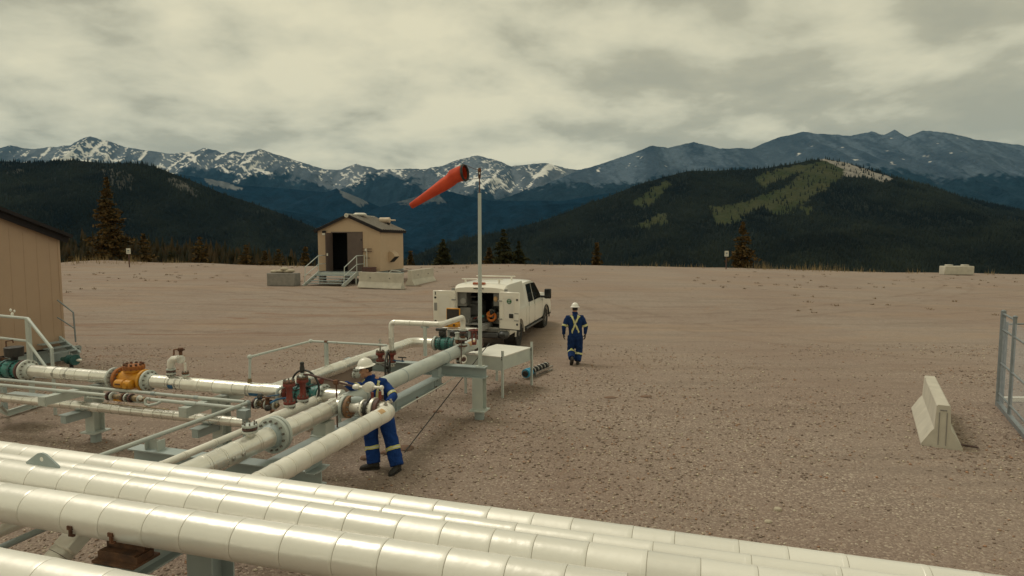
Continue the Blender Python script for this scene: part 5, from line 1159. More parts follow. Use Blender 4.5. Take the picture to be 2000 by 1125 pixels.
q = P2(hw, -.26, ze+rise+.0); obj('emblem_bars', MB().box(q, (.18, .02, .025), (u2, v2, Z)).box(q, (.025, .02, .18), (u2, v2, Z)), 'roof_brown', t)
obj('roof_vent', MB().lathe(P2(hw-.1, 1.5, ze+rise+.06), Z, [(0, .42), (.09, .42), (.13, .34), (.16, .30)], 14), 'white_plastic', t)
q = P2(.85, 3.1, ze+rise*.42+.30); obj('roof_tank', MB().lathe(q-u2*.42, u2, [(0, .07), (.05, .19), (.70, .19), (.75, .10), (.77, .05), (1.1, .045)], 18), 'orange_tank', t)
obj('tank_frame', MB().box(q-Z*.24-u2*.2, (.04, .4, .16), (u2, v2, Z)).box(q-Z*.24+u2*.2, (.04, .4, .16), (u2, v2, Z)).box(q-Z*.19, (.7, .04, .03), (u2, v2, Z)), 'roof_brown', t)
# louvre hood on the right wall
hp = P2(0, 1.75, z0+.85)
mb = MB(); prof = [(0, -.35), (0, .30), (.10, .34), (.30, .24), (.42, .02), (.05, -.35)]
obj('vent_hood', MB().prism(prof, v2*-.42, v2*.42, u2, Z, hp), 'tan_wall_far', t, smooth=0)
e1 = hp+u2*.42+Z*.02; e2 = hp+u2*.05-Z*.35; axx = (e2-e1).normalized(); nn = axx.cross(v2).normalized(); nn = nn if nn.x > 0 else -nn
obj('vent_mouth', MB().box((e1+e2)/2+nn*.012, ((e2-e1).length*.88, .74, .012), (axx, v2, nn)), 'painted_inside_shade', t)  # near-black plate paints the shade inside the hood
# service pipes and tank beside the door
obj('meter_pipe', MB().cyl(P2(.80, -.12, z0+.15), P2(.80, -.12, z0+1.25), .03, n=8), 'white_plastic', t)
for k, z_ in enumerate((1.35, 1.2, .8)): obj('wall_bracket', MB().box(P2(.80, -.10, z0+z_), (.62 if k < 2 else .35, .05, .04), (u2, v2, Z)), 'brown_steel', t)
obj('meter', MB().box(P2(.84, -.15, z0+1.28), (.14, .1, .16), (u2, v2, Z), bev=.02), 'white_plastic', t)
obj('drum', MB().cyl(P2(.45, -.62, zg+.05), P2(.45, -.62, z0+.22), .42, n=20).cyl(P2(.45, -.62, z0+.22), P2(.45, -.62, z0+.28), .43, n=20), 'brown_steel', t)
# skid and landing
mb = MB()
for s_ in (.1, Wd-.1): mb.ibeam(P2(s_, -.3, z0-.02), P2(s_, Ln+.3, z0-.02), .3, .15)
obj('skid_beam', mb, 'steel_paint', t)
for s_ in (.1, Wd-.1):
    for d__ in (.3, Ln-.3): obj('skid_block', MB().box(P2(s_, d__, (zg-.1+z0-.32)/2), (.3, .4, max(z0-.32-zg+.1, .1)), (u2, v2, Z)), 'concrete_grey', t)
sl_, sr_ = 3.35, .95; Ld = 1.25; zl = z0-.04
st = thing('shed_stairs', 'pale steel stairs with handrails leading up to the shed door', 'stairs', tuple(P2((sl_+sr_)/2, -Ld-1.0, zg)), group=None)
obj('landing', MB().box(P2((sl_+sr_)/2, -Ld/2-.08, zl), (sl_-sr_, Ld, .05), (u2, v2, Z)), 'grating', st)
obj('landing_edge', MB().box(P2((sl_+sr_)/2, -Ld-.09, zl-.09), (sl_-sr_, .02, .20), (u2, v2, Z)).box(P2(sr_, -Ld/2, zl-.09), (.02, Ld, .20), (u2, v2, Z)).box(P2(sl_, -Ld/2, zl-.09), (.02, Ld, .20), (u2, v2, Z)), 'pale_pipe', st)
gz = gh(*(P2(2, -Ld-1, 0).xy)); drop = zl-gz; run = 1.15; ns = 4; wL, wR = 4.05-.0, 1.75
wL, wR = sl_+.35, sr_+.75
for k in range(ns):
    f = (k+1)/(ns+1); obj('tread', MB().box(P2((sl_+sr_)/2+.25*f+.0, -Ld-.09-run*f, zl-drop*f), (sl_-sr_-.1, .27, .04), (u2, v2, Z)), 'grating', st)
for s_ in (sl_, sr_):
    a = P2(s_, -Ld-.05, zl); b = P2(s_+.30, -Ld-.09-run-.1, gz); obj('stringer', MB().box((a+b)/2-Z*.03, ((b-a).length, .03, .22), ((b-a).normalized(), u2, (b-a).normalized().cross(u2).normalized())), 'pale_pipe', st)
    top = Z*1.0; mid_ = Z*.5
    r1 = [P2(s_, -.1, zl)+top, P2(s_, -Ld, zl)+top, b+(a-b)*.18+top*.95, b+(a-b)*.12]
    obj('handrail', MB().tube(r1, .026, 8), 'pale_pipe', st); obj('handrail', MB().tube([P2(s_, -.1, zl)+mid_, P2(s_, -Ld, zl)+mid_, b+(a-b)*.17+mid_*.95], .022, 8), 'pale_pipe', st)
    for q in (P2(s_, -Ld, zl), P2(s_, -.12, zl)): obj('rail_post', MB().cyl(q, q+top, .026, n=8), 'pale_pipe', st)
obj('landing_leg', MB().box(P2(sl_-.05, -Ld, (zl+gz)/2), (.07, .07, zl-gz), (u2, v2, Z)).box(P2(sr_+.05, -Ld, (zl+gz)/2), (.07, .07, zl-gz), (u2, v2, Z)), 'pale_pipe', st)
q = P2(2.4, -Ld-.1, gz+.12); t_ = thing('rag_bundle', 'pale crumpled bundle lying under the shed stairs', 'bundle', tuple(q)); obj('bundle', MB().ell(q, (.35, .2, .16), 9, 6).ell(q+u2*.35+Z*.05, (.2, .15, .14), 9, 6), 'white_plastic', t_)
# trailer drawbar right of the shed
q = G(770, 540); t_ = thing('drawbar', 'dark steel drawbar and coupling sticking out beside the shed behind the barrier', 'drawbar', tuple(q))
obj('bar', MB().box(P2(-.55, 1.4, z0-.1), (1.9, .12, .09), ((u2*.93+v2*.2+Z*.1).normalized(), v2, Z)), 'steel_paint', t_); obj('hitch', MB().tube([P2(-.4, .2, z0-.15), P2(-.6, .3, z0+.05), P2(-.9, .4, z0+.02), P2(-1.1, .5, z0-.05)], .04, 8), 'flange_paint', t_); obj('bar', MB().box(P2(-.9, .9, z0-.02), (1.4, .08, .06), ((u2+v2*.3).normalized(), v2, Z)), 'brown_steel', t_)
# barriers around the shed
def flat_barrier(pa, pb_, h, label, w_=.22, m='concrete'):
    t = thing('road_barrier', label, 'concrete barrier', tuple(pa), group=gb); d = (pb_-pa); L_ = d.length; d.normalize(); s_ = d.cross(Z)
    b = .28; pl = [(-b, 0), (-b, .05), (-.14, .30), (-.11, .34), (-w_/2, h), (w_/2, h), (.11, .34), (.14, .30), (b, .05), (b, 0)]
    obj('block', MB().prism(pl, Vector((0, 0, 0)), d*L_, s_, Z, pa-Z*.03), m, t, smooth=15)
    for f in (.27, .72): obj('lift_hole', MB().cyl(pa+d*L_*f+Z*h*.62-s_*.15, pa+d*L_*f+Z*h*.62+s_*.15, .035, n=10), 'concrete_grey', t)
    return t
Y_ = 34.2
a = D(703, 560, Y_); b = D(787, 563.5, Y_-.7); flat_barrier(a, b, .86, 'long pale concrete barrier in front of the small shed')
a = D(800, 557, 34.8); b = D(844, 549, 38.5); flat_barrier(a, b, .86, 'pale concrete barrier angled away to the right of the shed')
a = G(521, 558.5); s_ = u2
t = thing('concrete_block', 'dark grey concrete block with pale sandbags on top, left of the shed stairs', 'concrete block', tuple(a), group='concrete blocks')
w_ = (579-520)/FPX*a.y; hh = .74; c_ = a+u2*w_/2+v2*.35+Z*hh/2
obj('block', MB().box(c_, (w_, .7, hh), (u2, v2, Z), bev=.03), 'concrete_grey', t)
t = thing('sandbags', 'pale sandbags heaped on the dark concrete block by the shed', 'sandbags', tuple(c_+Z*hh/2))
for k, (dx, dz_, r_) in enumerate(((-.55, .07, .26), (-.15, .10, .3), (.3, .08, .32), (.05, .22, .22), (.45, .12, .25))): obj('sandbag', MB().ell(c_+Z*(hh/2+dz_)+u2*dx, (r_, .22, .11), 12, 7, (u2, v2, Z)), 'pale_stone', t)
a = G(1845, 537); w_ = (1903-1845)/FPX*a.y
t = thing('concrete_block', 'pale concrete block with two rounded knobs on top at the far right edge', 'concrete block', tuple(a), group='concrete blocks')
hh = .80; c_ = a+Vector((w_/2, .4, hh/2)); obj('block', MB().box(c_, (w_, .8, hh), bev=.05), 'concrete', t)
for f in (-.27, .27): obj('knob', MB().box(c_+Vector((w_*f, 0, hh/2+.06)), (.55, .5, .14), bev=.06), 'concrete', t)

# signs on posts
def sign(px, pyb, pyt, w_, label):
    a = G(px, pyb); hgt = (pyb-pyt)/FPX*a.y; t = thing('sign_post', label, 'sign', tuple(a), group='small white signs on posts')
    obj('post', MB().box(a+Z*hgt*.45, (.07, .07, hgt*.95)), 'brown_steel', t); p_ = obj('sign_panel', MB().box(a+Z*(hgt-.21)-Vector((0, .05, 0)), (w_, .02, .50)), 'white_plastic', t)
    obj('print', MB().box(a+Z*(hgt-.17)-Vector((0, .063, 0)), (w_*.5, .004, .14)).box(a+Z*(hgt-.34)-Vector((0, .063, 0)), (w_*.6, .004, .04)), 'galv', p_)
sign(253, 522, 486, .38, 'small white sign on a dark post beside the tall tree at left'); sign(1418, 526, 491, .36, 'small white sign on a dark post beside the conifer at right')
# ------------------------------------------------------------------ service truck (local axes: x forward, y left, z up)
mat('truck_white', (.82, .79, .71), (.79, .76, .68), rough=.28, scale=.6, coat=.4, c3=(.50, .43, .33), c3amt=.05, c3scale=2)
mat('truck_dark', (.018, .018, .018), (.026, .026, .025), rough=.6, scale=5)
mat('tyre', (.022, .021, .020), (.035, .032, .028), rough=.85, scale=8, bump=.4, bscale=60)
mat('alloy', (.30, .30, .29), (.2, .2, .195), rough=.35, metal=.7, scale=20)
mat('bumper_grey', (.10, .105, .11), (.07, .075, .08), rough=.35, metal=.4, scale=4)
mat('amber', (.45, .12, .05), rough=.4); mat('grey_panel', (.22, .22, .21), rough=.6, scale=4); mat('orange_hose', (.65, .20, .03), (.45, .12, .02), rough=.6, scale=20)
mat('green_logo', (.02, .14, .05), rough=.5); mat('cap_grey', (.33, .33, .32), rough=.5, scale=4)
gm = bpy.data.materials.new('tinted_glass'); gm.use_nodes = True; gb_ = gm.node_tree.nodes['Principled BSDF']; gb_.inputs['Base Color'].default_value = (.012, .016, .018, 1); gb_.inputs['Roughness'].default_value = .06; MATS['tinted_glass'] = gm
az = R(16); fx = Vector((math.sin(az), math.cos(az), 0)); ly = Vector((-fx.y, fx.x, 0))
gr_ = G(1009, 677); base = gr_ - fx*1.22 + ly*.90; base.z = .0
tk = thing('service_truck', 'white crew-cab service truck with its rear cap doors swung wide open', 'truck', tuple(base), math.pi/2-az, local=True)
tk.rotation_euler[1] = R(-.8)
XW = (1.22, 5.22); RW = .42
def zb_(x):
    z = .55
    for xw in XW:
        d = abs(x-xw)
        if d < .53: z = max(z, RW+math.sqrt(.53**2-d*d)*.98)
    return z
stn = sorted(set([0, .12, .3, .6, .69, .75, .85, 1.0, 1.22, 1.44, 1.59, 1.69, 1.75, 1.9, 2.08]))
def ringat(x, zt, wt, belt=1.30, W=1.02, zb=None, round_=.13):
    zb = zb_(x) if zb is None else zb; belt = max(belt, zb+.16)
    half = [(0, zb), (W-.06, zb), (W-.012, zb+.03), (W, zb+.10), (W+.004, (zb+belt)/2), (W, belt-.07), (W-.025, belt), (W-.045, belt+.04)]
    zs = zt-round_
    half += [(W-.045+(wt-W+.045)*.5, belt+.04+(zs-belt-.04)*.5), (wt, zs), (wt-.025, zt-round_*.35), (wt-.12, zt-.02), (wt*.5, zt+.008), (0, zt+.015)]
    L_ = [(y, z) for y, z in half]
    return [Vector((x, y, z)) for y, z in L_] + [Vector((x, -y, z)) for y, z in L_[-2:0:-1]]
def capz(x): return 2.14 + .07*min(x/.35, 1)
cap = MB().loft([ringat(x, capz(x)-(.05 if x == 0 else 0), .86 if x == 0 else .875) for x in stn], caps=False)
obj('cargo_body', cap, 'truck_white', tk)
r0 = ringat(0, 2.09, .86); op = []
for q in r0: op.append(Vector((.015, max(-.665, min(.79, q.y)), max(.80, min(1.93, .80+(q.z-.55)*1.0 if q.z < .9 else (q.z if q.z < 1.9 else 1.93))))))
obj('rear_frame', MB().loft([r0, [Vector((-.012, q.y*.985, q.z*.998+.002)) for q in r0], [q+Vector((-.02, 0, 0)) for q in op], [q+Vector((.10, 0, 0)) for q in op]], caps=False), 'truck_white', tk)
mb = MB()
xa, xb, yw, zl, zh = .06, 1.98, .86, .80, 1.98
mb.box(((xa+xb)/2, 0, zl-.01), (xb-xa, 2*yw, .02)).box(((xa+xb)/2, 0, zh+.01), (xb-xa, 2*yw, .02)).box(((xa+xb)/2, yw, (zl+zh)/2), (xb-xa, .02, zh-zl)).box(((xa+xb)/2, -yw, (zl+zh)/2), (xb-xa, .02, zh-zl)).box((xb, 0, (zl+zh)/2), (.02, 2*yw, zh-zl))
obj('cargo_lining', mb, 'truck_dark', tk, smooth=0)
obj('shelf_unit', MB().box((.42, .66, 1.68), (.5, .30, .46)).box((.25, .58, 1.10), (.03, .36, .6)), 'grey_panel', tk); obj('gauge', MB().lathe((.17, .62, 1.62), (-1, 0, 0), [(0, .10), (.03, .10), (.035, .07)], 18), 'cap_grey', tk)
obj('shelf_unit', MB().box((.40, -.56, 1.70), (.5, .26, .42)), 'grey_panel', tk); obj('lamp', MB().ell((.15, -.50, 1.72), (.05, .07, .09), 10, 6), 'primer', tk); obj('roof_lamp', MB().ell((.3, 0, 1.94), (.08, .08, .02)), 'white_plastic', tk)
obj('drawer_tray', MB().box((.35, .1, .93), (1.3, .7, .03)).box((.30, .28, 1.02), (1.2, .02, .16)), 'grey_panel', tk)
obj('slide_tray', MB().box((-.10, -.30, .86), (1.1, .02, .16)).box((-.12, -.12, .80), (1.0, .36, .03)), 'cap_grey', tk)
obj('deck_edge', MB().box((-.03, 0, .76), (.10, 1.36, .06)), 'grey_panel', tk)
# doors
def rear_door(s, y0, w_, tilt, extras):
    h, zc = 1.19, 1.385; a = R(tilt); ex = Vector((-math.sin(a), s*math.cos(a), 0)); en = Vector((-math.cos(a), -s*math.sin(a), 0)); o = Vector((-.05, y0, zc))
    d_ = obj('rear_door', MB().box(o+ex*w_/2, (w_, .055, h), (ex, en, Z), bev=.018), 'truck_white', tk)
    obj('door_recess', MB().box(o+ex*w_*.48+en*.030+Z*.08, (w_*.50, .006, h*.66), (ex, en, Z)), 'header_paint', d_)
    for yy, zz, ww, hh in ((.48, .415, .54, .02), (.48, -.255, .54, .02), (.21, .08, .02, .66), (.75, .08, .02, .66)): obj('recess_edge', MB().box(o+ex*w_*yy+en*.034+Z*zz, (w_*ww if ww > .1 else .02, .012, hh if hh < .1 else h*.56), (ex, en, Z)), 'truck_white', d_)
    for zz in (.36, -.42): obj('grommet', MB().cyl(o+ex*w_*.89+en*.02+Z*zz, o+ex*w_*.89+en*.040+Z*zz, .036, n=14), 'truck_dark', d_)
    obj('bottom_seal', MB().box(o+ex*w_/2+en*.0-Z*(h/2+.008), (w_, .05, .02), (ex, en, Z)), 'truck_dark', d_); obj('hinge', MB().box(o+ex*.03+en*.035+Z*.30, (.14, .03, .04), (ex, en, Z)), 'cap_grey', d_); obj('hinge', MB().box(o+ex*.03+en*.035-Z*.28, (.14, .03, .04), (ex, en, Z)), 'cap_grey', d_)
    P = lambda u_, z_, k=.036: o+ex*w_*u_+en*k+Z*z_
    if extras:
        e_ = obj('round_logo', MB().cyl(P(.50, .30, .03), P(.50, .30, .042), .085, n=22), 'green_logo', d_); obj('logo_swirl', MB().torus(P(.50, .30, .043), en, .05, .010, 18, 5, .4, 2.6).torus(P(.50, .30, .043), en, .05, .010, 18, 5, 3.6, 5.8).box(P(.50, .30, .044), (.016, .008, .10), (ex, en, Z)), 'pale_pipe', e_)
        obj('latch_box', MB().box(P(.60, -.16, .04), (.15, .03, .14), (ex, en, Z), bev=.01), 'truck_dark', d_); obj('sticker', MB().box(P(.85, -.18, .032), (.15, .006, .24), (ex, en, Z)), 'header_paint', d_)
        obj('sticker_bar', MB().box(P(.85, -.075, .036), (.16, .006, .03), (ex, en, Z)).box(P(.85, -.30, .036), (.16, .006, .03), (ex, en, Z)), 'cap_grey', d_)
    else:
        obj('sticker', MB().box(P(.88, .06, .032), (.10, .006, .26), (ex, en, Z)), 'cap_grey', d_)
        obj('top_mark', MB().box(P(.88, .50, .032), (.03, .006, .10), (ex, en, Z)), 'truck_dark', d_)
rear_door(1, .83, .74, 4, False); rear_door(-1, -.70, .72, 12, True)
for s in (1, -1): obj('tail_light', MB().box((-.005, s*.90, 2.02), (.05, .10, .07)), 'cap_grey', tk)
# cab
cs = [(2.10, 2.05, .80, 1.30), (2.3, 2.10, .82, 1.30), (2.9, 2.12, .83, 1.29), (3.6, 2.10, .82, 1.28), (3.95, 2.04, .80, 1.28), (4.25, 1.84, .81, 1.28), (4.60, 1.56, .86, 1.27), (4.72, 1.50, .90, 1.27), (4.80, 1.49, .90, 1.26), (4.95, 1.485, .9, 1.25), (5.1, 1.48, .9, 1.25), (5.22, 1.475, .9, 1.25), (5.34, 1.47, .9, 1.24), (5.5, 1.46, .9, 1.22), (5.62, 1.45, .89, 1.21), (5.69, 1.44, .88, 1.2), (5.77, 1.43, .87, 1.2), (6.0, 1.38, .84, 1.15), (6.06, 1.30, .80, 1.05)]
obj('cab', MB().loft([ringat(x, zt, wt, bl, round_=min(.13, max(.05, (zt-bl)*.35))) for x, zt, wt, bl in cs]), 'truck_white', tk)
obj('cab_gap', MB().box((2.09, 0, 1.35), (.03, 1.72, 1.35)), 'truck_dark', tk)
def side_y(z, wt): return 1.02-.045+(wt-1.02+.045)*min(max((z-1.34)/(1.97-1.34), 0), 1)
def side_poly(name, pts_, m, s, off=.006, parent=None):
    f0 = [Vector((x, s*(side_y(z, .825)+off), z)) for x, z in pts_]; f1_ = [q+Vector((0, -s*.02, 0)) for q in f0]
    return obj(name, MB().loft([f0, f1_]), m, parent or tk, smooth=0)
for s in (1, -1):
    side_poly('window', [(2.58, 1.36), (3.28, 1.36), (3.30, 1.99), (2.66, 1.99)], 'tinted_glass', s)
    side_poly('window', [(3.38, 1.36), (4.50, 1.36), (4.42, 1.52), (3.98, 1.96), (3.38, 1.99)], 'tinted_glass', s)
    for x in (2.50, 3.33, 4.52): obj('door_gap', MB().box((x, s*1.018, .98), (.012, .012, .80)), 'truck_dark', tk)
    for x in (2.95, 3.80): pass
    for x in (3.12, 4.22): pass
    for x in (2.68, 3.48): obj('door_handle', MB().box((x, s*1.03, 1.20), (.18, .035, .035), bev=.008), 'truck_white', tk)
    obj('mirror_arm', MB().box((4.42, s*1.10, 1.38), (.07, .22, .08)), 'truck_dark', tk)
    m_ = obj('mirror', MB().box((4.40, s*1.27, 1.50), (.12, .26, .38), bev=.03), 'truck_dark', tk); obj('mirror_glass', MB().box((4.335, s*1.27, 1.52), (.01, .21, .29)), 'tinted_glass', m_)
    obj('running_board', MB().box((3.2, s*1.00, .50), (2.5, .16, .05), bev=.01), 'bumper_grey', tk)
    for k, xw in enumerate(XW):
        a0, a1 = (0, math.pi)
        obj('wheel_arch', MB().torus((xw, s*1.015, RW), (0, s, 0), .545, .028, 28, 6, 0, math.pi), 'truck_dark' if k else 'truck_white', tk)
        obj('wheel_well', MB().cyl((xw, s*.60, RW+.02), (xw, s*.96, RW+.02), .515, n=28, caps=False), 'truck_dark', tk)
        w_ = obj('wheel', MB().lathe((xw, s*.74, RW), (0, s, 0), [(0, .24), (.0, .40), (.03, .425), (.22, .425), (.25, .40), (.255, .30), (.24, .24)], 32), 'tyre', tk)
        rm = obj('rim', MB().lathe((xw, s*.74, RW), (0, s, 0), [(.05, .25), (.24, .26), (.25, .245), (.20, .225), (.17, .06)], 28), 'truck_dark', w_)
        mb = MB()
        for j in range(6):
            t_ = j*math.pi/3+.2; d = Vector((math.cos(t_), 0, math.sin(t_))); mb.box(Vector((xw, s*.965, RW))+d*.15, (.20, .03, .055), (d, Vector((0, 1, 0)), d.cross(Vector((0, 1, 0)))))
        mb.cyl((xw, s*.93, RW), (xw, s*.99, RW), .075, n=14); obj('rim_spokes', mb, 'alloy', rm)
obj('windscreen', MB().loft([[Vector((4.02, -.70, 2.0)), Vector((4.02, .70, 2.0)), Vector((4.66, .80, 1.56)), Vector((4.66, -.80, 1.56))], [Vector((3.98, -.70, 2.0)), Vector((3.98, .70, 2.0)), Vector((4.62, .80, 1.56)), Vector((4.62, -.80, 1.56))]]), 'tinted_glass', tk, smooth=0)
obj('grille', MB().box((6.07, 0, .98), (.05, 1.3, .40), bev=.02), 'truck_dark', tk); obj('front_bumper', MB().box((6.12, 0, .62), (.22, 2.0, .30), bev=.05), 'bumper_grey', tk)
for s in (1, -1): obj('headlight', MB().box((6.03, s*.80, 1.05), (.08, .28, .28), bev=.02), 'white_plastic', tk)
obj('rear_bumper', MB().box((-.20, 0, .60), (.20, 1.42, .16), bev=.03), 'bumper_grey', tk)
for s in (1, -1): obj('bumper_corner', MB().box((-.10, s*.84, .60), (.34, .34, .24), bev=.07), 'bumper_grey', tk); obj('bumper_step', MB().box((-.20, s*.84, .60), (.17, .20, .10), bev=.01), 'truck_dark', tk)
obj('bumper_step', MB().box((-.20, 0, .69), (.16, 1.3, .02)), 'truck_dark', tk)
obj('tow_hitch', MB().box((-.22, .1, .46), (.25, .09, .09)), 'truck_dark', tk); obj('chassis', MB().box((3.0, 0, .50), (5.6, .9, .16)), 'truck_dark', tk); obj('axle', MB().cyl((1.22, -.8, .42), (1.22, .8, .42), .08, n=10).ell((1.22, 0, .42), (.17, .2, .17)), 'truck_dark', tk)
for x, w_ in ((.30, 1.42), (1.75, 1.42)):
    c_ = obj('roof_bar', MB().box((x, 0, 2.34), (.06, w_, .035), bev=.008), 'truck_white', tk)
    for s in (1, -1): obj('bar_foot', MB().box((x, s*.58, 2.27), (.05, .05, .12)), 'truck_white', c_)
    
obj('beacon', MB().box((.16, .06, 2.21), (.12, .42, .075), bev=.02), 'amber', tk); obj('cap_handle', MB().box((-.03, .02, 2.06), (.02, .34, .025)), 'truck_dark', tk)
for k, (x_, y_, z_, sx, sy, sz, m_) in enumerate(((1.2, .50, 1.30, .5, .5, .5, 'cap_grey'), (1.5, -.3, 1.2, .5, .6, .7, 'truck_dark'), (.9, -.52, 1.10, .5, .3, .25, 'grey_panel'), (.55, .52, .95, .5, .4, .25, 'bumper_grey'), (1.0, .1, 1.0, .3, .3, .2, 'teal_dark'), (1.1, -.1, 1.12, .25, .2, .3, 'cap_grey'))):
    obj('storage_box', MB().box((x_, y_, z_), (sx, sy, sz), bev=.02), m_, tk)
for z_ in (1.45, 1.72): obj('shelf', MB().box((1.2, .55, z_), (1.3, .45, .02)), 'cap_grey', tk)
def inside(lx, ly_, lz): return base + fx*lx + ly*ly_ + Z*lz
q = inside(.22, -.34, 1.12); t = thing('hose_coil', 'orange hose coil lying in the open back of the truck', 'hose', tuple(q))
obj('coil', MB().torus(q, (fx*-.8+Z*.4), .13, .045, 22, 8).torus(q+Z*.09+ly*.05, (fx*-.5+Z*.6), .10, .035, 22, 8), 'orange_hose', t); obj('fitting', MB().ell(q+Z*.14, (.07, .07, .08)), 'truck_dark', t)
q = inside(.10, .30, 1.00); t = thing('pump_tool', 'red and silver hand pump on the floor of the open truck', 'tool', tuple(q))
obj('barrel', MB().lathe(q-fx*.2, (fx+ly*-.4).normalized(), [(0, .035), (.01, .07), (.08, .07), (.09, .04), (.30, .04), (.34, .055)], 14), 'stainless', t); obj('lever', MB().cyl(q+Z*.05-ly*.05, q+fx*.35-ly*.3+Z*.16, .025, n=8), 'red_paint', t); obj('bracket', MB().torus(q-ly*.25+Z*.08, -fx, .07, .018, 16, 6).box(q-ly*.35-Z*.02, (.05, .05, .18)), 'stainless', t)
q = inside(-.02, -.05, 1.02); t = thing('tool_roll', 'dark bundle of hand tools beside the hose coil in the truck', 'tools', tuple(q))
obj('bundle', MB().ell(q, (.16, .11, .09), 10, 6).ell(q+fx*.2+Z*.08, (.12, .14, .12), 10, 6), 'truck_dark', t); obj('cloth', MB().ell(q+Z*.12+fx*.1, (.09, .05, .05), 9, 5), 'teal_paint', t)
# ------------------------------------------------------------------ people
mat('skin', (.44, .235, .15), (.40, .21, .13), rough=.55, scale=20); mat('hair_dark', (.018, .014, .012), rough=.7, scale=40, bump=.5, bscale=120)
def cloth_mat(name, c):
    m = mat(name, c, tuple(k*.72 for k in c), rough=.9, scale=7, bump=.55, bscale=26, spec=.2); return m
cloth_mat('coverall_blue', (.010, .045, .200)); cloth_mat('coverall_navy', (.010, .034, .125))
mat('hivis', (.62, .60, .16), (.55, .54, .15), rough=.5, scale=20); mat('silver_tape', (.62, .62, .55), rough=.35, scale=20)
mat('glove_cream', (.62, .56, .44), (.50, .45, .35), rough=.9, scale=20, bump=.3, bscale=60); mat('glove_black', (.02, .02, .022), rough=.8)
mat('boot', (.018, .017, .017), (.04, .036, .03), rough=.75, scale=14, bump=.3, bscale=50); mat('hat_white', (.88, .86, .79), rough=.3, coat=.3, scale=2); mat('eye_dark', (.02, .015, .012), rough=.3); mat('lip', (.22, .08, .06), rough=.6)
ct = bpy.data.textures.new('folds', 'CLOUDS'); ct.noise_scale = .09; ct.noise_depth = 2
def fuse(o, vox, smooth=4, disp=0):
    m = o.modifiers.new('fuse', 'REMESH'); m.mode = 'VOXEL'; m.voxel_size = vox; m.use_smooth_shade = True
    m = o.modifiers.new('soft', 'SMOOTH'); m.factor = .5; m.iterations = smooth
    if disp:
        m = o.modifiers.new('folds', 'DISPLACE'); m.texture = ct; m.strength = disp; m.mid_level = .5; m.texture_coords = 'LOCAL'
def ring_loft(mb, pts, side, n=18):
    """pts: (centre, half-width along side, half-depth); rings follow the path"""
    rings = []
    for i, (c, a, b) in enumerate(pts):
        t = (pts[min(i+1, len(pts)-1)][0]-pts[max(i-1, 0)][0]).normalized(); x = (side - t*side.dot(t)).normalized(); y = t.cross(x)
        rings.append([c + x*(a*math.cos(2*math.pi*k/n)) + y*(b*math.sin(2*math.pi*k/n)) for k in range(n)])
    return mb.loft(rings)
def lerp(a, b, f): return a+(b-a)*f
def band(parent, a, b, f, r, w_, m, cover, name='reflective_band'):
    c = lerp(a, b, f); d = (b-a).normalized()
    n = 22; x, y = MB().frame(d); rings = [[c+d*(w_*k)+x*(r*1.5*math.cos(2*math.pi*i/n))+y*(r*1.5*math.sin(2*math.pi*i/n)) for i in range(n)] for k in (-.5, -.25, 0, .25, .5)]
    o = obj(name, MB().loft(rings, caps=False), m, parent)
    s = o.modifiers.new('wrap', 'SHRINKWRAP'); s.target = cover; s.wrap_method = 'NEAREST_SURFACEPOINT'; s.wrap_mode = 'ABOVE_SURFACE'; s.offset = .007
    return o
def strap(parent, pts, w_, m, cover, nrm, name='reflective_strap'):
    rings = []
    k = 14
    fine = []
    for i in range(len(pts)-1):
        for j in range(k): fine.append(lerp(pts[i], pts[i+1], j/k))
    fine.append(pts[-1]); vs_, fs = [], []
    for i, p in enumerate(fine):
        t = (fine[min(i+1, len(fine)-1)]-fine[max(i-1, 0)]).normalized(); s = t.cross(nrm).normalized()
        for q in (-.5, -.17, .17, .5): vs_.append(p+s*w_*q)
    for i in range(len(fine)-1):
        for j in range(3): a = i*4+j; fs.append((a, a+1, a+5, a+4))
    o = obj(name, MB().add(vs_, fs), m, parent)
    s = o.modifiers.new('wrap', 'SHRINKWRAP'); s.target = cover; s.wrap_method = 'PROJECT'; s.use_negative_direction = True; s.use_positive_direction = True; s.wrap_mode = 'ABOVE_SURFACE'; s.offset = .008; s.cull_face = 'OFF'
    s.use_project_x = False; s.use_project_y = False; s.use_project_z = False
    s.wrap_method = 'NEAREST_SURFACEPOINT'
    return o
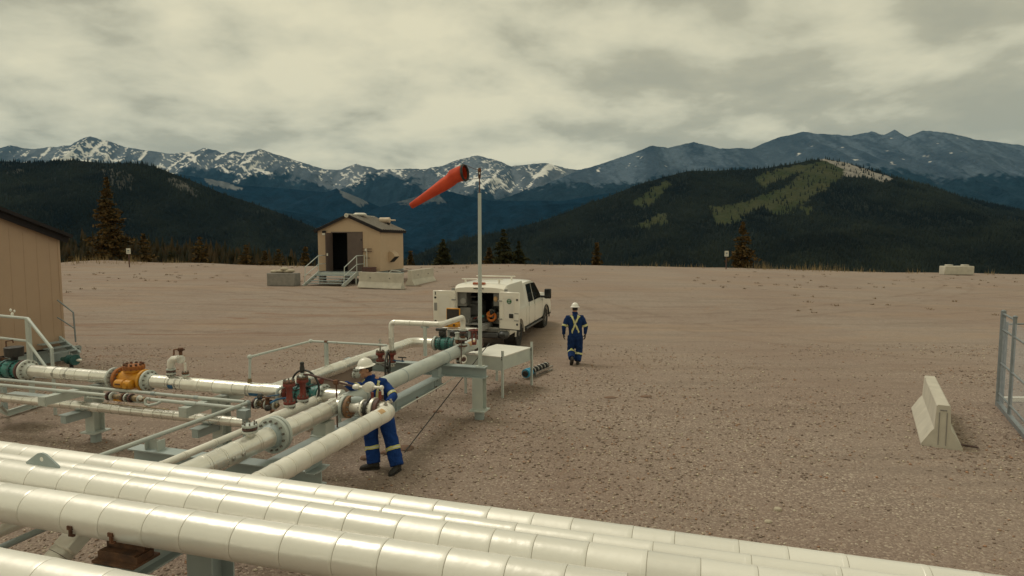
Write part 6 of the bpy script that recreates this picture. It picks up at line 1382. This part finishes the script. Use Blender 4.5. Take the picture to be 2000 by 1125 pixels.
def hand_mb(mb, wrist, d, pn, side, curl, spread=.16, sc=1., thick=1.):
    """palm along d, palm normal pn (towards the grasped side), thumb on side"""
    d = d.normalized(); pn = (pn-d*pn.dot(d)).normalized(); s = side-(d*side.dot(d)); s = (s-pn*s.dot(pn)).normalized()
    ring_loft(mb, [(wrist-d*.03*sc, .028*sc, .022*sc), (wrist+d*.015*sc, .034*sc, .020*sc), (wrist+d*.05*sc, .042*sc, .017*sc*thick), (wrist+d*.09*sc, .043*sc, .015*sc*thick), (wrist+d*.100*sc, .040*sc, .010*sc)], s, 14)
    for i, (off, L_) in enumerate(((.030, .072), (.010, .080), (-.011, .074), (-.031, .058))):
        p = wrist+d*.088*sc+s*off*sc; dirn = (d+s*(off/.03)*spread).normalized(); pts = [p-dirn*.02*sc]; a = curl[0]
        for k, f in enumerate((.45, .30, .25)):
            dd = (dirn*math.cos(a)+pn*math.sin(a)).normalized(); pts.append(p); p = p+dd*L_*f*sc; a += curl[1]
        pts.append(p); mb.tube(pts, [.0095*sc*thick, .0100*sc*thick, .0092*sc*thick, .0085*sc*thick, .0065*sc*thick], 9)
    p = wrist+d*.028*sc+s*.030*sc; t1_ = (d*.55+s*.75+pn*.35).normalized(); t2 = (d*.85+s*.25+pn*.45).normalized()
    mb.tube([p-t1_*.01*sc, p+t1_*.035*sc, p+t1_*.04*sc+t2*.030*sc, p+t1_*.04*sc+t2*.050*sc], [.013*sc*thick, .0125*sc*thick, .010*sc*thick, .008*sc*thick], 9)
def head_mb(mb, c, f, up, s=1.):
    """c centre of the skull, f facing, up"""
    r = f.cross(up).normalized(); ax = (r, f, up)
    mb.ell(c+up*.02*s, (.074*s, .092*s, .105*s), 20, 14, ax); mb.ell(c+f*.022*s-up*.045*s, (.060*s, .070*s, .078*s), 18, 12, ax)      # skull, jaw
    mb.ell(c+f*.070*s-up*.100*s, (.026*s, .024*s, .020*s), 10, 7, ax)            # chin
    mb.tube([c+f*.088*s+up*.008*s, c+f*.104*s-up*.022*s, c+f*.112*s-up*.036*s], [.008*s, .011*s, .013*s], 8)
    mb.ell(c+f*.088*s-up*.070*s, (.024*s, .014*s, .012*s), 10, 6, ax)            # mouth
    for k in (-1, 1):
        mb.ell(c+r*.075*s*k-up*.008*s-f*.005*s, (.010*s, .020*s, .032*s), 8, 7, ax); mb.ell(c+f*.082*s+r*.030*s*k+up*.026*s, (.026*s, .012*s, .008*s), 8, 5, ax); mb.ell(c+f*.062*s+r*.040*s*k-up*.030*s, (.022*s, .026*s, .022*s), 8, 6, ax)
def hard_hat(parent, c, f, up, s=1.):
    r = f.cross(up).normalized(); n = 28; rings = []
    for t_, k in ((0, 1.0), (.35, .985), (.7, .93), (1.0, .80), (1.25, .58), (1.45, .30), (1.56, .05)):
        z_ = .125*math.sin(t_); kk = math.cos(t_) if t_ < 1.55 else .03
        rings.append([c+up*(.002+z_*1.08)*s + r*(.122*s*kk*math.cos(2*math.pi*i/n)) + f*(.140*s*kk*math.sin(2*math.pi*i/n)) for i in range(n)])
    h = obj('hard_hat', MB().loft(rings), 'hat_white', parent, label='white full-brim hard hat')
    br = []
    for rr, zz in ((.118, .012), (.140, -.002), (.160, -.012), (.164, -.015), (.160, -.019), (.138, -.010), (.116, .002)):
        br.append([c+up*zz*s + r*(rr*s*math.cos(2*math.pi*i/n)) + f*((rr+.018)*s*math.sin(2*math.pi*i/n)) for i in range(n)])
    obj('brim', MB().loft(br, caps=False), 'hat_white', h)
    for k in (-.028, 0, .028):
        obj('ridge', MB().tube([c+r*k*s+f*(.136*s*math.cos(a))*.93+up*(.002+.128*math.sin(a))*s for a in [.25+.22*j for j in range(13)]], .0055*s, 6), 'hat_white', h)
    return h
def boot(parent, ank, toe_dir, side, pitch=0.):
    d = Vector((toe_dir.x, toe_dir.y, 0)).normalized(); d = (d*math.cos(pitch)+Z*-math.sin(pitch)).normalized(); u = (Z-d*d.z).normalized(); s = d.cross(u).normalized()
    o = ank - u*.075; mb = MB(); n = 16
    def R_(x, w_, zt): return [o + d*x + s*(w_*math.cos(2*math.pi*k/n)) + u*((zt*.5)+(zt*.5)*math.sin(2*math.pi*k/n)) for k in range(n)]
    mb.loft([R_(-.085, .020, .06), R_(-.075, .036, .10), R_(-.03, .043, .125), R_(.03, .044, .120), R_(.10, .050, .085), R_(.16, .050, .068), R_(.20, .040, .055), R_(.222, .018, .038)])
    ring_loft(mb, [(ank+u*.12, .055, .06), (ank+u*.05, .052, .058), (ank-u*.01, .045, .055), (ank-u*.04, .04, .05)], s, 14)
    b_ = obj('boot', mb, 'boot', parent); fuse(b_, .010, 2)
    sl_ = [(-.088, .026), (-.06, .042), (.02, .042), (.10, .053), (.17, .052), (.215, .03), (.228, .008)]
    poly = [(x, w_) for x, w_ in sl_]+[(x, -w_) for x, w_ in sl_[::-1]]
    obj('sole', MB().prism(poly, u*-.022, u*.008, d, s, o), 'tyre', b_)
    return b_

def person(name_label, J, face, up, hatc, clothes, glovem, hands, toes, thick=1., back_x=False, pitchs=(0, 0), hair_back=False, torso_side=None, leg=1.):
    root = J['ground']; t = thing('person', name_label, 'person', tuple(root), group='workers in blue coveralls')
    S = torso_side                           # unit vector from the figure's right to its left
    pel, chest, neck, head = J['pelvis'], J['chest'], J['neck'], J['head']
    # body: one continuous surface
    mb = MB(); head_mb(mb, head, face, up)
    ring_loft(mb, [(neck-Z*.03, .062, .058), (lerp(neck, head, .35), .052, .055), (lerp(neck, head, .75), .050, .058)], S, 16)
    ring_loft(mb, [(pel-Z*.06, .13, .10), (pel+Z*.05, .14, .10), (lerp(pel, chest, .5), .135, .095), (chest, .165, .11), (lerp(chest, neck, .7), .13, .085), (neck, .06, .055)], S)
    for s_ in 'RL':
        mb.tube([chest.lerp(J['sh'+s_], .6), J['sh'+s_], lerp(J['sh'+s_], J['el'+s_], .5), J['el'+s_], lerp(J['el'+s_], J['wr'+s_], .5), J['wr'+s_]], [.055, .052, .044, .038, .035, .026], 12)
        mb.tube([J['hip'+s_], lerp(J['hip'+s_], J['kn'+s_], .5), J['kn'+s_], lerp(J['kn'+s_], J['an'+s_], .4), J['an'+s_]], [.085, .072, .052, .048, .035], 12)
        d, pn, sd_, curl = hands[s_]; hand_mb(mb, J['wr'+s_], d, pn, sd_, curl)
    b = obj('body', mb, 'skin', t); fuse(b, .0065, 2)
    # coveralls
    mb = MB()
    lo = lerp(pel, chest, .0)
    ring_loft(mb, [(pel-Z*.11, .150, .125), (pel-Z*.02, .178*thick, .140), (pel+Z*.08, .170*thick, .130), (lerp(pel, chest, .55), .176*thick, .135), (chest-Z*.02, .200*thick, .135), (lerp(chest, neck, .40), .182*thick, .120), (lerp(chest, neck, .65), .135, .100), (lerp(chest, neck, .88), .085, .080), (neck+Z*.015, .070, .068)], S, 24)
    for s_ in 'RL':
        sh, el, wr, hp, kn, an = (J[k+s_] for k in ('sh', 'el', 'wr', 'hip', 'kn', 'an'))
        mb.tube([lerp(lerp(chest, neck, .35), sh, .5), sh-Z*.02, lerp(sh, el, .35), lerp(sh, el, .75), el, lerp(el, wr, .3), lerp(el, wr, .7), lerp(el, wr, .93)], [.080, .078, .074, .068, .066, .062, .054, .048], 16)
        mb.tube([hp+Z*.03, hp-Z*.05, lerp(hp, kn, .4), lerp(hp, kn, .8), kn, lerp(kn, an, .3), lerp(kn, an, .7), lerp(kn, an, .98)], [k*leg for k in (.115, .122, .114, .102, .098, .099, .099, .094)], 18)
    ring_loft(mb, [(neck-Z*.01, .085, .080), (neck+Z*.035, .080, .078)], S, 16)
    cv = obj('coveralls', mb, clothes, t); fuse(cv, .011, 5, .026)
    for s_ in 'RL':
        sh, el, wr, hp, kn, an = (J[k+s_] for k in ('sh', 'el', 'wr', 'hip', 'kn', 'an'))
        band(t, kn, an, .34, .092, .055, 'hivis', cv); band(t, kn, an, .34, .096, .018, 'silver_tape', cv).modifiers['wrap'].offset = .010
        band(t, sh, el, .86, .068, .055, 'hivis', cv); band(t, sh, el, .86, .070, .018, 'silver_tape', cv).modifiers['wrap'].offset = .010
        gl = MB(); d, pn, sd_, curl = hands[s_]; hand_mb(gl, J['wr'+s_]-d*.0, d, pn, sd_, curl, sc=1.04, thick=1.22); g_ = obj('glove', gl, glovem, t); fuse(g_, .0042, 1)
        ring_loft(gl, [(J['wr'+s_]-d*.05, .045, .042), (J['wr'+s_]+d*.01, .038, .030)], sd_, 12)
        boot(t, an, toes[s_], S, pitchs['RL'.index(s_)])
    hard_hat(t, hatc, face, up, .87)
    r = face.cross(up).normalized()
    # hair round the back and sides
    mb = MB(); mb.ell(head+up*.012-face*.014, (.079, .090, .098), 20, 12, (r, face, up)); hb = obj('hair', mb, 'hair_dark', t)
    hm = hb.data; bm = bmesh.new(); bm.from_mesh(hm); P = WORLD[t.name][0]
    dl_ = [v for v in bm.verts if (v.co+P-head).dot(face) > .030 or (v.co+P-head).dot(up) < -.055]; bmesh.ops.delete(bm, geom=dl_, context='VERTS'); bm.to_mesh(hm); bm.free()
    for k in (-1, 1):
        ey = head+face*.087+r*.030*k+up*.010; e_ = obj('eye', MB().ell(ey, (.012, .006, .006), 8, 6, (r, face, up)), 'eye_dark', b)
        obj('eyebrow', MB().tube([head+face*.094+r*.014*k+up*.030, head+face*.091+r*.034*k+up*.034, head+face*.080+r*.050*k+up*.027], .0042, 6), 'hair_dark', b)
    obj('lips', MB().ell(head+face*.102-up*.070, (.020, .004, .006), 8, 6, (r, face, up)), 'lip', b)
    return t, cv

Yw = 9.62
fW = Vector((-.88, -.42, -.16)).normalized(); uW = (Z - fW*fW.z).normalized()
an1 = G(731, 917)+Z*.085; an2 = G(776, 922)+Z*.085
J = dict(ground=G(742, 922), pelvis=D(738, 800, Yw), chest=D(732, 759, Yw-.04), neck=D(722, 736, Yw-.06), head=D(715, 722, Yw-.10),
         shR=D(706, 754, Yw-.12), elR=D(692, 758, Yw-.36), wrR=D(675, 750, Yw-.60), shL=D(753, 751, Yw+.00), elL=D(769, 774, Yw-.24), wrL=D(757, 787, Yw-.52),
         hipR=D(724, 806, Yw), hipL=D(751, 806, Yw+.02), knR=D(725, 858, Yw-.04), knL=D(764, 858, Yw-.10), anR=an1, anL=an2)
S_ = Vector((.93, .10, 0)).normalized()
hd = {'R': ((D(660, 745, Yw-.72)-J['wrR']).normalized(), Vector((-.2, -.3, -.9)), Vector((.2, -.8, .5)), (.25, .35)),
      'L': (Vector((-.45, -.55, -.35)).normalized(), Vector((-.2, .1, -1)), Vector((-.8, .2, .3)), (.5, .6))}
w1, cv1 = person('worker in a white hard hat and blue coveralls reaching over the flanged valve', J, fW, uW, J['head']+uW*.075, 'coverall_blue', 'glove_cream', hd,
                 {'R': Vector((-.95, -.15, 0)), 'L': Vector((-.35, -.9, 0))}, thick=1.27, torso_side=S_, leg=1.12)
nf = Vector((-.3, -.95, 0)).normalized()
for sgn, (pa, pb_, pc_) in enumerate((((708, 741), (706, 765), (708, 790)), ((741, 738), (737, 765), (735, 790)))):
    strap(w1, [D(*pa, Yw-.17), D(*pb_, Yw-.2), D(*pc_, Yw-.17)], .045, 'hivis', cv1, nf); s2 = strap(w1, [D(*pa, Yw-.175), D(*pb_, Yw-.205), D(*pc_, Yw-.175)], .016, 'silver_tape', cv1, nf); s2.modifiers['wrap'].offset = .012
o = obj('sleeve_label', MB().box(D(755, 754, Yw-.10), (.06, .03, .012), (Vector((.8, -.3, -.3)).normalized(), Vector((.3, .9, .1)).normalized(), Z)), 'silver_tape', w1)

Yk = 17.75
q = lambda px, py, dy=0: D(px, py, Yk+dy)
fK = Vector((-.10, .99, -.05)).normalized(); uK = (Z - fK*fK.z).normalized()
J = dict(ground=G(1122, 713), pelvis=q(1124, 654), chest=q(1123, 627), neck=q(1123, 611), head=q(1123, 603.5, .02),
         shR=q(1137, 619), elR=q(1144, 638), wrR=q(1143, 653, .02), shL=q(1108.5, 619), elL=q(1101.5, 638, -.05), wrL=q(1101, 653, .08),
         hipR=q(1130, 657), hipL=q(1117, 657), knR=q(1131, 684, .08), knL=q(1115, 683, .10), anR=G(1128, 712)+Z*.085, anL=q(1117, 700, -.22))
dn = Vector((0, .1, -1)).normalized()
hd = {'R': (Vector((-.05, .1, -1)).normalized(), Vector((-1, 0, 0)), Vector((0, 1, .1)), (.3, .35)), 'L': (Vector((.05, .15, -1)).normalized(), Vector((1, 0, 0)), Vector((0, 1, .1)), (.3, .35))}
w2, cv2 = person('worker in a white hard hat walking away, yellow cross on the back', J, fK, uK, J['head']+uK*.072, 'coverall_navy', 'glove_black', hd,
                 {'R': Vector((.15, 1, 0)), 'L': Vector((-.1, 1, 0))}, thick=1.14, leg=1.08, torso_side=Vector((-1, 0, 0)), pitchs=(0, .75))
nb2 = Vector((0, -1, 0)); yb = -.18
for a, b_ in (((1114, 613), (1132, 650)), ((1133, 613), (1115, 651))):
    strap(w2, [q(*a, yb+.03), q((a[0]+b_[0])/2, (a[1]+b_[1])/2, yb), q(*b_, yb)], .055, 'hivis', cv2, nb2); s2 = strap(w2, [q(*a, yb+.025), q((a[0]+b_[0])/2, (a[1]+b_[1])/2, yb-.005), q(*b_, yb-.005)], .018, 'silver_tape', cv2, nb2); s2.modifiers['wrap'].offset = .012
# ------------------------------------------------------------------ conifers along the edge
mat('bark', (.10, .075, .055), (.06, .045, .035), rough=.95, scale=8)
mat('needles_brown', (.150, .090, .034), (.050, .042, .020), rough=1, scale=2.2, spec=.1); mat('needles_green', (.060, .056, .024), (.022, .027, .014), rough=1, scale=2.2, spec=.1)
mat('dry_grass', (.33, .245, .13), (.20, .155, .085), rough=1, scale=3, spec=.1)
def conifer(px, top, Y, wpx, m, label, seed, bare=.0, group='conifers along the edge of the gravel', lean=0, base_drop=0):
    x = (px-1000)/FPX*Y; zg = gh(x, Y)-.1; zt = D(px, top, Y).z; hgt = zt-zg; rad = wpx/2/FPX*Y
    t = thing('conifer', label, 'tree', (x, Y, zg), group=group)
    rs = np.random.RandomState(seed); P = Vector((x, Y, zg))
    obj('trunk', MB().tube([P-Z*.2, P+Z*hgt*.35+Vector((lean*.3, 0, 0)), P+Z*hgt*.7+Vector((lean*.2, 0, 0)), P+Z*hgt*.98], [hgt*.022+.03, hgt*.016, hgt*.009, .01], 8), 'bark', t)
    V_, F_ = [], []; bmv = MB(); n_wh = int(hgt*5.2)
    c = np.array([x, Y, zg])
    for k in range(n_wh):
        f = (k+rs.rand())/n_wh; z = hgt*(.04+.95*f); env = rad*(1-f**1.25)*(.62+.75*rs.rand())*(1.0 if f > .10 else .8)
        if rs.rand() < bare*(1-f): continue
        for j in range(rs.randint(5, 9)):
            a = rs.rand()*6.283; L_ = max(env*(.6+.5*rs.rand()), .12); d = np.array([math.cos(a), math.sin(a), 0]); droop = .28*(1-f)+.02
            if j < 3: bmv.cyl(Vector(c+[0, 0, z]), Vector(c+d*L_*.9+[0, 0, z-droop*L_*.7]), .018, .006, n=3, caps=False)
            nc = max(3, int(L_/.10))
            for s in range(nc):
                u_ = (s+.8)/nc
                for _ in range(3):
                    ce = c + d*L_*u_ + [0, 0, z-droop*L_*u_*u_ + .06*u_*L_] + rs.randn(3)*np.array([.09, .09, .06])*(.5+.5*L_)
                    sz = (.11+.165*rs.rand())*(1-.35*f)
                    e1 = rs.randn(3); e1[2] *= .45; e1 /= np.linalg.norm(e1)+1e-6; e2 = rs.randn(3)*[1, 1, .5]; e2 -= e1*e2.dot(e1); e2 /= np.linalg.norm(e2)+1e-6
                    n0 = len(V_); V_ += [ce-e1*sz, ce+e1*sz+e2*sz*.1, ce+e2*sz*.55-e1*sz*.2, ce-e2*sz*.5+e1*sz*.3]; F_.append((n0, n0+3, n0+1, n0+2))
    obj('branches', bmv, 'bark', t, kind='stuff', smooth=0)
    v = np.array(V_)-c; np_mesh('crown', v, np.array(F_), MATS[m], kind=None, parent=t, smooth=False)
    return t
B_, G_ = 'needles_brown', 'needles_green'
conifer(216, 343, 62, 84, B_, 'tall brownish conifer standing above all others at left', 1, .25)
conifer(283, 455, 63, 50, B_, 'ragged brown conifer just right of the left sign post', 2, .2)
conifer(172, 490, 64, 40, B_, 'low brown conifer at the left foot of the tallest tree', 3)
conifer(335, 492, 64, 28, G_, 'tiny green conifer between the left sign and the rounded brown tree', 4)
conifer(391, 461, 63, 52, B_, 'rounded brown conifer with a pointed top, left of centre of the tree row', 5)
conifer(481, 479, 64, 42, B_, 'brown conifer fourth from the shed on its left', 6)
conifer(518, 488, 66, 36, B_, 'dull brown conifer left of the dark concrete block', 7)
conifer(545, 486, 65, 34, B_, 'dull brown conifer above the dark concrete block', 8)
conifer(597, 482, 64, 40, B_, 'brown conifer touching the left side of the small shed', 9)
conifer(566, 500, 63, 24, G_, 'very small bushy conifer left of the shed steps', 10)
conifer(802, 490, 64, 34, B_, 'low conifer just right of the small shed', 11)
conifer(866, 468, 62, 62, G_, 'broad dark green conifer between shed and truck', 12)
conifer(984, 446, 62, 58, G_, 'taller dark conifer right of the windsock pole', 13)
conifer(1013, 470, 63, 40, G_, 'shorter dark conifer leaning on the right of the taller one by the pole', 14)
conifer(955, 482, 63, 30, B_, 'low brownish conifer left of the taller one by the pole', 15)
conifer(1165, 474, 64, 36, B_, 'lone small conifer above the walking worker', 16)
conifer(1449, 432, 60, 56, B_, 'tall brown conifer beside the right sign post', 17, .12)
conifer(20, 488, 60, 40, B_, 'low conifer hidden behind the left building', 18) if False else None
conifer(140, 500, 62, 26, B_, 'small brown conifer beside the right corner of the tan building', 19)

# dry grass along the edge, one mass
def edge_grass():
    rs = np.random.RandomState(4); n = 6500; V_ = []; px = rs.uniform(110, 2050, n)
    clump = np.clip((vn(px/38., px*0, 7)-.42)*2.6, 0, 1); dens = np.interp(px, [110, 300, 450, 700, 1000, 1250, 1480, 1720, 1760, 2000], [.9, .8, .5, .15, .15, .25, .9, .8, .35, .3])
    keep = rs.rand(n) < (clump*.85+.12)*dens; px = px[keep]; clump = clump[keep]; k = len(px)
    Y = rs.uniform(56.5, 62.5, k); x = (px-1000)/FPX*Y; z = ground_h(x, Y)-.03; h = (.14+.62*rs.rand(k)**1.4*clump)*(.6+.8*np.interp(px, [110, 700, 1250, 1500, 1750, 2050], [1, .3, .4, 1.1, .8, .5]))
    a = rs.rand(k)*3.14; w_ = .012+.02*rs.rand(k); lx = rs.randn(k)*.14*h
    v = np.stack([np.stack([x-np.cos(a)*w_, Y-np.sin(a)*w_, z], 1), np.stack([x+np.cos(a)*w_, Y+np.sin(a)*w_, z], 1), np.stack([x+lx, Y, z+h], 1)], 1).reshape(-1, 3)
    np_mesh('dry_grass', v, np.arange(len(v)).reshape(-1, 3), MATS['dry_grass'], kind='stuff', label='tufts of dry tan grass along the far edge of the gravel', cat='grass', smooth=False)
edge_grass()
def weeds():
    rs = np.random.RandomState(31); n = 480; px = rs.uniform(130, 2050, n); Y = 24+34*rs.rand(n)**.8; x = (px-1000)/FPX*Y
    d = vn(x*.12, Y*.2, 61)*.6+vn(x*.5, Y*.5, 62)*.4; keep = d > .52; x, Y = x[keep], Y[keep]; V_ = []
    for a, b in zip(x, Y):
        z = gh(a, b); r = rs.uniform(.05, .22)
        for _ in range(14):
            q = rs.randn(2)*r*.5; l_ = rs.randn(2)*.05; h = rs.uniform(.03, .11)*(.6+r*3); t_ = rs.rand()*3.14; w_ = .02
            V_ += [(a+q[0]-math.cos(t_)*w_, b+q[1]-math.sin(t_)*w_, z-.01), (a+q[0]+math.cos(t_)*w_, b+q[1]+math.sin(t_)*w_, z-.01), (a+q[0]+l_[0], b+q[1]+l_[1], z+h)]
    np_mesh('weed_tufts', np.array(V_), np.arange(len(V_)).reshape(-1, 3), mat('weed', (.22, .15, .08), (.14, .095, .055), rough=1, scale=2), kind='stuff', label='small brown weed tufts dotted over the far part of the yard', cat='weeds', smooth=False)
weeds()
# loose stones over the near gravel
def stones():
    m = bpy.data.materials.new('loose_stone'); m.use_nodes = True; nt = m.node_tree; b = nt.nodes['Principled BSDF']; b.inputs['Roughness'].default_value = .95; b.inputs['Specular IOR Level'].default_value = .2
    a = nt.nodes.new('ShaderNodeAttribute'); a.attribute_name = 'tone'; r = nt.nodes.new('ShaderNodeValToRGB'); nt.links.new(a.outputs['Fac'], r.inputs[0]); nt.links.new(r.outputs[0], b.inputs['Base Color'])
    e = r.color_ramp.elements; e[0].color = (.22, .165, .135, 1); e[1].color = (.66, .60, .48, 1)
    for p, c in ((.3, (.26, .20, .165, 1)), (.55, (.33, .265, .22, 1)), (.72, (.38, .22, .14, 1)), (.8, (.42, .35, .28, 1)), (.93, (.52, .44, .34, 1))): k = e.new(p); k.color = c
    rs = np.random.RandomState(12); n = 60000; t = rs.rand(n); Y = 4.2+17*t**1.35; px = rs.uniform(-120, 2120, n); x = (px-1000)/FPX*Y
    patch_ = fbm(x*.5, Y*.5, 44, 4); keep = rs.rand(n) < np.clip((patch_-.32)*3.2, .12, 1); x, Y = x[keep], Y[keep]; k = len(x)
    z = ground_h(x, Y); s = (.008+.022*rs.rand(k)**2.6)*(1+.25*(Y > 9)); th_ = rs.rand(k)*6.28
    base = np.array([[1, 0, 0], [-1, 0, 0], [0, 1, 0], [0, -1, 0], [0, 0, 1], [0, 0, -1]], float); F = np.array([[0, 2, 4], [2, 1, 4], [1, 3, 4], [3, 0, 4], [2, 0, 5], [1, 2, 5], [3, 1, 5], [0, 3, 5]])
    v = base[None]*(s[:, None, None]*np.array([1, .75, .6])[None, None])*(.7+.6*rs.rand(k, 6, 1)); c_, s_ = np.cos(th_)[:, None], np.sin(th_)[:, None]
    vx = v[:, :, 0]*c_-v[:, :, 1]*s_; vy = v[:, :, 0]*s_+v[:, :, 1]*c_; v = np.stack([vx+x[:, None], vy+Y[:, None], v[:, :, 2]+z[:, None]+s[:, None]*.25], 2)
    f = (F[None]+(np.arange(k)*6)[:, None, None]).reshape(-1, 3)
    np_mesh('gravel_stones', v.reshape(-1, 3), f, m, kind='stuff', label='loose stones strewn over the near gravel', cat='gravel', smooth=False, attr={'tone': np.repeat(rs.rand(k), 6)})
stones()
